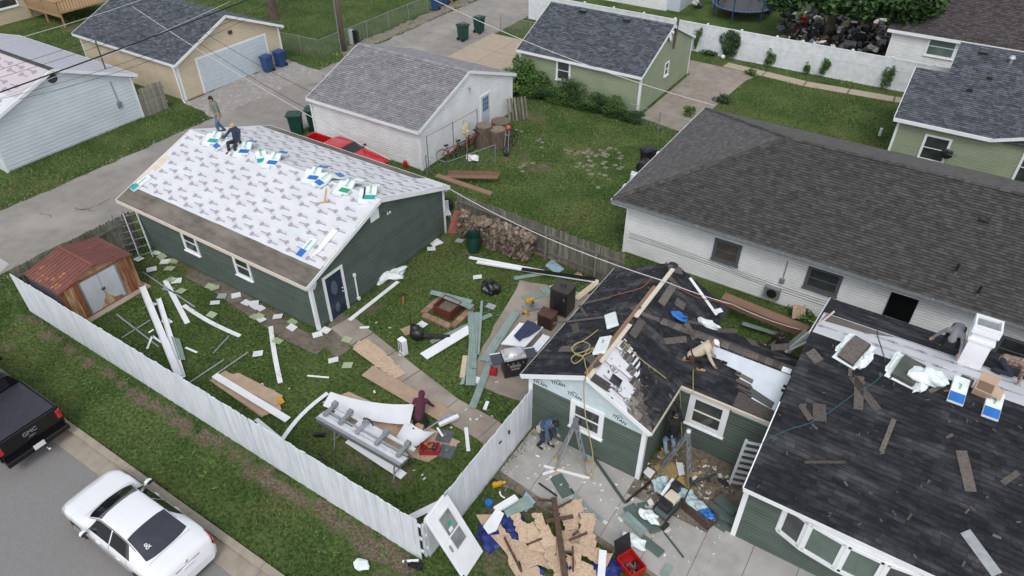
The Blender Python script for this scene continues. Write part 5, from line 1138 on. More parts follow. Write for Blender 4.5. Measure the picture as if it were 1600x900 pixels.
b = MB().m(alumw); b.slab([(-.5, -.1, .89), (.5, -.1, .89), (.5, .28, .89), (-.5, .28, .89)], .01); b.slab([(-1.4, .0, .89), (-1.0, .0, .89), (-1.0, .25, .89), (-1.4, .25, .89)], .01); b.build('slide_plate', alumw, bk)
b = MB().m(blackm); b.tube([(-.3, .25, .95), (-.25, .3, 1.15), (0, .32, 1.18), (.1, .3, 1.0)], .025); b.build('handle', blackm, bk)
for x in (-1.1, 1.35):
    for y0_, y1_ in ((-.2, -.5), (.25, .5)):
        b = MB().m(galv); b.bar((x, y0_, .82), (x+.12, y1_, 0), .04); b.build('leg', galv, bk)
    b = MB().m(galv); b.bar((x+.07, -.38, .3), (x+.07, .4, .3), .03); b.build('brace', galv, bk)
# --- tool bag, saw bases, small tools
tb_ = thing('tool_bag', 'open red and black tool bag full of tools', 'tool bag', G(672, 706), .55)
b = MB().m(redfab); b.box((0, .15, .15), (.6, .04, .28)); b.box((0, -.15, .13), (.6, .04, .24)); b.box((.3, 0, .13), (.04, .3, .25)); b.box((-.3, 0, .13), (.04, .3, .25)); b.box((0, 0, .03), (.6, .3, .05)); b.build('bag', redfab, tb_)
for k in range(9): b = MB().m(random.choice([black, yel, grey, redm, tandebris])); x = random.uniform(-.22, .22); y = random.uniform(-.1, .1); b.bar((x, y, .06), (x+random.uniform(-.1, .1), y+random.uniform(-.05, .05), .34), .04); b.build('tool', None, tb_)
b = MB().m(black); b.tube([(-.2, -.16, .25), (-.1, -.2, .4), (.1, -.2, .4), (.2, -.16, .25)], .02); b.build('handle', black, tb_)
for k, (x, y, rz) in enumerate(((695, 683, .3), (698, 707, .25))):
    t = thing('stand', ['grey ribbed plastic base under a white plank', 'grey ribbed plastic base lying beside the red tool bag'][k], 'base', G(x, y), rz, 'square plastic stand bases')
    b = MB().m(grey); b.box((0, 0, .03), (.5, .48, .06)); 
    for i in range(5): b.box((-.2+i*.1, 0, .075), (.03, .46, .05)); b.box((0, -.19+i*.095, .075), (.46, .03, .05))
    b.cyl((0, 0, .05), (0, 0, .13), .07); b.build('base', grey, t)
plank(B_, 'white squared post lying across the cardboard end near the path', 'board', (716,650), (686,664), .14, whitebr, z=.2, th=.1)
plank('thin_strip', 'thin grey strip beside kneeling person near the long cardboard', 'strip', (690,655), (662,674), .05, gytile, z=.1)
quad_item('metal_sheet', 'small shiny bent sheet at end of the long cardboard strip', 'sheet', [(688,652),(702,643),(710,648),(696,660)], alum, .01, .15)
plank(B_, 'white stem standing in the grey plastic base', 'board', (683,668), (692,682), .07, whitebr, z=.35, z2=.15)
t = thing('nail_gun', 'small black power tool on grass left of bending machine', 'tool', G(499, 682), .6); b = MB().m(black); b.box((0, 0, .1), (.28, .1, .12)); b.box((.08, 0, .05), (.08, .08, .2)); b.cyl((-.2, 0, .1), (-.1, 0, .1), .04); b.box((.1, .05, .02), (.2, .14, .05)); b.build('body', black, t)
# --- black bags and white stand
b = MB().m(whitebr); b.box((0, 0, .35), (.28, .22, .7)); t = thing('vented_box', 'white box with rows of square holes on edge of garden path', 'box', G(631, 552), -.2); b.build('body', whitebr, t, bevel=.01)
b = MB().m(ink)
for i in range(2):
    for j in range(4): b.box((-.06+i*.12, -.112, .24+j*.12), (.08, .01, .08))
b.cyl((0, -.112, .08), (0, -.118, .08), .03); b.build('holes', ink, t)
quad_item('cardboard', 'small cardboard piece beside the white vented box', 'cardboard', [(625,514),(641,508),(652,518),(633,524)], card, .02, .04)
t = thing('leaf_blower', 'black bag and backpack blower lying on the lawn', 'blower', G(660, 532), .3); b = MB().m(black); b.sph((-.2, 0, .25), .3, sc=(1, .7, .9)); b.box((-.28, .05, .45), (.3, .2, .35)); b.build('body', black, t, smooth=True); b = MB().m(black); b.tube([(-.1, 0, .25), (.25, .1, .2), (.6, .25, .12), (.95, .4, .06)], .09, 8); b.build('nozzle', black, t); b = MB().m(black); b.tube([(-.4, 0, .5), (-.45, .1, .9), (-.42, .12, 1.1)], .02); b.build('handle', black, t)
t = thing('axe', 'orange handled axe lying on the lawn near garage wall', 'axe', G(630, 470), -.9); b = MB().m(M('orange_handle', (.45, .16, .03), .5)); b.bar((-.25, 0, .03), (.3, 0, .03), .045); b.build('handle', None, t); b = MB().m(blackm); b.box((-.3, .0, .04), (.1, .26, .04), taper=.6); b.build('head', None, t)
# --- garbage bag, trash can, firewood, wheelbarrow tray, chair behind the garage
def lump(b, c, r, n=14, m=9, amp=.15, sc=(1, 1, 1), seed=0, flat_=True):
    rr = random.Random(seed); o0 = len(b.v); b.sph(c, r, n, m, sc)
    ph = [rr.uniform(0, 6) for _ in range(6)]
    for i in range(o0, len(b.v)):
        v = Vector(b.v[i])-Vector(c); k = 1+amp*(math.sin(v.x/r*4+ph[0])*math.sin(v.y/r*5+ph[1])+.6*math.sin(v.z/r*7+ph[2]+v.x/r*3))
        v *= k; p = Vector(c)+v
        if flat_: p.z = max(p.z, .01)
        b.v[i] = tuple(p)
t = MB().m(bagm); lump(t, (0, 0, .22), .38, 22, 14, .16, (1.1, .95, .7), 3); lump(t, (.02, .02, .5), .13, 10, 7, .3, (1, 1, .8), 4, False); o = t.build('garbage_bag', bagm); o.location = G(767, 456); tag(o, 'full black garbage bag on the back lawn', 'garbage bag')
t = MB().m(whitew); lump(t, (0, 0, .12), .5, 22, 12, .35, (1.5, .7, .4), 41); o = t.build('plastic_sheet', None); o.location = G(607, 434); o.rotation_euler = (0, 0, 1.2); tag(o, 'crumpled white plastic sheet against the green garage wall', 'sheet')
def wheelie(label, loc, rz, bm_, s=1.0, cat='bin', group=None, lidopen=False, tagc=None):
    t = thing('wheelie_bin', label, cat, loc, rz, group); b = MB().m(bm_); b.box((0, 0, .5*s+.04), (.44*s, .50*s, .92*s), taper=1.22)
    b.box((0, 0, .97*s), (.60*s, .66*s, .07*s)); b.build('body', bm_, t, bevel=.02)
    b = MB().m(bm_); b.box((0, 0.0, 1.03*s), (.60*s, .70*s, .05), taper=.95); b.box((0, .05, 1.07*s), (.40*s, .42*s, .04), taper=.9); b.build('lid', bm_, t, bevel=.015); b = MB().m(bm_); b.bar((-.24*s, .38*s, .98*s), (.24*s, .38*s, .98*s), .035); b.bar((-.24*s, .3*s, .98*s), (-.24*s, .38*s, .98*s), .035); b.bar((.24*s, .3*s, .98*s), (.24*s, .38*s, .98*s), .035); b.build('handle', bm_, t)
    for x in (-.24, .24): b = MB().m(rubber); b.cyl((x*s-.03, .24*s, .12), (x*s+.03, .24*s, .12), .12, n=12); b.build('wheel', rubber, t)
    if tagc: b = MB().m(tagc); b.box((0, -.255*s, .82*s), (.22, .012, .10)); b.build('sticker', tagc, t)
    return t
wheelie('blue wheeled bin left of a pair by the cream garage', G(420, 112), .1, bluebin, 1.05, group='blue wheeled bins')
wheelie('blue wheeled bin right of a pair by the cream garage', G(440, 104), .15, bluebin, 1.05, group='blue wheeled bins')
for k, (x, y) in enumerate(((681, 16), (694, 8), (704, 3))): wheelie(['nearest', 'middle', 'farthest'][k]+' blue bin of three at the alley fence near top edge', G(x, y), .1, bluebin, 1.0, group='blue wheeled bins')
wheelie('dark green bin at alley side, left of two by tan driveway', G(724, 63), 2.9, greenbin, 1.15, group='dark green wheeled bins', tagc=whitebr)
wheelie('dark green bin at alley side, right of two by tan driveway', G(749, 51), 3.1, greenbin, 1.15, group='dark green wheeled bins', tagc=whitebr)
wheelie('dark green bin nearest the green garage beside white garage end', Vector((-30.35, 24.7, 0)), 2.2, greenbin, 1.2, group='dark green wheeled bins', tagc=cooler)
wheelie('dark green bin tucked against the end wall of white garage', Vector((-29.9, 25.7, 0)), 2.2, greenbin, 1.25, group='dark green wheeled bins')
wheelie('black wheeled bin beside the hip roofed neighbour', G(1010, 262), 2.6, black, 1.05)
t = thing('charcoal_barrel', 'black round barrel smoker beside black bin and neighbour', 'barrel', G(1003, 275)); b = MB().m(blackm); b.cyl((0, -.3, .6), (0, .4, .6), .28, n=16); b.build('barrel', blackm, t); b = MB().m(blackm); b.bar((0, -.2, .35), (.2, -.2, 0), .04); b.bar((0, .3, .35), (.2, .3, 0), .04); b.bar((0, -.2, .35), (-.2, -.2, 0), .04); b.build('stand', blackm, t)
t = thing('cooler', 'white cooler box on ground by the black bin', 'cooler', G(1022, 260), .4); b = MB().m(cooler); b.box((0, 0, .35), (.8, .5, .7)); b.box((0, 0, .73), (.84, .54, .07)); b.build('body', cooler, t, bevel=.02)
t = thing('plastic_jug', 'white plastic container among things beside neighbour wall', 'container', G(990, 285), .3); b = MB().m(cooler); b.cyl((0, 0, 0), (0, 0, .5), .22, .2, n=12); b.cyl((-.1, 0, .5), (-.1, 0, .6), .08); b.build('body', cooler, t)
t = MB().m(M('pale_tarp', (.62, .65, .66), .5, (.5, .53, .54), 5)); lump(t, (0, 0, .15), .5, 20, 12, .25, (1, .8, .6), 9); o = t.build('tarp_bundle', None); o.location = G(985, 302); tag(o, 'crumpled pale tarp heap under the neighbour roof corner', 'tarp')
t = thing('trash_can', 'dark green open trash can standing by the firewood', 'trash can', G(740, 392), .2); b = MB().m(greenbin)
n = 14
b.cyl((0, 0, 0), (0, 0, .85), .25, .33, n=n, cap=False); b.cyl((0, 0, .03), (0, 0, .05), .24, n=n); b.cyl((0, 0, .85), (0, 0, .87), .35, .35, n=n, cap=False); b.cyl((0, 0, .86), (0, 0, .2), .31, .25, n=n, cap=False); b.build('body', greenbin, t)
for x in (-.33, .33): b = MB().m(greenbin); b.box((x, 0, .72), (.05, .16, .05)); b.build('handle', greenbin, t)
fwd = thing('firewood_stack', 'stack of split firewood against the weathered wooden fence', 'firewood', (-16.4, 21.3, 0))
protos = []
for k in range(6):
    b = MB().m(logm); r = .088+.018*(k % 3); pts_ = [(r*math.cos(a+random.uniform(-.3, .3))*random.uniform(.7, 1.15), r*math.sin(a)*random.uniform(.7, 1.15)) for a in np.linspace(0, 2*math.pi, 6)[:-1]]
    b.prism(pts_, -.22, .22); b.v = [(x, z, y) for x, y, z in b.v]; b.f = [f[::-1] for f in b.f]; protos.append(b.data('log'))
for j in range(8):
    for i in range(23):
        x = i*.16+random.uniform(-.03, .03)+(j % 2)*.06; z = .08+j*.155+random.uniform(-.02, .02)
        if z > 1.25-.25*abs(i/23-.6) + random.uniform(-.1, .1): continue
        o = bpy.data.objects.new('log', random.choice(protos)); COL.objects.link(o); o.parent = fwd; o.location = (x, .08*math.sin(i)+random.uniform(-.08, .08), z); o.rotation_euler = (random.uniform(-.3, .3), random.uniform(0, 6.2), random.uniform(-.35, .35))
for i in range(60):
    o = bpy.data.objects.new('log', random.choice(protos)); COL.objects.link(o); o.parent = fwd; x = random.uniform(0, 3.7); o.location = (x, random.uniform(-.15, .3), 1.12+random.uniform(-.05, .18)); o.rotation_euler = (random.uniform(-.6, .6), random.uniform(0, 6), random.uniform(-1.5, 1.5))
t = thing('wheelbarrow_tray', 'dull red metal tray leaning at left end of firewood', 'tray', G(712, 362), .4); b = MB().m(M('dull_red_metal', (.20, .045, .03), .6, (.25, .07, .05), 5)); b.slab([(-.35, -.25, 0), (.35, -.1, 0), (.25, .35, .9), (-.1, .35, .95)], .12, Vector((0, -1, .6)).normalized()); b.build('tray', None, t, bevel=.02)
t = thing('lawn_chair', 'white plastic chair in gap behind garage corner', 'chair', G(697, 345), .9)
b = MB().m(cooler); b.box((0, 0, .42), (.45, .45, .04)); b.build('seat', cooler, t); b = MB().m(cooler); b.box((0, .24, .68), (.45, .04, .5)); b.build('backrest', cooler, t)
for x in (-.2, .2):
    for y in (-.2, .2): b = MB().m(cooler); b.cyl((x, y, 0), (x, y, .42), .025); b.build('leg', cooler, t)
t = MB().m(rubber); n = 20
for z_ in (.1, .3): 
    for i in range(n): a0 = 2*math.pi*i/n; a1 = 2*math.pi*(i+1)/n; t.cyl((.28*math.cos(a0), .28*math.sin(a0), z_), (.28*math.cos(a1), .28*math.sin(a1), z_), .09, n=8, cap=False)
o = t.build('tyre_stack', rubber); o.location = G(697, 325); tag(o, 'two stacked black tyres in the gap behind garage', 'tyres'); 
# --- fire pit
fp = thing('fire_pit', 'square brick fire pit with a brown metal box in it', 'fire pit', G(700, 487), .0)
br_ = M('worn_red_brick', (.25, .15, .105), .9, (.31, .20, .14), 8, island=.2, bump=.3)
for k in range(16):
    s = k//4; i = k % 4; a = (-.66+.33*i+.16, -.72); R = Matrix.Rotation(s*math.pi/2, 3, 'Z'); p = R @ Vector((a[0], a[1], .05)); b = MB().m(br_); b.box((0, 0, 0), (.31, .24, .11)); o = b.build('brick', br_, fp); o.location = p; o.rotation_euler = (0, 0, s*math.pi/2+random.uniform(-.05, .05))
b = MB().m(M('red_brown_box', (.12, .03, .022), .5)); b.box((0, .38, .22), (.8, .03, .4)); b.box((0, -.38, .22), (.8, .03, .4)); b.box((.4, 0, .22), (.03, .76, .4)); b.box((-.4, 0, .22), (.03, .76, .4)); b.build('box', None, fp); b = MB().m(soil); b.box((0, 0, .12), (.76, .72, .1)); b.build('ash', soil, fp)
# --- worn patio things
t = thing('smoker_cabinet', 'tall black vertical smoker cabinet by the wing roof', 'smoker', G(878, 487), .0); b = MB().m(blackm); b.box((0, 0, .68), (.75, .72, 1.12)); b.build('cabinet', blackm, t, bevel=.02); b = MB().m(blackm); b.box((0, -.37, .68), (.68, .03, 1.02)); b.build('door', blackm, t, bevel=.01); b = MB().m(M('dark_iron_top', (.045, .035, .035), .5)); b.box((0, 0, 1.25), (.78, .75, .03)); b.build('top', None, t); b = MB().m(blackm); b.tube([(-.1, 0, 1.27), (-.1, 0, 1.36), (.1, 0, 1.36), (.1, 0, 1.27)], .03); b.build('handle', blackm, t); b = MB().m(galv); b.cyl((.26, -.4, .9), (.26, -.4, 1.0), .02); b.build('latch', galv, t)
for x in (-.3, .3):
    for y in (-.28, .28): b = MB().m(blackm); b.cyl((x, y, 0), (x, y, .13), .03); b.build('leg', blackm, t)
t = thing('brown_cabinet', 'small brown metal cabinet beside the black smoker', 'cabinet', G(855, 508), .05); b = MB().m(brownm); b.box((0, 0, .3), (.62, .5, .6)); b.box((0, 0, .62), (.66, .54, .03)); b.build('body', brownm, t, bevel=.01); b = MB().m(M('dark_brown_metal', (.035, .02, .016), .4)); b.box((0, -.26, .3), (.54, .02, .5)); b.build('door', None, t); b = MB().m(blackm); b.sph((-.1, -.28, .3), .025); b.build('knob', blackm, t)
t = thing('gas_grill', 'black gas grill with a silver lid and side shelves', 'grill', (-9.72, 15.22, 0), math.radians(47))
b = MB().m(blackm); b.box((0, 0, .36), (.80, .50, .62)); b.build('cabinet', blackm, t, bevel=.01); b = MB().m(black); b.box((0, -.02, .76), (.84, .56, .18)); b.build('firebox', black, t)
b = MB().m(galv); b.sph((0, .02, .85), .29, n=14, m=10, sc=(1.45, 1.0, .9), z0=0); b.box((0, 0, .88), (.80, .52, .10)); b.box((0, .03, .98), (.76, .42, .14), taper=.8); b.build('lid', M('silver_lid', (.55, .55, .56), .35, metal=.3), t, bevel=.01)
b.mats[0] = MATS['silver_lid']; t.children[-1].data.materials[0] = MATS['silver_lid']
b = MB().m(chrome); b.cyl((-.32, -.32, .92), (.32, -.32, .92), .02); b.build('lid_handle', chrome, t)
for s_ in (-1, 1): b = MB().m(M('dark_blue_grey_shelf', (.05, .06, .075), .4)); b.box((s_*.62, 0, .80), (.38, .5, .05)); b.build('side_shelf', None, t, bevel=.01); b = MB().m(whitebr); b.box((s_*.62, .24, .82), (.38, .03, .06)); b.build('shelf_rim', None, t)
b = MB().m(alum)
for i in range(4): b.cyl((-.27+i*.18, -.29, .74), (-.27+i*.18, -.33, .74), .03)
b.box((0, -.26, .42), (.3, .012, .07)); b.box((0, -.26, .58), (.4, .012, .14)); b.build('knobs', alum, t)
for x in (-.35, .35): b = MB().m(rubber); b.cyl((x, -.2, .06), (x+.04, -.2, .06), .06); b.cyl((x, .2, .06), (x+.04, .2, .06), .06); b.build('wheel', rubber, t)
t = thing('gas_can', 'small red fuel can beside the grill', 'fuel can', G(771, 585), .3); b = MB().m(redm); b.box((0, 0, .15), (.28, .2, .28), taper=.85); b.build('can', redm, t, bevel=.02); b = MB().m(black); b.cyl((-.06, 0, .28), (-.1, 0, .42), .02); b.build('spout', black, t); b = MB().m(redm); b.tube([(.0, 0, .29), (.0, 0, .36), (.1, 0, .36), (.1, 0, .29)], .015); b.build('handle', redm, t)
t = thing('worktable', 'white folding table with navy panels on the worn concrete', 'table', G(826, 540), .75)
tc = t.location
b = MB().m(whitebr); P = [G(*q, .72) for q in ((782,537),(806,504),(816,506),(845,510),(848,512),(826,541),(812,541),(796,534))]; P = [G(*q, .72) for q in ((783,537),(812,504),(849,511),(820,542))]; t.rotation_euler = (0, 0, 0); b.slab([p-tc for p in P], .04); b.build('tabletop', whitebr, t)
for p in P: q = p.lerp(sum(P, Vector())/4, .12)-tc; b = MB().m(galv); b.cyl((q.x, q.y, 0), (q.x, q.y, .69), .02); b.build('leg', galv, t)
t = thing('folded_lounger', 'navy blue folded cushion panels lying on white table', 'cushions', G(822, 520, .76)); c = t.location; navy = M('navy_vinyl', (.018, .03, .07), .5, (.025, .04, .085), 4)
for k, q in enumerate([[(803,524),(824,500),(838,505),(812,532)],[(818,527),(837,506),(846,511),(826,524)]]): b = MB().m(navy); b.slab([G(*p_, .82+.03*k)-c for p_ in q], .05); b.build('panel', navy, t)
plank('bench_board', 'narrow white bench top between grill and the wing roof', 'bench', (854,525), (835,548), .30, whitebr, z=.6, th=.06)
t = thing('chop_saw', 'yellow mitre saw on the worn concrete', 'saw', G(829, 482), .9); b = MB().m(galv); b.box((0, 0, .05), (.6, .4, .08)); b.cyl((0, 0, .09), (0, 0, .12), .2, n=16); b.build('base', galv, t); b = MB().m(yel); b.box((.05, .1, .32), (.3, .16, .2)); b.cyl((-.15, .1, .32), (.2, .1, .32), .11); b.box((0, -.05, .45), (.1, .3, .06)); b.build('motor', yel, t, bevel=.015); b = MB().m(alum); b.cyl((-.06, 0, .25), (-.08, 0, .25), .16, n=18); b.build('blade', alum, t); b = MB().m(black); b.box((0, -.2, .48), (.06, .14, .05)); b.build('handle', black, t)
t = thing('nail_gun', 'yellow nail gun on concrete beside the mitre saw', 'nail gun', G(822, 492), -.3); b = MB().m(yel); b.box((0, 0, .1), (.3, .08, .1)); b.box((.1, 0, .06), (.07, .06, .18)); b.build('body', yel, t); b = MB().m(black); b.box((-.1, 0, .03), (.08, .2, .05)); b.build('magazine', black, t)
# --- rusty garden shed
x0, x1, y0, y1 = -27.4, -25.25, 8.2, 11.15; ym = 9.68; she = 1.68; shr_ = 2.02
t = thing('garden_shed', 'rusty metal garden shed with white double doors and red brown roof', 'shed', (x0, y0, 0))
b = MB().m(M('shed_grey_side', (.13, .13, .15), .7, (.18, .16, .16), 3)); b.bb((x0, y0, .05), (x1, y1, she)); b.add([(x0, y0, she), (x0, y1, she), (x0, ym, shr_-.03), (x1, y0, she), (x1, y1, she), (x1, ym, shr_-.03)], [(0, 2, 1), (3, 4, 5)]); shw_ = b.build('wall', None, t, world=True)
SFf = Frame((x1, y0, 0), (0, 1, 0), (0, 0, 1)); LW = y1-y0
rust2 = M('dark_rust', (.22, .07, .03), .85, (.32, .12, .05), 6, stretch=(2, 2, .5))
b = None
for a0, a1 in ((0, .72), (2.30, LW)):
    n = 4; w_ = (a1-a0)/n
    for i in range(n): b = MB().m(rustw if (i+int(a0)) % 3 else rust2); frbox(b, SFf, a0+i*w_+.004, a0+(i+1)*w_-.012, .08, she-.02, 0, .02 if i % 2 else .032); b.build('ribbed_panel', None, shw_, world=True)
for a0, a1 in ((.80, 1.5), (1.52, 2.22)):
    b = MB().m(shedw); frbox(b, SFf, a0, a1, .12, she-.07, 0, .025); d = b.build('door', shedw, t, world=True); 
    b = MB().m(rustw); s_ = 1 if a0 > 1 else -1; 
    if a0 > 1: b.slab([SFf.w(1.53, .13, .027), SFf.w(2.15, .13, .027), SFf.w(2.1, .22, .027), SFf.w(1.8, .30, .027), SFf.w(1.62, .55, .027), SFf.w(1.53, .8, .027)], .002, Vector((1, 0, .001)))
    else: b.slab([SFf.w(1.49, .13, .027), SFf.w(1.15, .13, .027), SFf.w(1.3, .28, .027), SFf.w(1.49, .6, .027)], .002, Vector((1, 0, .001)))
    b.build('rust_stain', rustw, d, world=True)
    b = MB().m(black); frbox(b, SFf, (a1-.05 if a0 < 1 else a0+.01), (a1-.01 if a0 < 1 else a0+.05), .85, .95, .025, .06); b.build('handle', black, d, world=True)
b = MB().m(galv); frbox(b, SFf, .73, .79, .08, she-.04, 0, .035); b.build('door_jamb', galv, shw_, world=True); b = MB().m(galv); frbox(b, SFf, 2.23, 2.29, .08, she-.04, 0, .035); b.build('door_jamb', galv, shw_, world=True)
b = MB().m(rust2); frbox(b, SFf, 0, LW, she-.05, she+.03, 0, .04); b.build('header', rust2, shw_, world=True); b = MB().m(M('tan_gable', (.42, .30, .19), .8, (.3, .16, .08), 5)); b.slab([SFf.w(.1, she+.03, .01), SFf.w(LW-.1, she+.03, .01), SFf.w(LW/2, shr_-.06, .01)], .02, Vector((1, 0, .001))); b.build('gable', None, shw_, world=True)
b = MB().m(concT); b.bb((x0-.1, y0-.05, 0), (x1+.28, y1+.2, .05)); b.build('floor_slab', concT, t, world=True)
for s_, ya in ((1, y0-.06), (-1, y1+.06)):
    fr = Frame((x0-.08, ya, she-.02), (1, 0, 0), (0, ym-ya, shr_-she+.04)) ; Ls = math.hypot(ym-ya, shr_-she+.04)
    b = MB().m(rustroof); frbox(b, fr, 0, x1-x0+.2, 0, Ls, -.015 if s_ > 0 else -.0, .0 if s_ > 0 else .015); rr_ = b.build('roof_sheet', rustroof, t, world=True)
    hs_ = 1 if s_ > 0 else -1
    for i in range(10): 
        b = MB().m(rustroof); yv = Ls*(i+.5)/10; frbox(b, fr, 0.0, x1-x0+.2, yv-.02, yv+.02, 0 if hs_ > 0 else -.018, .018 if hs_ > 0 else 0)
        if False: b.build('rib', None, rr_, world=True)
    for i in range(12):
        b = MB().m(rustroof); xv = (x1-x0+.2)*(i+.5)/12; frbox(b, fr, xv-.02, xv+.02, .01, Ls, 0 if hs_ > 0 else -.022, .022 if hs_ > 0 else 0); b.build('rib', rustroof, rr_, world=True)
b = MB().m(rustroof); b.bar((x0-.08, ym, shr_+.05), (x1+.12, ym, shr_+.05), .12, .025); b.build('ridge_cap', rustroof, t, world=True)
b = MB().m(M('orange_rust_patch', (.42, .20, .09), .85, (.30, .11, .05), 9)); fr = Frame((x0-.08, y0-.06, she-.02), (1, 0, 0), (0, ym-y0+.06, shr_-she+.04))
for k in range(16):
    u = random.uniform(.05, 1.9); v = abs(random.gauss(0, .22)) if k < 12 else random.uniform(.5, 1.0); frbox(b, fr, u, u+random.uniform(.08, .25), .03+v, .06+v+random.uniform(.04, .12), .001, .004)
b.build('rust_patches', None, t, world=True, kind='stuff')
# ladders leaning behind the garage's left end
def ladder(label, feet, top_, w, n, mt=alum, name='ladder', rail=.03, tread=.03, cat='ladder', depth=.08, hv=None):
    A = Vector(feet); B = Vector(top_); t = thing(name, label, cat, A); d = (B-A); h = Vector((-d.y, d.x, 0)).normalized() if abs(d.x)+abs(d.y) > .01 else Vector((1, 0, 0))
    if hv is not None: h = Vector(hv).normalized()
    for s_ in (-1, 1): b = MB().m(mt); b.bar(h*s_*w/2, d+h*s_*w/2, rail, depth, roll=Vector((0,0,1))); b.build('rail', mt, t)
    for i in range(n): b = MB().m(mt); p = d*((i+.6)/n); b.bar(p-h*w/2, p+h*w/2, tread, .03, roll=Vector((0, 0, 1))); b.build('rung', mt, t)
    return t
ladder('aluminium step ladder open on the soil at garage rear corner', (-26.9, 12.5, 0), (-27.7, 12.9, 1.9), .5, 6)
ladder('aluminium ladder leaning on wooden fence left of garage', (-27.75, 12.4, 0), (-27.95, 12.5, 2.0), .45, 7)
# ------------------------------------------------------------------ roofing things on the slopes
def frthing(name, label, cat, fr, px, h=0, ang=0, group=None):
    P = fr.hit(px[0], px[1], h); return thing(name, label, cat, group=group, mtx=fr.mat(P, ang))
def angof(fr, a, b_):
    A = fr.uv(fr.hit(*a)); B = fr.uv(fr.hit(*b_)); return math.atan2(B[1]-A[1], B[0]-A[0])
def curved(b, prof, w, th, y0=0):
    """strip following prof [(s, z)] along local y, width w along x"""
    n = len(prof); vs = []
    for s, z in prof: vs += [(-w/2, s, z+th), (w/2, s, z+th), (w/2, s, z), (-w/2, s, z)]
    fs = [(4*i+j, 4*i+(j+1) % 4, 4*i+4+(j+1) % 4, 4*i+4+j) for i in range(n-1) for j in range(4)]+[(0, 1, 2, 3), (4*n-1, 4*n-2, 4*n-3, 4*n-4)]
    return b.add(vs, [f[::-1] for f in fs])
gridge = Frame((-28.3, 17.15, 3.86), (1, 0, 0), (0, 1, 0))
def draped(label, px, endc, rot=0.0, n=1, dy=0, name='shingle_bundle', off=0.0):
    P = gridge.hit(*px); t = thing(name, label, 'shingle bundle', (P.x, 17.15+off, 3.855+.02), rot, 'wrapped shingle bundles on the garage ridge')
    drop = lambda s: -abs(s+off)*.345+ (.02 if abs(s+off) < .15 else 0)
    k0 = drop(0)
    for q in range(n):
        b = MB().m(whitew); pr_ = [(s, drop(s)+.006+.085*q+.03*math.sin(s*9+q)) for s in np.linspace(-.6, .6, 13)]; curved(b, pr_, .42, .10); b.v = [(x+.24*q, y+.10*q, z-.03*q) for x, y, z in b.v]; b.build('bundle', whitew, t)
    b = MB().m(endc)
    zt = .075*n+.032
    for a0, a1 in ((-.6, -.36), (.34, .6)):
        if not (a0 < 0 or endc is bluep): continue
        b = MB().m(endc); curved(b, [(s, drop(s)+zt+.03*math.sin(s*9+n-1)) for s in np.linspace(a0, a1, 4)], .40, .006)
        b.v = [(x+.24*(n-1), y+.10*(n-1), z) for x, y, z in b.v]; b.build('printed_band', endc, t)
    tz = .075*n+.045; tx = .24*(n-1)
    m4 = Matrix.Translation((tx, -.05, drop(-.05)+tz)) @ Matrix.Rotation(math.atan(.3), 4, 'X') @ Matrix.Rotation(math.pi/2, 4, 'Z')
    text_mesh('ROOFING', .10, greenw, t, m4, 'lettering', .002, True)
    return t
for a in [('first shingle bundle at left end behind the seated man', (336,212), tealp, .35, 2), ('blue banded shingle bundle right under the seated man', (355,222), bluep, -.3, 1), ('double shingle bundle just right of the seated man', (381,229), bluep, .5, 2), ('teal patched flat bundle in the left middle of garage ridge', (405,243), tealp, .9, 1),
          ('bundle with blue and green band left of ridge centre', (428,245), bluep, .35, 2), ('upper blue banded bundle at the centre of garage ridge', (491,268), bluep, .35, 2), ('lower blue and green bundle crossing at centre of garage ridge', (508,277), bluep, -.25, 2), ('green ended bundle right of ridge centre', (541,288), greenw, .15, 2), ('bundle with a black strap nearest the gable apex', (573,300), tealp, .55, 2)]:
    t = draped(*a)
    if 'strap' in a[0]: b = MB().m(black); curved(b, [(s, -abs(s)*.345+.19+.03*math.sin(s*9+1)) for s in np.linspace(-.5, .5, 13)], .06, .01); b.build('strap', black, t)
def flatbundle(label, fr, px, ang, cols, w=.34, L=.98, th=.09, h=0, name='shingle_bundle', cover=None, grp=None, lett='ROOFING'):
    t = frthing(name, label, 'shingle bundle', fr, px, h+.02, ang, grp); b = MB().m(whitew); o_ = []; b.box((0, 0, th/2), (w, L, th), taper=.95); b.build('bundle', whitew, t, bevel=.02)
    if cols: 
        b = MB().m(cols); b.box((0, -L*.3, th+.004), (w*.9, L*.34, .006)); b.build('printed_band', cols, t)
    if lett: text_mesh(lett, .10, greenw, t, Matrix.Translation((0, L*.12, th+.006)) @ Matrix.Rotation(math.pi/2, 4, 'Z'), 'lettering', .002, True)
    return t
flatbundle('blue ended shingle bundle low on garage roof near gable edge', GA, (480,388), 0, bluep)
flatbundle('teal edged shingle bundle at left rake of garage roof', GA, (221,287), -.15, tealp)
t = frthing('t_square', 'gold coloured T shaped straightedge on the white garage roof', 'straightedge', GA, (508,310), .04, .6); b = MB().m(M('gold_metal', (.50, .32, .06), .4)); b.box((0, .15, .01), (.05, .75, .015)); b.box((0, -.2, .012), (.4, .05, .02)); b.build('blade', None, t)
b = MB().m(whitebr); P = [GA.hit(*q, .05) for q in ((484,404),(500,393),(528,360),(520,357))]; b.slab(P, .01); o = b.build('white_strip', whitebr); tag(o, 'loose white strip beside the low bundle on garage roof', 'strip')
flatbundle('upper wrapped shingle bundle beside ridge slot of small wing', wl, (956,502), angof(wl, (956,518), (956,488))-math.pi/2+.1, None, w=.40, L=.9, lett=None)
flatbundle('lower wrapped shingle bundle beside ridge slot of small wing', wl, (942,541), angof(wl, (936,556), (950,525))-math.pi/2, None, w=.42, L=.9, lett='roof')
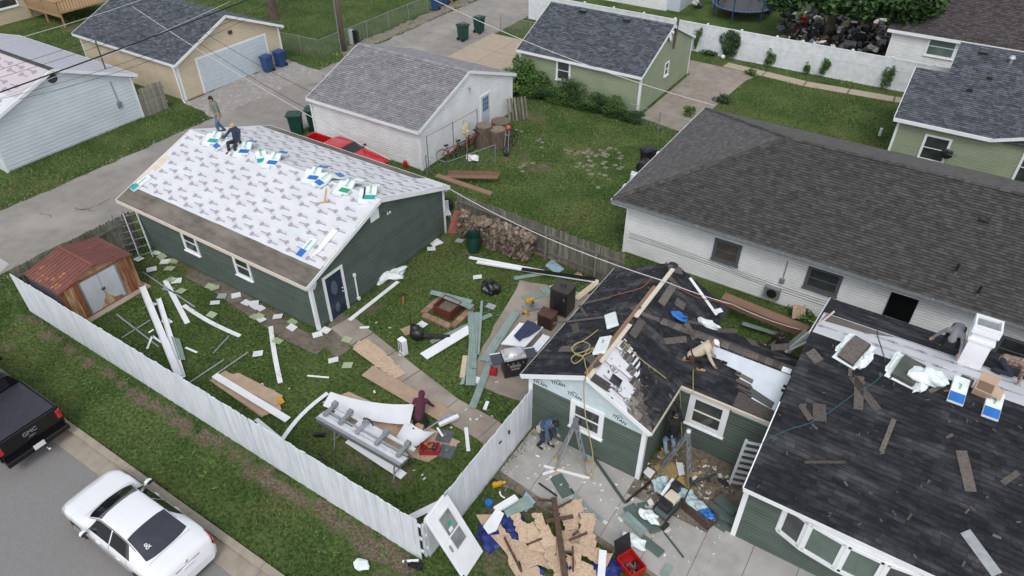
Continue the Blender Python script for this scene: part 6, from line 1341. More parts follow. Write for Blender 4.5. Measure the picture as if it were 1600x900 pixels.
t = flatbundle('blue and white bundle left of cardboard box on main roof', mf, (1497,611), .0, bluep, w=.40, L=.85, lett='roof')
t = flatbundle('blue and white bundle right of cardboard box on main roof', mf, (1551,634), .0, bluep, w=.40, L=.85, lett='roof')
t = frthing('cardboard_box', 'open cardboard box between two blue bundles on main roof', 'box', mf, (1534,612), .02, -.1); b = MB().m(card); b.box((0, 0, .14), (.42, .34, .28)); b.slab([(-.21, .17, .28), (.21, .17, .28), (.25, .38, .36), (-.2, .38, .36)], .01); b.slab([(.21, -.17, .28), (.21, .17, .28), (.42, .17, .2), (.42, -.17, .2)], .01); b.build('box', card, t); b = MB().m(M('box_inside_shade', (.16, .11, .075), .9)); b.box((0, 0, .283), (.36, .28, .004)); b.build('inside', None, t)  # dark plate on the solid box paints the shade of its hollow
def openstack(label, fr, px, ang, top_, w=.42, L=1.0, n=5):
    t = frthing('open_bundle', label, 'shingle bundle', fr, px, .01, ang)
    b = MB().m(whitew); b.slab([(-w*.75, -L*.62, .02), (w*.7, -L*.58, .03), (w*.8, L*.55, .04), (-w*.7, L*.6, .02)], .02); lump(b, (w*.8, -.1, .06), .16, 12, 8, .35, (1, 2.2, .5), 5, False); lump(b, (-w*.75, .05, .05), .10, 12, 8, .35, (.8, 3.5, .6), 6, False); b.build('torn_wrapper', whitew, t)
    for i in range(n): b = MB().m(top_ if i == n-1 else shS); b.box((random.uniform(-.02, .02), random.uniform(-.02, .02), .05+.022*i), (w, L, .018)); b.build('shingle', None, t)
    return t
openstack('opened bundle of brown shingles in a white wrapper near roof ridge', mf, (1334,550), angof(mf, (1321,558), (1344,532))-math.pi/2, shS, w=.46, L=.85)
openstack('opened bundle topped by a green grey shingle on main ridge', mf, (1418,582), angof(mf, (1407,594), (1424,568))-math.pi/2, M('green_grey_shingle', (.055, .065, .055), .9, (.08, .09, .075), 5), w=.58, L=.72)
t = MB().m(whitew); lump(t, (0, 0, .12), .35, 20, 12, .3, (1.2, .8, .5), 7); o = t.build('plastic_wrapper', whitew); o.location = mf.hit(1447, 593, .05); tag(o, 'crumpled white wrapper beside the green grey shingle stack', 'wrapper')
# wrapper scraps and strips at the junction of wing and ell
t = MB().m(bluep); lump(t, (0, 0, .05), .22, 14, 8, .3, (1.6, .7, .5), 8, False); o = t.build('plastic_wrapper', None); o.location = wr.hit(1059, 495, .05); tag(o, 'crumpled blue wrapper on wing roof beside brown strips', 'wrapper')
t = MB().m(whitew); lump(t, (0, 0, .05), .28, 14, 8, .3, (1.7, .6, .4), 9, False); o = t.build('plastic_wrapper', None); o.location = wr.hit(1103, 507, .05); tag(o, 'torn white wrapper on roof above the crouching roofer', 'wrapper')
SG = 'loose brown shingle strips left on the roof'
def strip(label, fr, a, b_, w, mt=shS, h=.03, name='loose_shingle', th=.012, grp=SG, line=True):
    A = fr.hit(*a, h); B = fr.hit(*b_, h); c = (A+B)/2; t = MB().m(mt); t.bar(A-c, B-c, w, th, roll=fr.N)
    o = t.build(name, mt); o.location = c; return tag(o, label, 'shingle', grp)
for a, b_, w, fr, lab in [((1343,588),(1341,640),.24,mf,'upright strip crossing another below the opened bundle'),((1333,590),(1372,641),.22,mf,'slanting strip crossing an upright one below opened bundle'),((1397,655),(1377,706),.12,mf,'thin single strip in the middle of main roof'),((1502,704),(1517,768),.26,mf,'broad double strip on the right part of main roof'),
    ((1280,631),(1281,658),.34,mf,'squarish strip beside teal cord on main roof'),((1251,632),(1267,656),.16,mf,'narrow strip left of squarish piece near teal cord'),((1257,722),(1321,722),.08,mf,'thin long strip lying flat on left of main roof'),((1566,755),(1591,738),.14,mf,'small strip near right edge of main roof'),((1452,612),(1476,600),.12,mf,'thin strip under the open bundle on main ridge'),((1330,560),(1328,588),.10,mf,'grey sliver leaning below the opened bundle'),
    ((1044,418),(1066,424),.3,wr,'broken cap pieces at top end of the wing ridge'),((1033,475),(1056,440),.26,wr,'brown strip alongside ridge slot of the wing, upper'),((988,525),(1004,500),.26,wr,'brown strip alongside ridge slot of the wing, lower'),((1042,430),(1062,450),.22,wr,'brown cap scrap by the white ridge board'),((1056,470),(1070,480),.36,wr,'dark square shingle scrap on right slope of wing'),
    ((1003,490),(1062,512),.16,wr,'brown strip running from slot toward blue wrapper'),((1029,534),(1073,530),.22,ef2,'brown strip left of the crouching roofer'),((1072,505),(1086,530),.16,ef2,'brown strip under blue wrapper above the roofer'),((1122,516),(1152,517),.14,ef2,'brown strip right of the white wrapper'),((1060,499),(1100,508),.12,wr,'dark strip lying over the white wrapper'),
    ((912,474),(955,464),.16,wl,'long brown strip on the left slope near ridge top'),((865,505),(948,495),.12,wl,'long thin strip across left wing slope'),((897,506),(901,520),.22,wl,'small brown scrap on left wing slope'),((905,477),(917,495),.10,wl,'grey strip hanging on left wing slope'),((918,556),(935,572),.26,wl,'brown strip near lower bundle and ridge'),((875,545),(900,545),.3,wl,'grey worn scrap beside the coiled hose'),((990,478),(996,484),.3,wl,'dark scrap at upper ridge of the wing'),
    ((1205,543),(1234,541),.2,ef2,'brown scrap below the man behind the roof'),((1210,558),(1234,562),.16,eb2,'grey green scrap on back of the ell'),((1172,530),(1180,540),.3,eb2,'green triangular scrap on back of the ell'),((1265,548),(1280,565),.3,mf,'brown scrap near left end of main ridge'),((1500,590),(1520,600),.25,mf,'brown scrap below the chimney')]:
    strip(lab, fr, a, b_, w)
strip('pale metal flashing strip lying at bottom right of main roof', mf, (1508,830), (1558,898), .26, galv, name='flashing_strip', grp=None)
strip('long white trim board on right slope of the wing', wr, (1078,434), (1120,492), .13, whitebr, name='trim_board', grp=None); strip('small white bent scrap beside long board on wing slope', wr, (1118,487), (1128,484), .16, whitebr, name='trim_scrap', grp=None)
strip('small white block on strip near ridge of the ell', ef2, (1222,576), (1236,581), .16, whitebr, name='trim_scrap', h=.06, grp=None); strip('white trim scrap below the chimney flashing', mbk, (1474,573), (1488,579), .16, whitebr, name='trim_scrap', grp=None)
for a, c, lab in (((1227,549),(1303,487),'long pale angled board crossing roof corner at ell'),((1228,550),(1264,533),'short pale board meeting the long one at ell corner')):
    A = eb2.hit(*a, .08) if True else None; B = mf.hit(*c, .12); 
    if 'short' in lab: B = eb2.hit(*c, .25)
    c_ = (A+B)/2; t = MB().m(M('pinkish_white_board', (.62, .53, .49), .6)); t.bar(A-c_, B-c_, .08, .04); o = t.build('trim_board', None); o.location = c_; tag(o, lab, 'board')
# folded flaps of old siding near the wing's rake foot
strip('dark strip hanging over the rake of the wing gable', wr, (925,588), (952,606), .3, shO, h=.05, name='loose_shingle', grp=None)
strip('black shingle square at edge of the bare underlayment', wr, (955,589), (970,600), .3, shN, h=.03, name='loose_shingle', grp=None)
cb = MB(); rr = random.Random(8)
for i in range(260):
    fr, U_, V_ = ((mf, 7.5, SLm), (wl, 6.3, SLw), (wr, 2.2, SLw), (wl, 6, SLw))[rr.choice((0, 0, 0, 1, 2, 3))]; s_ = rr.uniform(.015, .05)*(2 if rr.random() < .1 else 1)
    cb.m(rr.choice([shS, shO, shO2])); M3_ = fr.mat(Vector()).to_3x3() @ Matrix.Rotation(rr.uniform(0, 3), 3, 'Z'); cb.box(fr.w(rr.uniform(0, 1)*U_, rr.uniform(.03, .97)*V_, .03), (s_*rr.uniform(1, 4), s_, .01), M3=M3_)
o = cb.build('shingle_crumbs', None, kind='stuff'); o['label'] = 'small shingle crumbs strewn over the green house roof'
# cords and hoses
def cord(name, label, pts, r, mt, cat='cord'):
    P = [Vector(p) for p in pts]; out = []
    for i in range(len(P)-1):
        p0 = P[max(i-1, 0)]; p1 = P[i]; p2 = P[i+1]; p3 = P[min(i+2, len(P)-1)]
        for k in range(6):
            t = k/6; out.append(.5*((2*p1)+(p2-p0)*t+(2*p0-5*p1+4*p2-p3)*t*t+(3*p1-p0-3*p2+p3)*t**3))
    out.append(P[-1]); b = MB().m(mt); c = P[0]; b.tube([q-c for q in out], r, 5); o = b.build(name, mt, smooth=True); o.location = c; return tag(o, label, cat)
cord('air_hose', 'coiled yellow air hose spread over left slope of the wing', [wl.hit(*q, .04+.01*(i % 3)) for i, q in enumerate([(935,515),(915,530),(900,538),(893,545),(900,552),(915,548),(922,540),(912,534),(898,538),(895,548),(905,556),(920,552),(928,544),(918,548),(908,562),(897,568),(893,560),(902,553),(912,560),(915,572),(918,584)])]+[Vector((-6.0, 13.13, 3.3)), Vector((-5.8, 13.0, 2.2)), Vector((-5.4, 12.9, .8)), Vector((-5.2, 12.6, .05))], .018, ropey, 'hose')
cord('air_hose', 'yellow air hose running from the valley down to ground', [wr.hit(975, 535, .04), wr.hit(1000, 560, .04), wr.hit(1030, 583, .04), ef2.hit(1055, 603, .05), G(1062,612,2.3), G(1064,650,1.2), G(1066,700,.1)], .014, ropey, 'hose')
cord('safety_rope', 'thin rope hanging from crouching roofer over the eave', [ef2.hit(1083, 577, .05), ef2.hit(1083, 600, .05), ef2.hit(1083, 616, .06)], .012, ropey, 'rope')
cord('air_hose', 'orange hose crossing the wing roof toward the ell', [wl.hit(955, 463, .04), wl.hit(985, 455, .05), wl.hit(1005, 448, .05), wl.hit(1020, 432, .05)], .014, roper, 'hose')
cord('air_hose', 'orange hose on right slope of the wing', [wr.hit(1060, 450, .04), wr.hit(1085, 463, .05), wr.hit(1105, 468, .05), wr.hit(1138, 475, .06)], .014, roper, 'hose')
cord('extension_lead', 'teal cord lying across the left part of main roof', [mf.hit(*q, .03) for q in ((1200,686),(1230,672),(1262,662),(1290,648),(1315,630),(1340,612),(1362,600),(1380,585))], .012, ropeb)
cord('extension_lead', 'dark cord lying on underlayment of the main rear slope', [mbk.hit(*q, .04) for q in ((1384,565),(1378,545),(1371,522),(1372,515))], .012, ropeb)
# ------------------------------------------------------------------ patio things
def trestle(label, apex, f1, f2, h, wy=.42):
    A = G(*apex, h); t = thing('folding_ladder', label, 'ladder', (A.x, A.y, 0)); side = None
    P1 = G(*f1)-t.location; P2 = G(*f2)-t.location; T = Vector((0, 0, h)); d = (P2-P1).normalized(); n = Vector((-d.y, d.x, 0))
    for P in (P1, P2):
        for s_ in (-1, 1): b = MB().m(alum); b.bar(T+n*s_*wy*.38+ (P-Vector((0,0,0)))*.04, P+n*s_*wy*.55, .06, .035); b.build('rail', alum, t); b = MB().m(yel); b.box(P+n*s_*wy*.55+Vector((0, 0, .04)), (.10, .07, .08)); b.build('foot', yel, t)
        for i in range(1, 6): k = i/6; q = T.lerp(P, k); w_ = wy*(.38+.17*k); b = MB().m(alum); b.bar(q-n*w_, q+n*w_, .035); b.build('rung', alum, t)
    b = MB().m(grey); b.box((0, 0, h), (.16, wy*.9, .12), rz=math.atan2(d.y, d.x)); b.build('hinge', grey, t); return t
trestle('folding ladder standing open before gable window', (899,662), (868,727), (917,733), 1.75)
t = trestle('folding ladder standing open over rubble in the corner', (1075,678), (1028,738), (1078,755), 1.75); b = MB().m(cooler); b.sph((0, 0, 1.86), .07); b.build('cap', cooler, t)
F_ = G(1152, 762); T_ = Vector((-1.25, 14.5, 2.2)); T_ = G(1186, 690, 2.25)
wv = (G(1167, 763)-G(1140, 757)); lad = ladder('wide tread step ladder leaning on end wall of main roof', G(1153, 760), G(1181, 690, 2.0), wv.length, 8, alumw, tread=.09, rail=.04, name='step_ladder', hv=wv)
def pole(label, a, za, b_, zb, r=.03, mt=galv, name='pole', cat='pole'):
    A = G(*a, za); B = G(*b_, zb); t = MB().m(mt); t.bar(Vector(), B-A, r*2); o = t.build(name, mt); o.location = A; return tag(o, label, cat)
dkm = M('dark_green_metal', (.06, .08, .075), .5)
pole('long dark strip from gable wall across the patio', (927,714), .08, (977,786), .05, .035, dkm); pole('dark strip leaning from rubble to the patio', (978,785), .05, (1018,751), .12, .03, black); pole('thin dark strip pointing to bottom of the patio', (1030,822), .04, (1068,871), .04, .022, dkm); pole('dark strip across rubble by the ladder foot', (1080,755), .1, (1118,740), .15, .03, dkm); pole('dark strip by left edge of the patio', (842,755), .05, (870,775), .3, .02, black)
quad_item('sheet_scrap', 'white sheet piece lying at foot of the corner board', 'sheet', [(1005,738),(1012,729),(1024,737),(1016,748)], whitebr, .015, .06)
quad_item('sheet_scrap', 'white sheet scrap in the rubble by the folding ladder', 'sheet', [(1056,722),(1067,723),(1070,741),(1061,743)], whitebr, .015, .12)
quad_item('sheet_scrap', 'pale square scrap left of the compressor', 'sheet', [(1011,783),(1017,778),(1023,788),(1016,792)], whitebr, .015, .08)
t = MB().m(whitew); lump(t, (0, 0, .06), .2, 16, 10, .3, (1.5, .9, .5), 11); o = t.build('plastic_wrapper', None); o.location = G(1014, 808, .15); tag(o, 'crumpled white bag on the green panels of patio', 'bag')
t = MB().m(whitew); lump(t, (0, 0, .06), .22, 16, 10, .3, (1.5, .9, .5), 12); o = t.build('plastic_wrapper', None); o.location = G(990, 847, .02); tag(o, 'crumpled white bag on grass edge below patio', 'bag')
t = MB().m(whitew); lump(t, (0, 0, .06), .2, 16, 10, .2, (1.1, .9, .4), 14); o = t.build('plastic_bag', None); o.location = G(565, 884, .02); tag(o, 'white plastic bag on roadside grass at bottom', 'bag')
t = MB().m(M('clear_blue_plastic', (.45, .58, .62), .3)); lump(t, (0, 0, .1), .25, 16, 10, .35, (1, 1, .8), 13); o = t.build('plastic_wrapper', None); o.location = G(1033, 762, .05); tag(o, 'pale blue plastic heap behind the compressor', 'wrapper')
g = thing('air_compressor', 'black wheeled compressor with cream tank cover on patio', 'compressor', G(1040, 803), -.25)
b = MB().m(M('dark_green_metal', (0, 0, 0))); b.box((0, .12, .28), (.42, .62, .22)); b.cyl((-.22, -.2, .25), (.22, -.2, .25), .15, n=14); b.cyl((-.22, .2, .22), (.22, .2, .22), .13, n=14); b.build('tanks', None, g, bevel=.01)
b = MB().m(M('cream_plastic', (.62, .56, .44), .4)); b.box((0, .18, .62), (.36, .34, .20)); b.build('engine_cover', None, g, bevel=.03); b = MB().m(black); b.box((0, -.12, .52), (.34, .24, .28)); b.build('engine', black, g, bevel=.01); b = MB().m(black); b.box((-.1, .45, .75), (.25, .2, .35)); b.build('control_box', black, g, bevel=.01)
for s_ in (-1, 1): b = MB().m(black); b.tube([(s_*.26, -.35, .3), (s_*.26, .1, .42), (s_*.26, .45, .6), (s_*.22, .7, .95)], .022); b.build('handle', black, g); b = MB().m(rubber); b.cyl((s_*.24, -.42, .13), (s_*.34, -.42, .13), .13, n=14); b.build('wheel', rubber, g)
b = MB().m(cooler); b.bar((-.3, .1, .5), (-.3, .6, .8), .1, .04); b.build('side_strip', cooler, g)
t = thing('planter_box', 'brown wooden planter box full of torn wrapper', 'planter', G(1080, 795), -.32); wd = M('dark_brown_timber', (.055, .035, .028), .7, (.09, .06, .045), 5)
for y in (-.2, .2):
    for k in range(2): b = MB().m(wd); b.box((0, y, .1+k*.18), (1.5, .05, .17)); b.build('plank', wd, t)
for x in (-.75, .75): b = MB().m(wd); b.box((x, 0, .19), (.05, .42, .36)); b.build('end_board', wd, t)
b = MB().m(soil); b.box((0, 0, .25), (1.44, .36, .04)); b.build('soil_fill', soil, t)
for k, (x, c, s_) in enumerate(((-.35, M('aqua_wrapper', (.42, .55, .56), .45, (.34, .46, .48), 8), .22), (.15, MATS['aqua_wrapper'], .2), (.55, bluep, .16))):
    b = MB().m(c); lump(b, (0, 0, .06), s_, 16, 10, .35, (1.5, .8, .5), 20+k); o = b.build('plastic_wrapper', None); o.location = t.matrix_world @ Vector((0, 0, 0)) if False else t.location+Vector((x*.95, -x*.31, .3)); tag(o, ['aqua torn wrapper at left end of the planter', 'aqua torn wrapper in middle of the planter', 'blue torn wrapper at right end of the planter'][k], 'wrapper')
# rubble in the corner: many small pieces nobody could count
rub = MB(); rms = [whitedebris, tandebris, M('dark_rubble', (.06, .05, .045), .9, island=.4), insul]
rr = random.Random(4); corner = [tuple(G(*q))[:2] for q in ((1000,735),(1035,705),(1060,700),(1100,720),(1140,745),(1145,775),(1110,785),(1060,775),(1020,775),(1000,760))]
for i in range(900):
    if i < 640: x = rr.uniform(-4.3, -1.1); y = rr.uniform(12.2, 15.3); ok = inpoly((x, y), corner)
    else: x = rr.uniform(-7.6, -1.2); y = rr.uniform(11.3, 13.3); ok = rr.random() < .45
    if not ok: continue
    s_ = rr.uniform(.015, .06) if rr.random() < .92 else rr.uniform(.06, .12); rub.m(rr.choice(rms[:3] if i < 640 else rms[:1]))
    R = Matrix.Rotation(rr.uniform(0, 6), 3, 'Z') @ Matrix.Rotation(rr.uniform(-.4, .4), 3, 'X'); rub.box((x, y, .03+s_*.2), (s_*rr.uniform(.8, 3), s_, s_*.4), M3=R)
o = rub.build('rubble', None, kind='stuff'); o['label'] = 'small rubble and scrap pieces on soil and concrete'
t = MB().m(insul); lump(t, (0, 0, .03), .5, 30, 14, .3, (1.3, .8, .16), 31); o = t.build('insulation_heap', None, kind='stuff'); o.location = G(1052, 748)
yb = MB()
for (x, y) in [(697,708),(712,697),(728,640),(640,640),(585,612),(610,640),(660,742),(700,660),(560,660),(745,655),(752,650),(769,650),(663,748),(647,735),(720,600),(609,512),(588,504),(625,555),(760,640),(735,655),(705,668),(776,597),(452,607),(410,600)]:
    p = G(x, y, .04); yb.m(whitedebris).box(p, (random.uniform(.04, .14), random.uniform(.03, .07), .02), rz=random.uniform(0, 3))
o = yb.build('paper_scraps', None, kind='stuff'); o['label'] = 'white paper and trim crumbs on the lawn'
gr = MB(); rr = random.Random(14); gms = [gravel, MATS['pebbly_verge'], M('grey_stone', (.3, .28, .26), .9, island=.4)]
for i in range(2600):
    e_ = rr.random(); y = rr.uniform(5.6, 60); x = (-30.75 if e_ < .5 else -36.3)+rr.gauss(0, .28)
    if e_ > .8: x = rr.uniform(-37.6, -36.3); y = rr.uniform(35, 54)
    s_ = rr.uniform(.02, .07); gr.m(rr.choice(gms)); gr.box((x, y, .015), (s_, s_*rr.uniform(.6, 1.2), s_*.7), rz=rr.uniform(0, 3), taper=.6)
o = gr.build('loose_gravel', None, kind='stuff'); o['label'] = 'loose gravel along both edges of the alley'
cr = M('tar_filled_crack', (.06, .055, .05), .8); cb2 = MB().m(cr)
for k, (x, y, n_, a0) in enumerate(((-33.5, 13.2, 14, .3), (-33.2, 13.0, 8, 1.0), (-34.5, 12.0, 7, .2), (-35, 30, 16, 1.4), (-33, 44, 18, 1.5), (-32.5, 22, 10, .5))):
    a = a0
    for j in range(n_): a += rr.uniform(-.5, .5); q = (x+math.cos(a)*.14, y+math.sin(a)*.14); cb2.bar((x, y, .0115), (q[0], q[1], .0115), rr.uniform(.012, .05), .006); x, y = q
o = cb2.build('pavement_cracks', cr, kind='structure')
# ------------------------------------------------------------------ scrap board heap, tarp, tool box at bottom
C_ = lambda x, y: (740+x/5.625, 740+y/5.625)
tp = MB().m(tarp)
for (x, y, r, s) in ((330, 440, .36, 1), (140, 560, .36, 2), (520, 850, .28, 3), (330, 560, .3, 5)): p = G(*C_(x, y)); lump(tp, (p.x, p.y, .06), r, 18, 10, .3, (1.2, 1, .3), s)
o = tp.build('blue_tarp', tarp); tag(o, 'crumpled blue tarp under left side of scrap board heap', 'tarp')
tp = MB().m(tarp)
for (x, y, r, s) in ((1190, 870, .40, 4), (1120, 840, .30, 6), (910, 890, .3, 8)): p = G(*C_(x, y)); lump(tp, (p.x, p.y, .1), r, 18, 10, .3, (1, 1, .45), s)
o = tp.build('blue_tarp', tarp); tag(o, 'crumpled blue tarp beside the red tool box', 'tarp')
OS = 'broken strand board pieces heaped on the tarp'
osbq = [([(20,360),(160,358),(230,520),(150,540),(80,465)],.10,'triangular piece at far left of heap under white sheet'),([(150,540),(240,440),(330,560),(430,900),(370,900),(310,800),(290,700)],.16,'long ragged piece on left edge of heap'),([(320,370),(400,340),(460,430),(520,640),(400,600),(390,520)],.22,'split piece pointing up left of heap'),([(460,440),(520,420),(600,540),(640,700),(480,660)],.26,'piece with broken end in upper middle'),
    ([(508,352),(600,345),(640,470),(690,560),(590,540)],.32,'upright splintered piece at top of heap'),([(260,560),(420,590),(700,700),(720,860),(560,800),(430,850)],.20,'wide piece across lower left of heap'),([(430,850),(560,810),(620,900),(380,900)],.18,'piece at bottom left edge of picture'),([(600,640),(700,600),(790,900),(700,900)],.30,'narrow piece left of dark timber'),([(690,520),(740,600),(830,900),(760,900)],.22,'piece beneath the dark timber'),
    ([(740,330),(850,240),(960,215),(968,330),(920,350),(920,480),(800,500)],.24,'large ragged piece right of dark timber top'),([(928,342),(1060,350),(1070,650),(940,660)],.30,'straight edged piece on right side of heap'),([(760,500),(930,480),(960,640),(790,620)],.20,'piece in middle right of heap'),([(790,600),(900,610),(1070,650),(1225,700),(1170,820),(900,700),(800,690)],.34,'long diagonal piece reaching the white post'),([(800,700),(1080,820),(1080,900),(820,900)],.24,'wide piece at bottom right of heap'),([(880,700),(950,700),(950,830),(880,830)],.32,'small square piece low in the heap'),([(560,560),(650,440),(730,560),(720,640),(620,650)],.34,'crossed fragment in centre of heap')]
for q, z, lab in osbq:
    P = [C_(*p) for p in q]; zz = [z+random.uniform(-.05, .05) for _ in P]; quad_item('strand_board', lab, 'board', P, osb, .018, z, OS)
for k, (a, b_, z, w) in enumerate([((705,215),(805,905),.45,.16),((640,420),(875,375),.42,.10),((790,688),(880,690),.40,.05),((870,640),(875,860),.42,.05),((840,585),(1000,520),.42,.06),((870,540),(920,505),.42,.06),((270,560),(420,860),.34,.06),((560,225),(700,240),.2,.07),((640,300),(760,330),.2,.06),((480,620),(600,570),.38,.04),((735,300),(860,235),.3,.05),((600,420),(720,380),.2,.05)]):
    lab = ['long dark rough timber lying over the scrap heap', 'shorter dark timber crossing the long one', 'thin brown stick right of long timber', 'upright thin stick low on the heap', 'slanting brown stick on right pieces', 'short brown splinter above slanting stick', 'brown batten on left edge of heap', 'dark branch end above the heap', 'second dark branch end above heap', 'thin splinter across the wide left piece', 'splinter on the large ragged piece', 'dark stick behind splintered piece'][k]
    plank('timber', lab, 'timber', C_(*a), C_(*b_), w, M('dark_rough_timber', (.12, .07, .045), .9, (.07, .042, .03), 8, bump=.4), th=max(.04, w*.6), z=z, group='dark timbers on the scrap heap')
quad_item('foam_sheet', 'white sheet lying over left corner of scrap heap', 'sheet', [C_(*p) for p in ((200,305),(268,350),(200,500),(130,530),(82,465))], whitebr, .02, .3)
t = thing('power_drill', 'yellow power drill on grass inside the corner near patio', 'drill', G(777, 760), .9); b = MB().m(yel); b.box((0, 0, .1), (.3, .12, .14)); b.box((-.05, .08, .05), (.1, .18, .1)); b.cyl((.15, 0, .1), (.27, 0, .1), .05); b.build('body', yel, t, bevel=.02); b = MB().m(black); b.box((-.05, .18, .05), (.14, .1, .1)); b.build('battery', black, t)
t = thing('power_drill', 'dark small drill on grass beside the yellow one', 'drill', G(791, 763), .2); b = MB().m(grey); b.box((0, 0, .08), (.2, .08, .1)); b.box((.02, -.08, .04), (.06, .14, .07)); b.build('body', grey, t, bevel=.02)
t = thing('tape_roll', 'round blue object on grass above the scrap heap', 'roll', G(764, 788)); b = MB().m(bluep); b.cyl((0, 0, 0), (0, 0, .12), .12, n=16); b.build('roll', bluep, t)
plank('thin_strip', 'curved white strip on grass below the yellow drill', 'strip', (781,768), (789,778), .05, whitebr, droop=.05, z=.05)
t = thing('tool_box', 'open red tool box with a black lid at bottom edge', 'tool box', G(985, 888), -.45); b = MB().m(redm)
b.box((0, 0, .04), (.62, .5, .06)); [b.box((s_*.31, 0, .17), (.03, .5, .3)) for s_ in (-1, 1)]; [b.box((0, s_*.25, .17), (.62, .03, .3)) for s_ in (-1, 1)]; b.build('box', redm, t); b = MB().m(black); b.slab([(-.32, .26, .3), (-.32, -.26, .3), (-.48, -.26, .85), (-.48, .26, .85)], .04, Vector((1, 0, .3)).normalized()); b.build('lid', black, t)
for k in range(10): b = MB().m(random.choice([black, blackm, grey, redm])); x = random.uniform(-.2, .22); y = random.uniform(-.16, .16); b.bar((x, y, .1), (x+random.uniform(-.15, .15), y+random.uniform(-.1, .1), .22), .05); b.build('tool', None, t)
# white door leaning on the fence corner, with more panels behind it
TL, BL, TR, BR = Vector((-7.62, 8.82, 1.9)), Vector((-7.67, 7.91, 1.9)), Vector((-6.68, 8.82, .03)), Vector((-6.63, 7.95, .03))
df = Frame(BR, TR-BR, BL-BR); Wd_ = (TR-BR).length; Hd = (BL-BR).length
dn = df.N if df.N.x > 0 else -df.N
def doorp(label, sh, h0, glassy):
    t = thing('door', label, 'door', BR)
    b = MB().m(whitebr); f2 = Frame(BR+sh, TR-BR, BL-BR)
    if f2.N.z < 0: pass
    def fx(u0, u1, v0, v1, a, c, m_, nm): b = MB().m(m_); frbox(b, f2, u0, u1, v0, v1, a, c); return b.build(nm, m_, t, world=True)
    s_ = 1 if f2.N.x > 0 else -1
    fx(0, Wd_, 0, Hd, 0, .045*s_, whitebr, 'door_leaf')
    if glassy:
        fx(.16, Wd_-.16, .75, Hd-.18, .045*s_, .06*s_, cooler, 'window_frame'); fx(.22, Wd_-.22, .81, 1.24, .06*s_, .064*s_, M('door_glass', (.16, .18, .18), .1, (.25, .27, .26), 3), 'pane'); fx(.22, Wd_-.22, 1.30, Hd-.24, .06*s_, .064*s_, MATS['door_glass'], 'pane')
        fx(.36, .50, 1.5, 1.62, .064*s_, .067*s_, greenw, 'sticker'); fx(.3, .45, 1.34, 1.46, .064*s_, .067*s_, cooler, 'sticker'); fx(.04, .08, .9, 1.1, .045*s_, .09*s_, galv, 'handle')
    return t
doorp('white entry door with two glass panes leaning on fence corner', Vector((0, 0, .0)), 0, True)
doorp('white door panel leaning behind the glazed door at fence corner', Vector((-.09, -.08, .03)), 0, False)
t = thing('scrap_bin', 'dark tangled scraps at foot of the fence corner', 'scrap', G(648, 886), .4); b = MB().m(black); [b.bar((random.uniform(-.3, .3), random.uniform(-.12, .12), .04), (random.uniform(-.3, .3), random.uniform(-.12, .12), .15), .05) for _ in range(9)]; b.build('scraps', black, t, kind='stuff'); b = MB().m(whitebr); b.bar((-.35, .05, .1), (.1, .1, .2), .05); b.build('stick', whitebr, t)
# ------------------------------------------------------------------ poles and overhead wires
def wire(label, A, B, sag, r=.012, mt=cablew, n=24):
    A = Vector(A); B = Vector(B); b = MB().m(mt); b.tube([(A.lerp(B, i/n)-A)+Vector((0, 0, -4*sag*(i/n)*(1-i/n))) for i in range(n+1)], r, 5); o = b.build('overhead_wire', mt, smooth=True); o.location = A; return tag(o, label, 'wire')
up_t = thing('utility_pole', 'brown wooden utility pole rising out of the frame by alley', 'pole', G(538, 80)); b = MB().m(pole_m); b.cyl((0, 0, 0), (0, 0, 11), .17, .13, n=12); b.build('pole', pole_m, up_t, smooth=True); b = MB().m(galv); b.cyl((-.2, -.1, 0), (-.2, -.1, 6), .05); b.build('conduit', galv, up_t)
t = thing('utility_box', 'small pale cabinet with dark box beside the utility pole', 'cabinet', G(551, 68), .3); b = MB().m(cooler); b.box((0, 0, .5), (.3, .35, 1.0)); b.build('cabinet', M('pale_grey_box', (.5, .52, .5), .5), t); t.children[-1].data.materials[0] = MATS['pale_grey_box']; b = MB().m(black); b.box((.35, 0, .45), (.3, .3, .9)); b.box((.3, 0, .95), (.25, .3, .15)); b.build('box', black, t)
PT = G(538, 80)+Vector((0, 0, 8.5))
g5 = lambda x, y, z: G(x, y, z)
wire('thick black cable from left edge over pale grey building', G(-40, 158, 5.5), G(430, -18, 6.5), .1, .035, cableb)
wire('pale wire from left edge to top of cream garage roof', G(-30, 75, 5.5), G(225, -2, 6), .1, .014)
wire('thin dark wire above the pale grey building, upper', G(-30, 118, 5.5), G(335, -5, 6.2), .1, .01, cableb); wire('thin dark wire above the pale grey building, lower', G(-30, 130, 5.5), G(345, 2, 6.2), .15, .01, cableb); wire('pale wire ending at the service mast', G(-30, 165, 5.2), G(360, 2, 6.4), .12, .012)
wire('low dark wire over the pale grey building wall', G(-20, 160, 4.6), G(420, 5, 6.0), .4, .01, cableb); wire('lowest dark wire crossing the pale grey building', G(30, 155, 4.4), G(400, 22, 5.6), .4, .01, cableb)
wire('pale service wire from cream garage over alley to garage roof', G(207, 10, 5.2), G(610, 250, 3.2), .3, .016)
wire('dark wire crossing alley below the cream garage', G(280, 45, 5.2), G(480, 170, 4), .2, .012, cableb); wire('second dark wire crossing alley below cream garage', G(300, 38, 5.2), G(500, 150, 4), .2, .012, cableb)
wire('pale cable from top edge past sage garage to hip roof', G(640, -20, 6.5), G(1117, 165, 3.2), .5, .02)
wire('pale cable from garage corner across yard to the wing', G(692, 289, 2.6), G(1040, 440, 3.75), .35, .018); wire('pale cable from wing ridge to corner of the ell', G(1040, 440, 3.75), G(1146, 476, 3.0), .05, .016, roper if False else cablew)
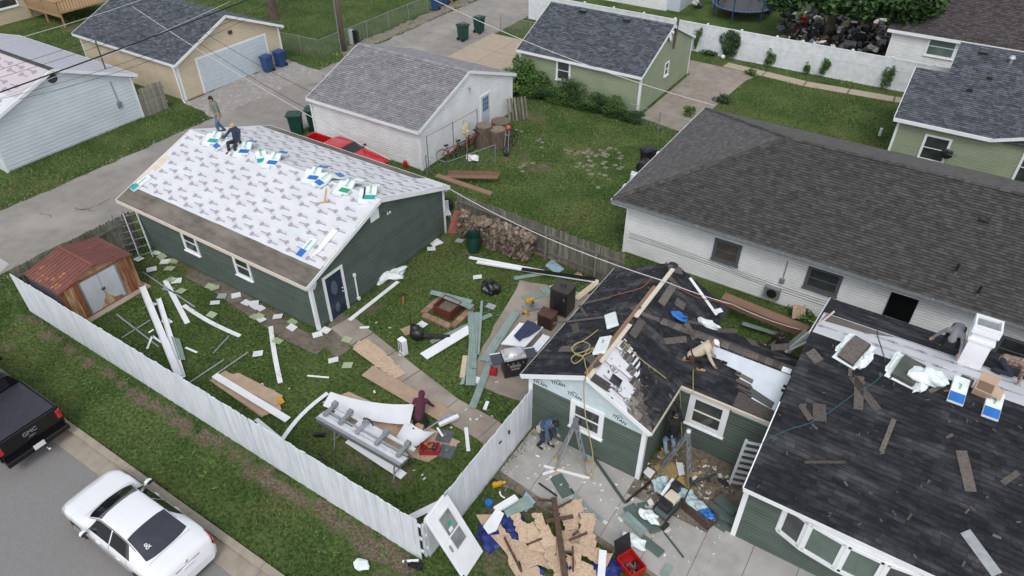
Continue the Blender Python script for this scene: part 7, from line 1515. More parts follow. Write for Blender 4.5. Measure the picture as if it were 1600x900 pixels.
wire('thin pale wire over wing toward neighbour wall', G(1146, 476, 3.0), G(1250, 515, 2.9), .08, .012, cablew); wire('yellow guy line at the top edge', G(700, -5, 5), G(720, 20, .5), 0, .05, yel)
# ------------------------------------------------------------------ people
def cap_mesh(caps_):
    b = MB()
    for p, q, r0, r1 in caps_:
        p = Vector(p); q = Vector(q); d = q-p; L = d.length
        if L < 1e-5: b.sph(p, r0, 12, 8); continue
        b.cyl(p, q, r0, r1, 12, True); b.sph(p, r0, 12, 8); b.sph(q, r1, 12, 8)
    return b
def grown(name, caps_, mt, parent, vox, smooth=3):
    o = cap_mesh(caps_).build(name, mt, parent); r = o.modifiers.new('remesh', 'REMESH'); r.mode = 'VOXEL'; r.voxel_size = vox; r.use_smooth_shade = True
    s = o.modifiers.new('smooth', 'SMOOTH'); s.iterations = smooth; s.factor = .5; return o
def ik(a, b, l1, l2, hint):
    a = Vector(a); b = Vector(b); d = b-a; L = min(d.length, (l1+l2)*.995); dn = d.normalized(); b = a+dn*L
    x = (L*L+l1*l1-l2*l2)/(2*L); h = math.sqrt(max(l1*l1-x*x, 0)); hv = Vector(hint); hv = (hv-dn*hv.dot(dn)).normalized(); return a+dn*x+hv*h, b
def person(label, loc, rz, pelvis, chest, head, hands, feet, shirt, trousers, shoes=None, hair=hairm, hat=None, elbow=((0, .4, -1), (0, -.4, -1)), knee=((1, .1, .3), (1, -.1, .3)), belt=None, hood=None, gloves=None, sleeves='long', toe=None, look=None, group=None, emblem=None):
    t = thing('person', label, 'person', loc, rz, group)
    P = Vector(pelvis); C = Vector(chest); H = Vector(head); sp = (C-P).normalized(); lat = Vector((0, 1, 0)); fwd_ = lat.cross(sp)*1; 
    if fwd_.x < 0 and sp.z > .3: fwd_ = -fwd_
    nk = C+sp*.12; B = []; SH = []; TR = []; HA = []
    B += [(P, C, .13, .14), (C, nk, .13, .06), (nk, H-(H-nk)*.3, .055, .05), (H+Vector((0, 0, 0)), H+(H-nk).normalized()*.02, .095, .085)]
    lk = Vector(look).normalized() if look else fwd_
    upv = (H-nk).normalized(); lk = (lk-upv*lk.dot(upv)*.6).normalized(); sdh = upv.cross(lk)
    B += [(H-upv*.06+lk*.03, H-upv*.07+lk*.055, .055, .042), (H+lk*.09-upv*.01, H+lk*.105-upv*.02, .018, .016)]     # jaw, nose
    for s in (1, -1): B += [(H+sdh*s*.09, H+sdh*s*.095-upv*.03, .016, .012)]
    for i, s in enumerate((1, -1)):
        S_ = C+lat*s*.19+sp*.03; E_, W_ = ik(S_, hands[i], .29, .26, elbow[i]); 
        B += [(S_, E_, .052, .042), (E_, W_, .042, .028)]; SH += [(C+lat*s*.08, S_, .13, .078), (S_, E_, .072, .056)]
        if sleeves == 'long': SH += [(E_, W_, .056, .042)]
        d = (W_-E_).normalized(); pal = d.cross(lat).normalized() if abs(d.dot(lat)) < .9 else Vector((0, 0, 1)); sd = d.cross(pal).normalized()
        hand = [(W_, W_+d*.07, .032, .036)]; 
        for k in range(4): o_ = sd*(-.03+.02*k); L_ = (.06, .072, .068, .052)[k]; k0 = W_+d*.085+o_; k1 = k0+d*L_*.55+pal*.012; k2 = k1+d*L_*.3+pal*.035; hand += [(k0, k1, .011, .0105), (k1, k2, .0105, .009)]
        hand += [(W_+d*.03+sd*s*.03, W_+d*.06+sd*s*.062+pal*.012, .013, .011), (W_+d*.06+sd*s*.062+pal*.012, W_+d*.09+sd*s*.066+pal*.03, .011, .0095)]
        B += hand; HA += hand
        Hp = P+lat*s*.09-sp*.04; K, A_ = ik(Hp, Vector(feet[i])+Vector((0, 0, .08)), .44, .43, knee[i])
        B += [(Hp, K, .08, .055), (K, A_, .055, .038)]; TR += [(P+sp*.06, Hp, .135, .11), (Hp, K, .105, .075), (K, A_-(A_-K).normalized()*.03, .074, .06)]
        fd = Vector(toe[i]) if toe else Vector((1, .1*s, 0)); fd.normalize(); B += [(A_, A_+fd*.12-Vector((0, 0, .05)), .04, .03)]
        grown('shoe', [(A_+Vector((0, 0, .02)), A_-fd*.03-Vector((0, 0, .04)), .052, .048), (A_-Vector((0, 0, .04)), A_+fd*.17-Vector((0, 0, .045)), .050, .042)], shoes or MATS['dark_shoe'], t, .014)
    body = grown('body', B, skin, t, .0095, 2)
    SH += [(P-sp*.03, C, .158, .168), (C, C+sp*.07, .16, .09)]
    grown('shirt', SH, shirt, t, .018, 4); grown('trousers', TR, trousers, t, .018, 4)
    if hood: grown('hood', [(H+upv*.01-lk*.01, H+upv*.03-lk*.02, .118, .112), (nk, H-upv*.05-lk*.03, .10, .10)], hood, t, .016)
    elif hat:
        b = MB().m(hat); R = Matrix((sdh, lk, upv)).transposed()
        b.sph((0, 0, 0), .112, 14, 9, (1, 1.06, .85), z0=0); b.v = [tuple(R @ Vector(v)+H+upv*.035) for v in b.v]; b.slab([H+upv*.045+sdh*.07+lk*.09, H+upv*.045-sdh*.07+lk*.09, H+upv*.03-sdh*.05+lk*.18, H+upv*.03+sdh*.05+lk*.18], .012, upv if upv.z > 0 else -upv); b.build('cap', hat, t, smooth=False)
    else: grown('hair', [(H+upv*.04-lk*.015, H+upv*.05-lk*.03, .10, .09), (H-lk*.03, H-lk*.045-upv*.03, .092, .075)], hair, t, .014)
    b = MB().m(ink)
    for s in (1, -1): b.sph(H+lk*.088+sdh*s*.032+upv*.015, .011, 8, 5)
    b.build('eyes', ink, t)
    b = MB().m(M('lips', (.28, .10, .08), .6)); b.sph(H+lk*.082-upv*.055, .016, 8, 5, (1, 1, .5)); b.build('mouth', None, t)
    if belt:
        for s in (1, -1): b = MB().m(belt); q = P+lat*s*.17-sp*.03; b.box(q, (.16, .09, .22)); b.build('tool_pouch', belt, t, bevel=.015)
        b = MB().m(belt); b.cyl(P+sp*.04, P+sp*.09, .165, .165, n=16); b.build('belt', belt, t)
    if gloves: grown('glove', HA[:11], gloves, t, .011); grown('glove', HA[11:], gloves, t, .011)
    return t
M('dark_shoe', (.02, .018, .016), .7); tanb = M('tan_boot', (.36, .25, .14), .75)
gsh = M('sage_grey_shirt', (.15, .17, .145), .9); navyj = M('navy_jacket', (.02, .03, .06), .85, (.03, .042, .08), 8); mar = M('maroon_hoodie', (.10, .022, .045), .9, (.07, .016, .035), 8); blu = M('slate_blue_shirt', (.045, .085, .16), .9, (.06, .11, .19), 8); blk = M('black_clothing', (.010, .010, .011), .9, (.018, .018, .02), 8)
crm = M('cream_shirt', (.56, .48, .36), .9, (.48, .41, .31), 8); ghd = M('grey_hoodie', (.17, .17, .185), .9, (.21, .21, .225), 7); jean = M('blue_jeans', (.06, .10, .17), .9, (.10, .15, .23), 9); djean = M('dark_jeans', (.02, .025, .04), .9, (.03, .036, .055), 9); ljean = M('light_jeans', (.20, .30, .42), .9, (.26, .36, .47), 9)
camo = M('brown_camouflage', (.30, .20, .15), .9, (.10, .07, .055), 14, col3=(.38, .28, .24), ramp=(.45, .52)); leath = M('dark_red_leather', (.10, .028, .022), .8, (.06, .02, .018), 9)
# walker on the far edge of the ridge
P = G(347, 206, 3.85); person('person in grey green shirt and jeans walking on the far end of garage ridge', (P.x, P.y, 3.80), math.radians(-100), (0, 0, .93), (.06, 0, 1.40), (.12, 0, 1.64), ((.12, .32, .85), (.15, -.38, .95)), ((.18, .12, 0), (-.18, -.12, 0)), gsh, jean, belt=tanb, sleeves='short')
P = gridge.hit(364, 232); person('person in navy jacket sitting on wrapped shingle bundles on garage ridge', (P.x-.05, 17.12, 3.55), math.radians(-75), (-.1, 0, .52), (-.16, 0, .98), (-.10, 0, 1.22), ((.22, .34, .62), (.32, -.34, .72)), ((.42, .24, -.02), (.30, -.22, .10)), navyj, djean, hat=M('tan_cap', (.4, .33, .25), .8), elbow=((-.6, .8, 0), (-.6, -.8, 0)))
P = G(655, 662); person('person in maroon hoodie kneeling at the curled white sheet', P+Vector((-.05, .15, 0)), math.radians(118), (-.12, 0, .36), (.27, 0, .62), (.48, 0, .74), ((.55, .38, .12), (.55, -.35, .10)), ((-.5, .15, .02), (-.45, -.2, .02)), mar, blk, hood=mar, shoes=M('olive_boot', (.10, .085, .06), .8), knee=((1, .1, -.4), (1, -.1, -.4)), toe=((-.2, 0, -1), (-.2, 0, -1)))
P = G(850, 697); person('person in slate blue shirt bending over by the gable wall', P, math.radians(-12), (-.08, 0, .90), (.20, 0, 1.26), (.42, 0, 1.40), ((.38, .22, .72), (.42, -.20, .68)), ((.08, .16, 0), (-.12, -.14, 0)), blu, djean, belt=M('white_pouch', (.45, .40, .32), .8), gloves=M('grey_glove', (.4, .38, .3), .8), look=(.7, 0, -.6))
P = G(1040, 712); person('person in black clothing reaching up to the eave in corner', P+Vector((.1, 0, .25)), math.radians(150), (0, 0, .93), (.03, 0, 1.40), (.05, 0, 1.64), ((.30, .25, 1.95), (.42, -.20, 1.80)), ((.02, .14, 0), (-.05, -.14, 0)), blk, ljean, hat=black, elbow=((.3, .8, .2), (.3, -.8, .2)), shoes=tanb, belt=black)
P = ef2.hit(1080, 574); person('person in cream shirt and cap crouching on the ell roof', P+Vector((0, .1, 0)), math.radians(20), (-.05, 0, .44), (.30, 0, .82), (.50, 0, 1.02), ((.60, .25, .32), (.62, -.25, .28)), ((-.25, .12, .05), (.18, -.18, .02)), crm, blk, hat=cooler, belt=leath, gloves=M('maroon_glove', (.18, .05, .05), .8), shoes=tanb, knee=((1, .3, -.2), (1, -.3, .6)))
P = G(1225, 523, 2.9); person('person with black hair behind the ell eave beside green panel', (P.x, P.y, 1.35), math.radians(-110), (-.05, 0, .93), (.05, 0, 1.38), (.14, 0, 1.60), ((.35, .30, 1.15), (.38, -.30, 1.12)), ((0, .13, 0), (0, -.13, 0)), blk, blk, gloves=cooler)
b = None
lad2 = ladder('aluminium ladder under the man behind the ell', (P.x+.1, P.y+.3, 0), (P.x-.05, P.y-.1, 2.45), .4, 8)
P = mbk.hit(1478, 556); person('person in grey hoodie bending down beside the white chimney', P+Vector((0, .25, -.02)), math.radians(-100), (-.22, 0, .80), (.22, 0, .92), (.44, 0, .80), ((.55, .42, .12), (.20, -.48, .42)), ((-.1, .18, .1), (-.05, -.22, .05)), ghd, blk, hood=ghd, look=(.5, 0, -1), elbow=((0, .8, .2), (0, -.8, .3)))
P = mbk.hit(1572, 590); person('person in brown camouflage jacket and white cap crawling at right edge', P+Vector((0, .15, 0)), math.radians(-18), (-.18, 0, .46), (.28, 0, .60), (.52, 0, .66), ((-.02, .42, .06), (.45, -.40, -.10)), ((-.55, .18, .05), (-.3, -.2, .02)), camo, djean, hat=cooler, knee=((1, .1, -.5), (1, -.1, -.4)), gloves=cooler, look=(.8, 0, -.4))
t = thing('nail_gun', 'orange nail gun in hand of the crouching roofer', 'nail gun', ef2.hit(1091, 560, .12), .4); b = MB().m(M('orange_plastic', (.65, .10, .03), .4)); b.box((0, 0, .05), (.22, .1, .14)); b.build('body', None, t, bevel=.01); b = MB().m(black); b.box((.1, .1, .05), (.06, .2, .06)); b.build('magazine', black, t)
# ------------------------------------------------------------------ cars: panels cut from one lofted skin
def interp(xs_, ys_, x):
    if x <= xs_[0]: return ys_[0]
    for i in range(len(xs_)-1):
        if x <= xs_[i+1]:
            p1, p2 = ys_[i], ys_[i+1]; p0 = ys_[max(i-1, 0)]; p3 = ys_[min(i+2, len(xs_)-1)]; h = xs_[i+1]-xs_[i]; t = (x-xs_[i])/h
            m1 = (p2-p0)/(xs_[i+1]-xs_[max(i-1, 0)]); m2 = (p3-p1)/(xs_[min(i+2, len(xs_)-1)]-xs_[i])
            d = (p2-p1)/h
            if d == 0 or m1*d <= 0: m1 = 0
            if d == 0 or m2*d <= 0: m2 = 0
            m1 = max(min(m1, 3*d), 3*d) if False else (math.copysign(min(abs(m1), 3*abs(d)), d)); m2 = math.copysign(min(abs(m2), 3*abs(d)), d) if m2 else 0
            t2, t3 = t*t, t*t*t; return (2*t3-3*t2+1)*p1+(t3-2*t2+t)*h*m1+(-2*t3+3*t2)*p2+(t3-t2)*h*m2
    return ys_[-1]
class Skin:
    def __init__(s, st): s.x = [r[0] for r in st]; s.c = list(zip(*[r[1:] for r in st]))   # w, ztop, zsh, rw, zre, zbot
    def P(s, x, t, off=0, side=1):
        w, zt, zs, rw, zr, zb = [interp(s.x, c, x) for c in s.c]
        pr = [(0, zt), (rw*.62, zt-.012), (rw, zr), (rw+(w-rw)*.82, zs+.03 if zs < zr-.06 else zs), (w, zs-.10), (w*1.0, (zs+zb)/2), (w*.975, zb+.1), (w*.9, zb)]
        t = min(max(t, 0), 7); i = min(int(t), 6); f = t-i; a, b_ = pr[i], pr[i+1]
        return Vector((x, side*(a[0]+(b_[0]-a[0])*f), a[1]+(b_[1]-a[1])*f))
    def patch(s, b, x0, x1, t0, t1, nx=10, nt=6, off=.006, side=1, fx=None):
        vs = []
        for i in range(nx+1):
            for j in range(nt+1):
                t = t0+(t1-t0)*j/nt; x = x0+(x1-x0)*i/nx
                if fx: x = fx(i/nx, t)
                p = s.P(x, t, side=side); e = .01; tx = s.P(x+e, t, side=side)-s.P(x-e, t, side=side); tt = s.P(x, min(t+e, 7), side=side)-s.P(x, max(t-e, 0), side=side); n = tx.cross(tt); n = n.normalized() if n.length > 1e-9 else Vector((0, 0, 1))
                if n.dot(Vector((0, p.y, p.z-.5))) < 0: n = -n
                vs.append(p+n*off)
        k = nt+1; return b.add(vs, [(i*k+j, i*k+j+1, (i+1)*k+j+1, (i+1)*k+j) for i in range(nx) for j in range(nt)])
    def body(s, b, wheels, wr_=.36, nx=90):
        x0, x1 = s.x[0], s.x[-1]; T = [0, .5, 1, 1.5, 2, 2.33, 2.66, 3, 3.5, 4, 4.5, 5, 5.33, 5.66, 6, 6.5, 7]
        for side in (1, -1):
            vs = [s.P(x0+(x1-x0)*i/nx, t, side=side) for i in range(nx+1) for t in T]; k = len(T); fs = []
            for i in range(nx):
                xm = x0+(x1-x0)*(i+.5)/nx
                for j in range(k-1):
                    zc = (vs[i*k+j].z+vs[i*k+j+1].z)/2
                    if T[j] >= 4 and any(math.hypot(xm-wx, zc-.33) < wr_+.02 for wx in wheels): continue
                    fs.append((i*k+j, i*k+j+1, (i+1)*k+j+1, (i+1)*k+j))
            b.add(vs, fs)
        for x in (x0, x1):
            L_ = [s.P(x, t) for t in T]+[s.P(x, t, side=-1) for t in reversed(T)]; b.add(L_, [tuple(range(len(L_)))])
        return b
def wheel(t, x, y, r=.33, w=.22, hub=alum):
    o = thing.__globals__['bpy'].data.objects.new('wheel', None) if False else None
    b = MB().m(rubber); s = 1 if y > 0 else -1; b.cyl((x, y-s*w, r), (x, y, r), r, n=24); tyre = b.build('wheel', rubber, t, smooth=False)
    b = MB().m(hub); b.cyl((x, y, r), (x, y+s*.012, r), r*.66, n=20)
    for k in range(5): a = k*1.257; b.bar((x, y+s*.014, r), (x+math.cos(a)*r*.6, y+s*.014, r+math.sin(a)*r*.6), .05, .02)
    b.build('rim', hub, tyre)
sed = [(0, .70, .52, .50, .5, .50, .26), (.06, .82, .80, .74, .58, .79, .24), (.16, .87, 1.02, .90, .62, .99, .22), (.45, .90, 1.10, .965, .66, 1.06, .2), (.75, .91, 1.14, .98, .64, 1.10, .2), (1.15, .915, 1.31, .985, .60, 1.26, .2), (1.6, .915, 1.44, .985, .57, 1.39, .2), (2.15, .915, 1.475, .98, .56, 1.42, .2), (2.7, .915, 1.44, .97, .56, 1.385, .2), (3.1, .91, 1.27, .955, .61, 1.22, .2), (3.5, .905, 1.06, .93, .68, 1.03, .2), (3.9, .90, .99, .90, .70, .96, .2), (4.35, .885, .90, .82, .68, .87, .2), (4.65, .82, .77, .70, .60, .75, .22), (4.80, .70, .62, .58, .5, .6, .25), (4.86, .55, .48, .46, .4, .47, .3)]
def place_car(t, fn): pass
car = thing('sedan', 'white four door sedan parked along the kerb with dark rear window', 'car', (-12.72, 4.0, -.13), math.pi)
K = Skin(sed); b = MB().m(carw); K.body(b, (1.02, 3.88)); body = b.build('body', carw, car, smooth=True); 
b = MB().m(black); b.box((2.43, 0, .35), (4.3, 1.55, .34)); b.build('underbody', black, car)
for side in (1, -1):
    pass
b = MB().m(cglass); [K.patch(b, 2.74, 3.46, 0, 1.97, 12, 6, .004, s, fx=lambda f, t: 2.74+.04*(t/2)**2*-1+(.72-.16*(t/2)**2)*f) for s in (1, -1)]; b.build('windshield', cglass, car, smooth=True)
b = MB().m(cglass2); [K.patch(b, .78, 1.56, 0, 1.95, 12, 6, .004, s, fx=lambda f, t: .70+.10*(t/2)**2+(.88-.12*(t/2)**2)*f) for s in (1, -1)]; b.build('rear_window', cglass2, car, smooth=True)
for s in (1, -1):
    for x0, x1 in ((1.34, 2.12), (2.17, 2.98)): 
        b = MB().m(cglass); K.patch(b, x0, x1, 2.12, 2.95, 10, 4, .006, s, fx=(lambda f, t, a=x0, c=x1: a+(.10-.22*(t-2.1) if a < 1.5 else 0)+((c+(.0 if a < 1.5 else .25*(t-2.5)))-(a+(.10-.22*(t-2.1) if a < 1.5 else 0)))*f)); b.build('window', cglass, car, smooth=True)
    b = MB().m(black); K.patch(b, 1.15, 3.25, 2.04, 2.09, 20, 1, .007, s); b.build('roof_trim', black, car)
    b = MB().m(carw); b.sph((3.06, s*1.0, 1.02), .11, 12, 8, (.7, 1.1, .75)); b.bar((3.08, s*.88, .97), (3.06, s*.97, 1.0), .06, .04); mo = b.build('mirror', carw, car, smooth=True); b = MB().m(cglass); b.sph((2.99, s*1.01, 1.02), .085, 10, 7, (.3, 1.1, .75)); b.build('mirror_glass', cglass, mo)
    for x in (1.72, 2.62): b = MB().m(carw); b.box((x, s*.925, .84), (.17, .03, .03)); b.build('door_handle', chrome, car)
    b = MB().m(blackm); K.patch(b, 2.135, 2.147, 2.95, 6.2, 1, 12, .003, s); K.patch(b, 3.10, 3.112, 3.3, 6.2, 1, 12, .003, s); K.patch(b, 1.36, 1.372, 3.2, 4.6, 1, 8, .003, s); b.build('door_seam', blackm, car)
    b = MB().m(tail); K.patch(b, .06, .42, 2.9, 3.9, 8, 4, .012, s); tl = b.build('tail_light', tail, car, smooth=True); b = MB().m(lampc); K.patch(b, .09, .22, 3.25, 3.6, 5, 3, .016, s); b.build('clear_lens', lampc, tl)
    b = MB().m(lampc); K.patch(b, 4.38, 4.72, 2.7, 4.0, 8, 4, .012, s); b.build('headlight', lampc, car, smooth=True)
    for x in (1.02, 3.88): wheel(car, x, s*.90)
b = MB().m(chrome); b.box((.075, 0, .82), (.02, .74, .035)); b.build('trunk_trim', chrome, car)
b = MB().m(cooler); b.box((.045, 0, .70), (.02, .33, .16)); pl = b.build('number_plate', cooler, car); text_mesh('AB 12 345', .085, M('blue_ink', (.05, .08, .2), .5), pl, Matrix(((0, 0, -1, .033), (-1, 0, 0, 0), (0, 1, 0, .70), (0, 0, 0, 1))), 'lettering', .001) if False else None
b = MB().m(chrome); b.sph((.09, 0, .90), .055, 12, 8, (.3, 1, .8)); b.build('badge', chrome, car)
b = MB().m(black); K.patch(b, .80, .802, 0, 1.9, 1, 4, .006); b = None
m4 = Matrix.Translation((1.03, .36, 1.285)) @ Matrix.Rotation(-math.pi/2, 4, 'Z') @ Matrix.Rotation(.32, 4, 'X'); text_mesh('&', .26, cooler, car, m4, 'window_sticker', .002)
for x0, t1 in ((3.50, 2.0), (.66, 1.95)): b = MB().m(MATS['galvanised_steel']); [K.patch(b, x0, x0+.014, 0, t1, 1, 6, .002, s) for s in (1, -1)]; b.build('panel_seam', None, car)
def pickup(label, loc, rz, paint, S_, cover, ln=5.6, wid=2.02):
    t = thing('pickup_truck', label, 'truck', loc, rz); h = wid/2
    bz = 1.02*S_+.32; fz = .55*S_; cabx0, cabx1 = ln*.37, ln*.66; roof = 1.90*S_ if S_ > .9 else 1.42
    b = MB().m(paint)     # bed
    th = .07
    b.box((cabx0/2+.06, h-th/2, (bz+fz)/2-.0), (cabx0-.05, th, bz-fz)); b.build('bed_side', paint, t, bevel=.025); b = MB().m(paint); b.box((cabx0/2+.06, -h+th/2, (bz+fz)/2), (cabx0-.05, th, bz-fz)); b.build('bed_side', paint, t, bevel=.025, kind=None)
    b = MB().m(paint); b.box((cabx0-.03, 0, (bz+fz)/2), (th, wid-.16, bz-fz)); b.box((cabx0/2, 0, fz+.04), (cabx0, wid-.16, .06)); b.build('bed_floor', paint, t)
    b = MB().m(paint); b.box((.05, 0, (bz+fz)/2+.02), (.09, wid-.12, bz-fz-.05)); tg = b.build('tailgate', paint, t, bevel=.02)
    if cover: b = MB().m(tonneau); b.box((cabx0/2+.03, 0, bz+.012), (cabx0-.08, wid-.18, .04)); b.build('tonneau_cover', tonneau, t, bevel=.015)
    st = [(cabx0, h*.97, roof-.05, bz, h*.74, roof-.09, fz), (cabx0+.25, h*.98, roof, bz, h*.76, roof-.04, fz), ((cabx0+cabx1)/2, h*.98, roof, bz, h*.76, roof-.04, fz), (cabx1-.35, h*.98, roof-.03, bz, h*.75, roof-.07, fz), (cabx1+.22, h*.98, bz+.10, bz, h*.84, bz+.07, fz), (cabx1+.8, h*.97, bz+.03, bz-.03, h*.82, bz+.01, fz), (ln-.25, h*.93, bz-.06, bz-.10, h*.8, bz-.08, fz), (ln, h*.85, bz-.2, bz-.25, h*.7, bz-.22, fz)]
    Kp = Skin(st); b = MB().m(paint); Kp.body(b, (ln*.80,), .42, 60); b.build('cab', paint, t, smooth=True)
    b = MB().m(cglass); [Kp.patch(b, cabx1-.32, cabx1+.2, 0, 1.9, 8, 5, .006, s) for s in (1, -1)]; b.build('windshield', cglass, t, smooth=True)
    b = MB().m(cglass); b.box((cabx0-.012, 0, (roof+bz)/2-.02), (.02, h*1.25, (roof-bz)*.62)); b.build('rear_window', cglass, t)
    for s in (1, -1):
        b = MB().m(cglass); Kp.patch(b, cabx0+.15, cabx1-.18, 2.15, 2.9, 10, 4, .006, s); b.build('window', cglass, t, smooth=True)
        b = MB().m(tail); b.box((.05, s*(h-.09), (bz+fz)/2+.12), (.12, .15, .34)); b.build('tail_light', tail, t, bevel=.02)
        b = MB().m(black); b.box((cabx1, s*(h+.12), bz+.06), (.10, .2, .16)); b.build('mirror', black, t, bevel=.02)
        for x in (ln*.20, ln*.80): wheel(t, x, s*(h-.02), .38*S_+.02, .26)
    b = MB().m(black); b.box((ln/2, 0, fz-.05), (ln*.92, wid*.7, .24)); b.build('chassis', black, t)
    b = MB().m(paint if cover else chrome); b.box((-.06, 0, fz+.0), (.26, wid-.06, .20)); b.build('rear_bumper', None, t, bevel=.03)
    return t, tg, bz, fz
tr, tg, bz, fz = pickup('black pickup truck with tonneau cover parked at left edge', (-20.42, 4.15, -.13), math.pi, carb, 1.0, True)
rot = Matrix(((0, 0, -1, 0), (-1, 0, 0, 0), (0, 1, 0, 0), (0, 0, 0, 1)))
def backtext(txt, sz, y, z, mt): return text_mesh(txt, sz, mt, tg, Matrix.Translation((.0, y, z)) @ rot, 'lettering', .012, True)
backtext('GMC', .20, .0, (bz+fz)/2+.16, chrome); backtext('SIERRA', .07, -.02, (bz+fz)/2-.0, chrome)
b = MB().m(cooler); b.box((-.20, 0, fz+.06), (.03, .34, .17)); pl = b.build('number_plate', cooler, tr); b = MB().m(chrome); b.cyl((-.2, -.12, fz-.12), (-.45, -.12, fz-.12), .035); b.sph((-.46, -.12, fz-.07), .05); b.build('tow_hitch', chrome, tr)
pickup('small red pickup truck parked between green and white garages', (-28.15, 23.2, 0), 0, carr, .66, False, 5.3, 1.66)
# ------------------------------------------------------------------ trees, bushes, weeds
def leaves(b, c, rad, n, size, rr, shell=.55):
    for _ in range(n):
        v = Vector((rr.gauss(0, 1), rr.gauss(0, 1), rr.gauss(0, 1))).normalized()*(shell+(1-shell)*rr.random()); p = Vector(c)+Vector((v.x*rad[0], v.y*rad[1], v.z*rad[2]))
        if p.z < .02: p.z = abs(p.z)
        s = size*rr.uniform(.6, 1.4); R = Matrix.Rotation(rr.uniform(0, 6.3), 3, 'Z') @ Matrix.Rotation(rr.uniform(-1.1, 1.1), 3, 'X') @ Matrix.Rotation(rr.uniform(-.5, .5), 3, 'Y')
        b.add([p+R @ Vector(q) for q in ((-s*.35, -s*.5, 0), (s*.35, -s*.45, .02), (s*.4, s*.4, 0), (0, s*.65, -.02), (-s*.4, s*.35, 0))], [(0, 1, 2, 3, 4)])
def bush(label, loc, rad, n, size=.09, mt=leafm, clumps=8, seed=1, name='bush', cat='bush', group=None, trunk=True):
    rr = random.Random(seed); loc = Vector(loc)
    if 'vinyl' in label: loc.y = min(loc.y, vline(loc.x)-.22)
    t = thing(name, label, cat, loc, 0, group); b = MB().m(mt); 
    for k in range(clumps):
        c = (rr.uniform(-.65, .65)*rad[0], rr.uniform(-.65, .65)*rad[1], rad[2]*rr.uniform(.35, 1.5)); leaves(b, c, [rad[0]*.45, rad[1]*.45, rad[2]*.4], n//clumps, size, rr)
    b.build('foliage', mt, t); 
    if trunk:
        b = MB().m(bark)
        for k in range(5): b.tube([(0, 0, 0), (rr.uniform(-.2, .2)*rad[0], rr.uniform(-.2, .2)*rad[1], rad[2]*.7), (rr.uniform(-.6, .6)*rad[0], rr.uniform(-.6, .6)*rad[1], rad[2]*1.4)], .02, 5)
        b.build('stem', bark, t)
    return t
def tree(label, base, trunk_h, crown_c, crown_r, n, seed, lean=(0, 0), r0=.4, size=.28):
    rr = random.Random(seed); t = thing('tree', label, 'tree', base); b = MB().m(bark); top_ = Vector((lean[0], lean[1], trunk_h)); b.cyl((0, 0, 0), top_*.5, r0, r0*.75, 12); b.cyl(top_*.5, top_, r0*.75, r0*.6, 12); b.build('trunk', bark, t)
    b = MB().m(bark); tips = []
    for k in range(9):
        e = Vector(crown_c)+Vector((rr.uniform(-.8, .8)*crown_r[0], rr.uniform(-.8, .8)*crown_r[1], rr.uniform(-.5, .5)*crown_r[2])); m_ = top_.lerp(e, .5)+Vector((0, 0, .5)); b.cyl(top_, m_, r0*.35, r0*.2, 7); b.cyl(m_, e, r0*.2, .03, 6); tips.append(e)
    b.build('limb', bark, t, kind='stuff'); b = MB().m(leafd)
    for e in tips+[Vector(crown_c)+Vector((rr.uniform(-1, 1)*crown_r[0], rr.uniform(-1, 1)*crown_r[1], rr.uniform(-.8, .8)*crown_r[2])) for _ in range(22)]: q = rr.uniform(.7, 1.25); leaves(b, e, (q*1.5, q*1.5, q), n//31, size, rr)
    b.build('crown', leafd, t); return t
tree('large tree with brown trunk behind the vinyl fence', G(1290, 66), 3.6, (1.4, -1.2, 3.9), (4.4, 1.7, .75), 26000, 5)
t = tree('tree whose trunk shows beside cream garage at top edge', G(428, 30), 6, (0, 1, 10.5), (3, 3, 1.2), 3000, 6, r0=.45)
bush('large leafy bush between white and sage garages', G(825, 140), (1.7, 1.4, 1.15), 14000, .085, leafm, 22, 1); bush('smaller yellow green bush at corner of sage garage', G(800, 150), (.8, .7, .7), 4000, .085, M('leaf_yellow_green', (.12, .19, .035), .6, (.16, .24, .05), 3, island=.4), 8, 2)
for k, (x, y, rx, rz_) in enumerate([(850,158,.8,.55),(870,163,.8,.5),(892,168,.9,.6),(915,174,.8,.5),(938,180,.8,.55),(960,186,.7,.45),(985,192,.6,.4)]): bush(ORD[k]+' clump of tall weeds along wall of sage garage from its left', G(x, y-1), (rx*1.25, .4, rz_*(1.0+.35*(k % 3))), 4200, .055, leafm if k % 2 else leafd, 16, 20+k, 'weeds', 'weeds', 'weeds along the sage garage', False)
for k, (x, y, rx, rz_, lab) in enumerate([(1142,85,.75,.9,'big round vine bush against the vinyl fence'),(1098,72,.25,.8,'thin vine at left part of vinyl fence'),(1209,95,.35,.6,'two armed vine in the middle of vinyl fence'),(1221,98,.3,.4,'low vine right of the two armed one'),(1296,108,.3,.6,'slim vine on vinyl fence right of middle'),(1392,120,.35,.7,'leafy vine near right end of vinyl fence'),(1110,83,.6,.2,'low weeds at foot of vinyl fence left'),(1265,108,.2,.4,'thin purple vine on the vinyl fence'),(1175,118,.5,.22,'weedy tuft at end of the sage drive'),(1127,160,.6,.3,'weeds at lawn edge by neighbour roof corner'),(1075,182,.35,.4,'weeds on chain link fence behind sage drive'),(1250,495,.5,.2,'weeds by neighbour wall behind the ell')]): bush(lab, G(x, y), (rx*1.1, .3, rz_*(1.25 if 'vine' in lab else 1)), int(250+(2200 if 'big' not in lab else 4200)*rx*rz_), .07, leafm if k % 3 else leafd, 9 if 'big' in lab else 14, 40+k, 'vine' if 'vine' in lab else 'weeds', 'plant', None, False)
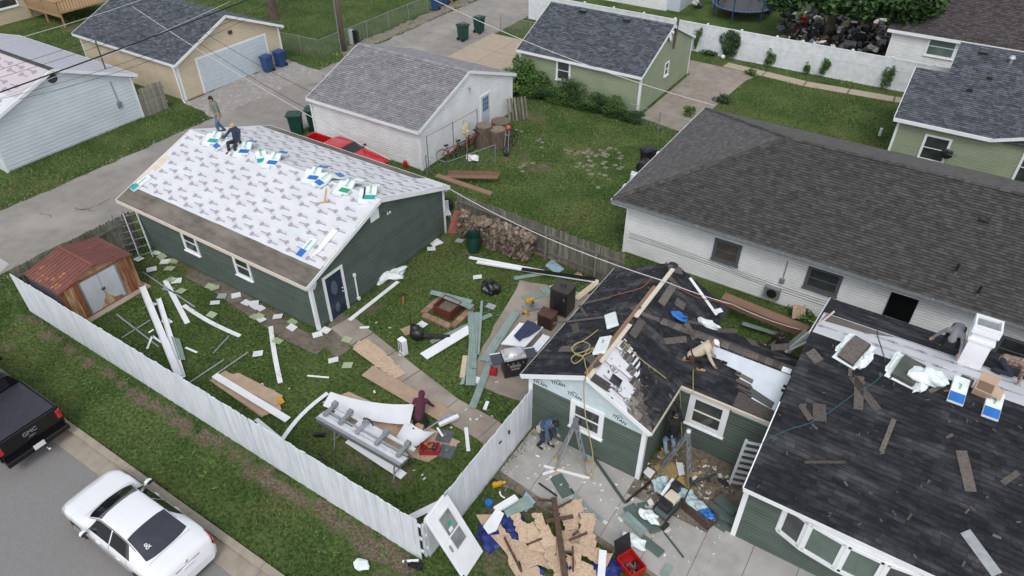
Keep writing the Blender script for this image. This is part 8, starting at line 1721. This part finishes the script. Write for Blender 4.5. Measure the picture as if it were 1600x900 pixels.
for k, (x, y) in enumerate([(375,445),(350,428),(400,458),(440,478),(470,495),(325,412),(295,395)]): bush(ORD[k]+' patch of low weeds at foot of dark green garage wall', G(x, y-2), (.6, .16, .12), 420, .08, leafm, 6, 70+k, 'weeds', 'weeds', 'weeds under the green garage wall', False)
# ------------------------------------------------------------------ back yard clutter by the white garage, deck, trampoline, junk
def bicycle(label, loc, rz, mt, s=1.0, tilt=.15):
    t = thing('bicycle', label, 'bicycle', loc, rz, 'bicycles against the white garage'); R = Matrix.Rotation(tilt, 3, 'X'); f = lambda x, y, z: R @ Vector((x*s, y*s, z*s))
    for x in (-.5, .5):
        b = MB().m(rubber); n = 18; P_ = [f(x+.33*math.cos(2*math.pi*i/n), 0, .34+.33*math.sin(2*math.pi*i/n)) for i in range(n+1)]; b.tube(P_, .022, 5); w_ = b.build('wheel', rubber, t); b = MB().m(galv); [b.bar(f(x, 0, .34), P_[i], .006) for i in range(0, n, 3)]; b.build('spokes', galv, w_, kind='stuff')
    b = MB().m(mt)
    for p, q in (((-.5, .34), (-.12, .30)), ((-.12, .30), (.36, .72)), ((-.22, .75), (.36, .72)), ((-.12, .30), (-.24, .85)), ((-.5, .34), (-.22, .75)), ((.5, .34), (.34, .92))): b.cyl(f(p[0], 0, p[1]), f(q[0], 0, q[1]), .02, n=6)
    b.build('frame', mt, t); b = MB().m(black); b.box(f(-.26, 0, .9), (.24, .12, .05)); b.build('saddle', black, t); b = MB().m(black); b.bar(f(.33, -.28, .96), f(.33, .28, .96), .03); b.build('handlebar', black, t); return t
for k, (x, y, m_, lab) in enumerate([(705,248,redm,'red framed bicycle nearest the fence corner'),(722,240,black,'black bicycle in the middle of the row'),(735,232,redm,'second red bicycle beside the tree stumps'),(745,222,black,'black bicycle at the far end by stumps'),(797,232,black,'bicycle parked alone at the right of stumps')]): bicycle(lab, G(x, y), .9+k*.2, m_)
for k, (x, y, r, h) in enumerate(((757, 226, .5, 1.15), (778, 228, .5, 1.0), (783, 212, .6, .9))):
    t = MB().m(bark); t.cyl((0, 0, 0), (0, 0, h), r, r*.92, n=16); t.m(logm); t.cyl((0, 0, h), (0, 0, h+.02), r*.85, n=16); o = t.build('tree_stump', None); o.location = G(x, y); tag(o, ['tall stump round nearest the bicycles', 'tall stump round with a red ball on it', 'wide pale stump round by garage door'][k], 'stump')
t = thing('statue_on_post', 'pale carved antler figure on a thin post by the bicycles', 'ornament', G(731, 262)); b = MB().m(pole_m); b.cyl((0, 0, 0), (0, 0, 1.9), .03); b.build('post', pole_m, t); b = MB().m(M('pale_carving', (.45, .38, .26), .8)); lump(b, (0, 0, 2.1), .2, 14, 10, .35, (1, .8, 1.3), 5, False); [b.tube([(0, 0, 2.25), (s*.18, 0, 2.45), (s*.12, 0, 2.65)], .025) for s in (-1, 1)]; b.build('carving', None, t)
t = MB().m(cooler); lump(t, (0, 0, .12), .32, 16, 10, .25, (1.2, .8, .5), 15); o = t.build('plastic_bag', None); o.location = G(738, 250); tag(o, 'white bag lying on grass under the antler post', 'bag')
for k in range(6):
    A = G(797+k*2, 190-k, 0); b = MB().m(oldwood); b.bar((0, 0, 0), (-.35, .25, 1.25), .12, .03); o = b.build('old_board', None); o.location = A+Vector((k*.12, k*.05, 0)); tag(o, '%s weathered board leaning by white garage door, from left' % ORD[k], 'board', 'weathered boards leaning by the garage door')
t = thing('hand_truck', 'grey two wheeled stand beside the stumps', 'hand truck', G(791, 243), .3); b = MB().m(alum); [b.bar((x, 0, .1), (x, .25, 1.3), .04) for x in (-.1, .1)]; b.bar((-.1, .2, 1.1), (.1, .2, 1.1), .03); b.build('frame', alum, t); b = MB().m(rubber); b.cyl((-.15, 0, .1), (.15, 0, .1), .1); b.build('wheel', rubber, t)
b = MB().m(redm); b.sph((0, 0, .1), .13); o = b.build('ball', M('orange_red_ball', (.6, .1, .05), .5)); o.data.materials[0] = MATS['orange_red_ball']; o.location = G(778, 228)+Vector((.5, .3, 1.0)); tag(o, 'orange red ball on top of a stump round', 'ball')
t = thing('fire_hydrant', 'small red gas valve cap beside white garage corner', 'cap', G(634, 262)); b = MB().m(redm); b.cyl((0, 0, 0), (0, 0, .3), .12); b.sph((0, 0, .3), .12); b.build('cap', redm, t); t.name = 'valve_cap'
b = MB().m(cooler); b.sph((0, 0, .15), .15); o = b.build('ball', cooler); o.location = G(1129, 92); tag(o, 'white ball on ground before the vinyl fence', 'ball')
b = MB().m(cooler); b.cyl((0, 0, 0), (0, 0, .45), .08); o = b.build('pipe', cooler); o.location = G(1374, 212); tag(o, 'white capped pipe standing in the far lawn', 'pipe')
# deck and house at the top left corner
hs_ = thing('house', 'cream sided house at top left corner behind the deck', 'house', G(0, 30)); b = MB().m(cream); P = G(68, 22); b.bb((P.x-9, P.y-12, 0), (P.x, P.y+6, 5)) ; w_ = b.build('wall', cream, hs_, world=True); fr_ = siding(w_, (P.x, P.y-12, 0), (0, 1, 0), [(0, 0), (18, 0), (18, 5), (0, 5)], .14, cream, single=True); u, v = uvw(fr_, -3, 16); window(w_, fr_, u, v, 1.6, 1.3, fmat=whitebr)
dk = thing('deck', 'raised wooden deck with railing at top left', 'deck', G(100, 30)); D0 = P+Vector((.1, 0, 0)); dy0, dx1 = 1.0, 4.6; dwood = M('deck_wood', (.42, .28, .15), .8, (.34, .22, .12), 6, stretch=(.3, 3, 3))
for k in range(14): b = MB().m(dwood); b.bb((D0.x, D0.y-1.0+k*.3, 1.0), (D0.x+dx1, D0.y-1.0+k*.3+.28, 1.04)); b.build('plank', dwood, dk, world=True)
for k in range(22): b = MB().m(dwood); x = D0.x+k*dx1/21; b.bb((x, D0.y-1.06, 1.0), (x+.05, D0.y-1.02, 1.9)); b.build('baluster', dwood, dk, world=True)
for k in range(18): b = MB().m(dwood); y = D0.y-1.0+k*.24; b.bb((D0.x+dx1, y, 1.0), (D0.x+dx1+.04, y+.05, 1.9)); b.build('baluster', dwood, dk, world=True)
b = MB().m(dwood); b.bb((D0.x, D0.y-1.1, 1.88), (D0.x+dx1+.1, D0.y-.98, 1.95)); b.build('rail', dwood, dk, world=True); b = MB().m(dwood); b.bb((D0.x+dx1-.02, D0.y-.97, 1.88), (D0.x+dx1+.1, D0.y+3.2, 1.95)); b.build('rail', dwood, dk, world=True); b = MB().m(dwood); b.bb((D0.x, D0.y-1.04, .75), (D0.x+dx1, D0.y-1.0, .99)); b.build('skirt', dwood, dk, world=True)
for x in (0, dx1/2, dx1): b = MB().m(dwood); b.bb((D0.x+x-.05, D0.y-1.0, 0), (D0.x+x+.05, D0.y-.9, 1.9)); b.build('post', dwood, dk, world=True)
# trampoline
tc = G(1140, 38); tm = thing('trampoline', 'round blue trampoline with dark net behind the vinyl fence', 'trampoline', (tc.x, tc.y+2.6, 0)); n = 24; R_ = 2.2
b = MB().m(black); b.cyl((0, 0, .88), (0, 0, .9), R_*.86, n=n); b.build('mat', black, tm); b = MB().m(bluebin)
for i in range(n): a0 = 2*math.pi*i/n; a1 = 2*math.pi*(i+1)/n; b.bar((R_*math.cos(a0), R_*math.sin(a0), .92), (R_*math.cos(a1), R_*math.sin(a1), .92), .32, .04)
b.build('pad', bluebin, tm); 
for i in range(6): a = 2*math.pi*(i+.5)/6; b = MB().m(bluebin); b.cyl((R_*math.cos(a), R_*math.sin(a), 0), (R_*1.03*math.cos(a), R_*1.03*math.sin(a), 2.7), .05); b.build('post', bluebin, tm)
b = MB().m(black)
for i in range(72): a = 2*math.pi*i/72; b.bar((R_*math.cos(a), R_*math.sin(a), .95), (R_*math.cos(a), R_*math.sin(a), 2.6), .012)
for z_ in np.arange(1.0, 2.7, .14):
    for i in range(n): a0 = 2*math.pi*i/n; a1 = 2*math.pi*(i+1)/n; b.bar((R_*math.cos(a0), R_*math.sin(a0), z_), (R_*math.cos(a1), R_*math.sin(a1), z_), .012)
b.build('net', black, tm, kind='stuff')
# pale house beyond the sage garage
ph = thing('house', 'pale sided house beyond the vinyl fence at top centre', 'house', (-26, 54, 0)); P = G(1058, 24); b = MB().m(wsid); b.bb((P.x-12, P.y+.6, 0), (P.x-1.2, P.y+9, 3.2)); w_ = b.build('wall', wsid, ph, world=True); siding(w_, (P.x-12, P.y+.6, 0), (1, 0, 0), [(0, 0), (10.8, 0), (10.8, 3.2), (0, 3.2)], .16, wsid, single=True); b = MB().m(MATS['pale_blue_door']); b.bb((P.x-1.2, P.y+.9, 0), (P.x-.2, P.y+8, 2.6)); b.build('annex', None, ph, world=True)
# heap of yard junk under the tree: nobody could count it
jk = MB(); rr = random.Random(12); jm = [black, grey, black, galv, blackm, M('dull_maroon', (.07, .03, .03), .8), whitedebris, blackm, grey, M('dull_brown', (.10, .075, .05), .9), blackm, grey, rubber, whitedebris, M('dark_junk', (.04, .04, .045), .8), rubber]
for i in range(520):
    u = rr.random()
    p = G(rr.uniform(1215, 1400), rr.uniform(28, 92), 0) if u < .8 else G(rr.uniform(1080, 1260), rr.uniform(-8, 22), 0)
    if p.y < 51.0 or (p.x > x3-.2 and p.y > y3-1): continue
    s = rr.uniform(.1, .45); jk.m(rr.choice(jm)); R = Matrix.Rotation(rr.uniform(0, 6), 3, 'Z') @ Matrix.Rotation(rr.uniform(-.8, .8), 3, 'X'); c = (p.x, p.y, rr.uniform(.1, 1.0)); k = rr.random()
    if k < .45: jk.box(c, (s*rr.uniform(.5, 2), s, s*rr.uniform(.3, 1.2)), M3=R)
    elif k < .75: jk.cyl(c, Vector(c)+R @ Vector((0, s, s)), .02+.1*rr.random(), n=7)
    else: lump(jk, c, s*.7, 9, 6, .4, (1, 1, .7), i, False)
o = jk.build('yard_junk', None, kind='stuff'); o['label'] = 'cluttered heap of yard junk under the tree'
for k, (x, y, m_, lab) in enumerate([(1249,52,redm,'red chair in the junk yard by the fence'),(1202,22,bluebin,'blue bag stand on grass behind the fence'),(1270,22,M('dark_blue_barrel', (.03, .04, .07), .6),'dark blue barrel under the tree')]):
    t = thing(['chair', 'stool', 'barrel'][k], lab, ['chair', 'stool', 'barrel'][k], G(x, y)); b = MB().m(m_)
    if k == 0: b.box((0, 0, .45), (.6, .55, .08)); b.box((0, .28, .8), (.6, .08, .7)); b.box((0, 0, .2), (.5, .5, .4)); b.build('body', m_, t, bevel=.03)
    else: b.cyl((0, 0, .3 if k == 1 else 0), (0, 0, 1.0), .24, .27, n=14); b.m(cooler); b.cyl((0, 0, 1.0), (0, 0, 1.05), .22, n=14); b.build('body', None, t)
    if k == 1: b = MB().m(brownm); [b.bar((sx*.2, sy*.2, 0), (sx*.15, sy*.15, .32), .04) for sx in (-1, 1) for sy in (-1, 1)]; b.build('legs', brownm, t)
# ------------------------------------------------------------------ grass blades over the lawn sheet
for bx in ((-27.6, -17.1, 13.0, 21.3), (-29.4, -21.6, 25, 33.9), (-23.5, -15, 37.2, 45.2), (-52, -39.5, 13.2, 32.6), (-9.8, 15, 24, 34.2), (-8, -1, 13.4, 19.5), (-1.1, 12, 13, 22), (-27.5, -25.1, 8.1, 11.3), (-1.7, 14, 38.9, 45)): NOGRASS.append([(bx[0], bx[2]), (bx[1], bx[2]), (bx[1], bx[3]), (bx[0], bx[3])])
def field(x0, x1, y0, y1, dens, h, w):
    n = int((x1-x0)*(y1-y0)*dens); X = RNG.uniform(x0, x1, n); Y = RNG.uniform(y0, y1, n)
    d = np.stack([X, Y, np.full(n, -CAM_H)], -1); z = d @ np.array(fw); u = 800+F_PX*(d @ np.array(rt2))/z; v = 450-F_PX*(d @ np.array(up2))/z
    keep = (z > 1) & (u > -30) & (u < 1630) & (v > -20) & (v < 920)
    m_ = soilmask(X, Y); keep &= (m_ + RNG.uniform(-.25, .25, n)) < .42
    for poly in NOGRASS:
        P_ = np.array([p[:2] for p in poly]); px0, py0 = P_.min(0); px1, py1 = P_.max(0); cand = np.where(keep & (X > px0) & (X < px1) & (Y > py0) & (Y < py1))[0]
        if len(cand) == 0: continue
        ins = np.zeros(len(cand), bool); k = len(P_)
        for i in range(k):
            a = P_[i]; c = P_[(i+1) % k]
            if a[1] == c[1]: continue
            cond = ((a[1] > Y[cand]) != (c[1] > Y[cand])) & (X[cand] < (c[0]-a[0])*(Y[cand]-a[1])/(c[1]-a[1])+a[0]); ins ^= cond
        keep[cand[ins]] = False
    X, Y = X[keep], Y[keep]; n = len(X); a = RNG.uniform(0, 6.28, n); nz = np.sin(X*2.1+np.sin(Y*1.7)*2)*np.sin(Y*2.6+np.sin(X*1.3)*2)+.6*np.sin(X*5.3+Y*3.1)*np.sin(Y*6.1-X*2.2); hh = h*RNG.uniform(.5, 1.4, n)*np.clip(1+.75*nz, .35, 2.6); ww = w*RNG.uniform(.6, 1.3, n); lx = RNG.normal(0, .6, n)*hh; ly = RNG.normal(0, .6, n)*hh; dead = nz < -.9; hh[dead] *= .3
    V = np.zeros((n, 3, 3)); V[:, 0] = np.stack([X-np.cos(a)*ww, Y-np.sin(a)*ww, np.full(n, -.01)], -1); V[:, 1] = np.stack([X+np.cos(a)*ww, Y+np.sin(a)*ww, np.full(n, -.01)], -1); V[:, 2] = np.stack([X+lx, Y+ly, hh], -1)
    return V.reshape(-1, 3)
V = np.concatenate([field(-34, -3, 5.36, 13, 420, .045, .013), field(-30, 0, 13, 24, 260, .05, .015), field(-62, 4, 24, 52, 60, .07, .03), field(-40, -27, 5.4, 34, 80, .07, .025)])
wt = MB().m(M('broadleaf_weed_green', (.075, .16, .03), .6, (.11, .21, .05), 2, island=.4, pos=True)); rw = random.Random(9)
for _ in range(2600):
    x, y = rw.uniform(-28, -8), rw.uniform(5.5, 21)
    if _ % 3 == 0: x, y = rw.uniform(-22, -10), rw.uniform(22, 36)
    if math.sin(x*1.1)*math.sin(y*.9+1) < .1 or any(inpoly((x, y), q) for q in NOGRASS): continue
    for k in range(5):
        a = rw.uniform(0, 6.28); s_ = rw.uniform(.03, .07); c_, d_ = math.cos(a), math.sin(a); wt.add([(x, y, .01), (x+c_*s_-d_*s_*.4, y+d_*s_+c_*s_*.4, .04), (x+c_*s_*1.7, y+d_*s_*1.7, .03), (x+c_*s_+d_*s_*.4, y+d_*s_-c_*s_*.4, .04)], [(0, 3, 2, 1)])
o = wt.build('lawn_weeds', None, kind='stuff'); o['label'] = 'small broadleaf weeds growing through the lawns'
# longer grass along fences and walls
def edge(x0, y0, x1, y1, dens=160, h=.13, spread=.10):
    L = math.hypot(x1-x0, y1-y0); n = int(L*dens); t_ = RNG.uniform(0, 1, n); X = x0+(x1-x0)*t_+RNG.normal(0, spread, n); Y = y0+(y1-y0)*t_+RNG.normal(0, spread, n); a = RNG.uniform(0, 6.28, n); hh = h*RNG.uniform(.3, 1.5, n); w = .012
    V = np.zeros((n, 3, 3)); V[:, 0] = np.stack([X-np.cos(a)*w, Y-np.sin(a)*w, np.full(n, -.01)], -1); V[:, 1] = np.stack([X+np.cos(a)*w, Y+np.sin(a)*w, np.full(n, -.01)], -1); V[:, 2] = np.stack([X+RNG.normal(0, .4, n)*hh, Y+RNG.normal(0, .4, n)*hh, hh], -1); return V.reshape(-1, 3)
V = np.concatenate([V, edge(-27.5, 7.62, -18, 7.62, 60), edge(-7.7, 8, -7.7, 13.2, 120), edge(-17.1, 15.5, -17.1, 21, 120), edge(-17, 21.7, -9, 21.6, 160), edge(-39.5, 13.4, -39.5, 21.3, 120), edge(-23.3, 37.1, -15.2, 37.0, 260, .3, .2), edge(-9.9, 24.2, -9.9, 33, 120), edge(-40, 5.42, -5, 5.42, 90, .06, .04), edge(-36.6, 5.5, -36.6, 23, 90, .1, .15), edge(-30.6, 5.6, -30.6, 12, 90, .1, .15), edge(-28.2, 8, -28.2, 13, 160, .15, .12)])
n = len(V)//3; me = bpy.data.meshes.new('grass'); me.vertices.add(n*3); me.vertices.foreach_set('co', V.reshape(-1)); me.loops.add(n*3); me.loops.foreach_set('vertex_index', np.arange(n*3, dtype=np.int32)); me.polygons.add(n); me.polygons.foreach_set('loop_start', np.arange(0, n*3, 3, dtype=np.int32)); me.update(calc_edges=True); me.materials.append(bladem)
o = bpy.data.objects.new('grass', me); COL.objects.link(o); o['kind'] = 'stuff'; o['label'] = 'short green grass covering the lawns'
print('grass blades', n)
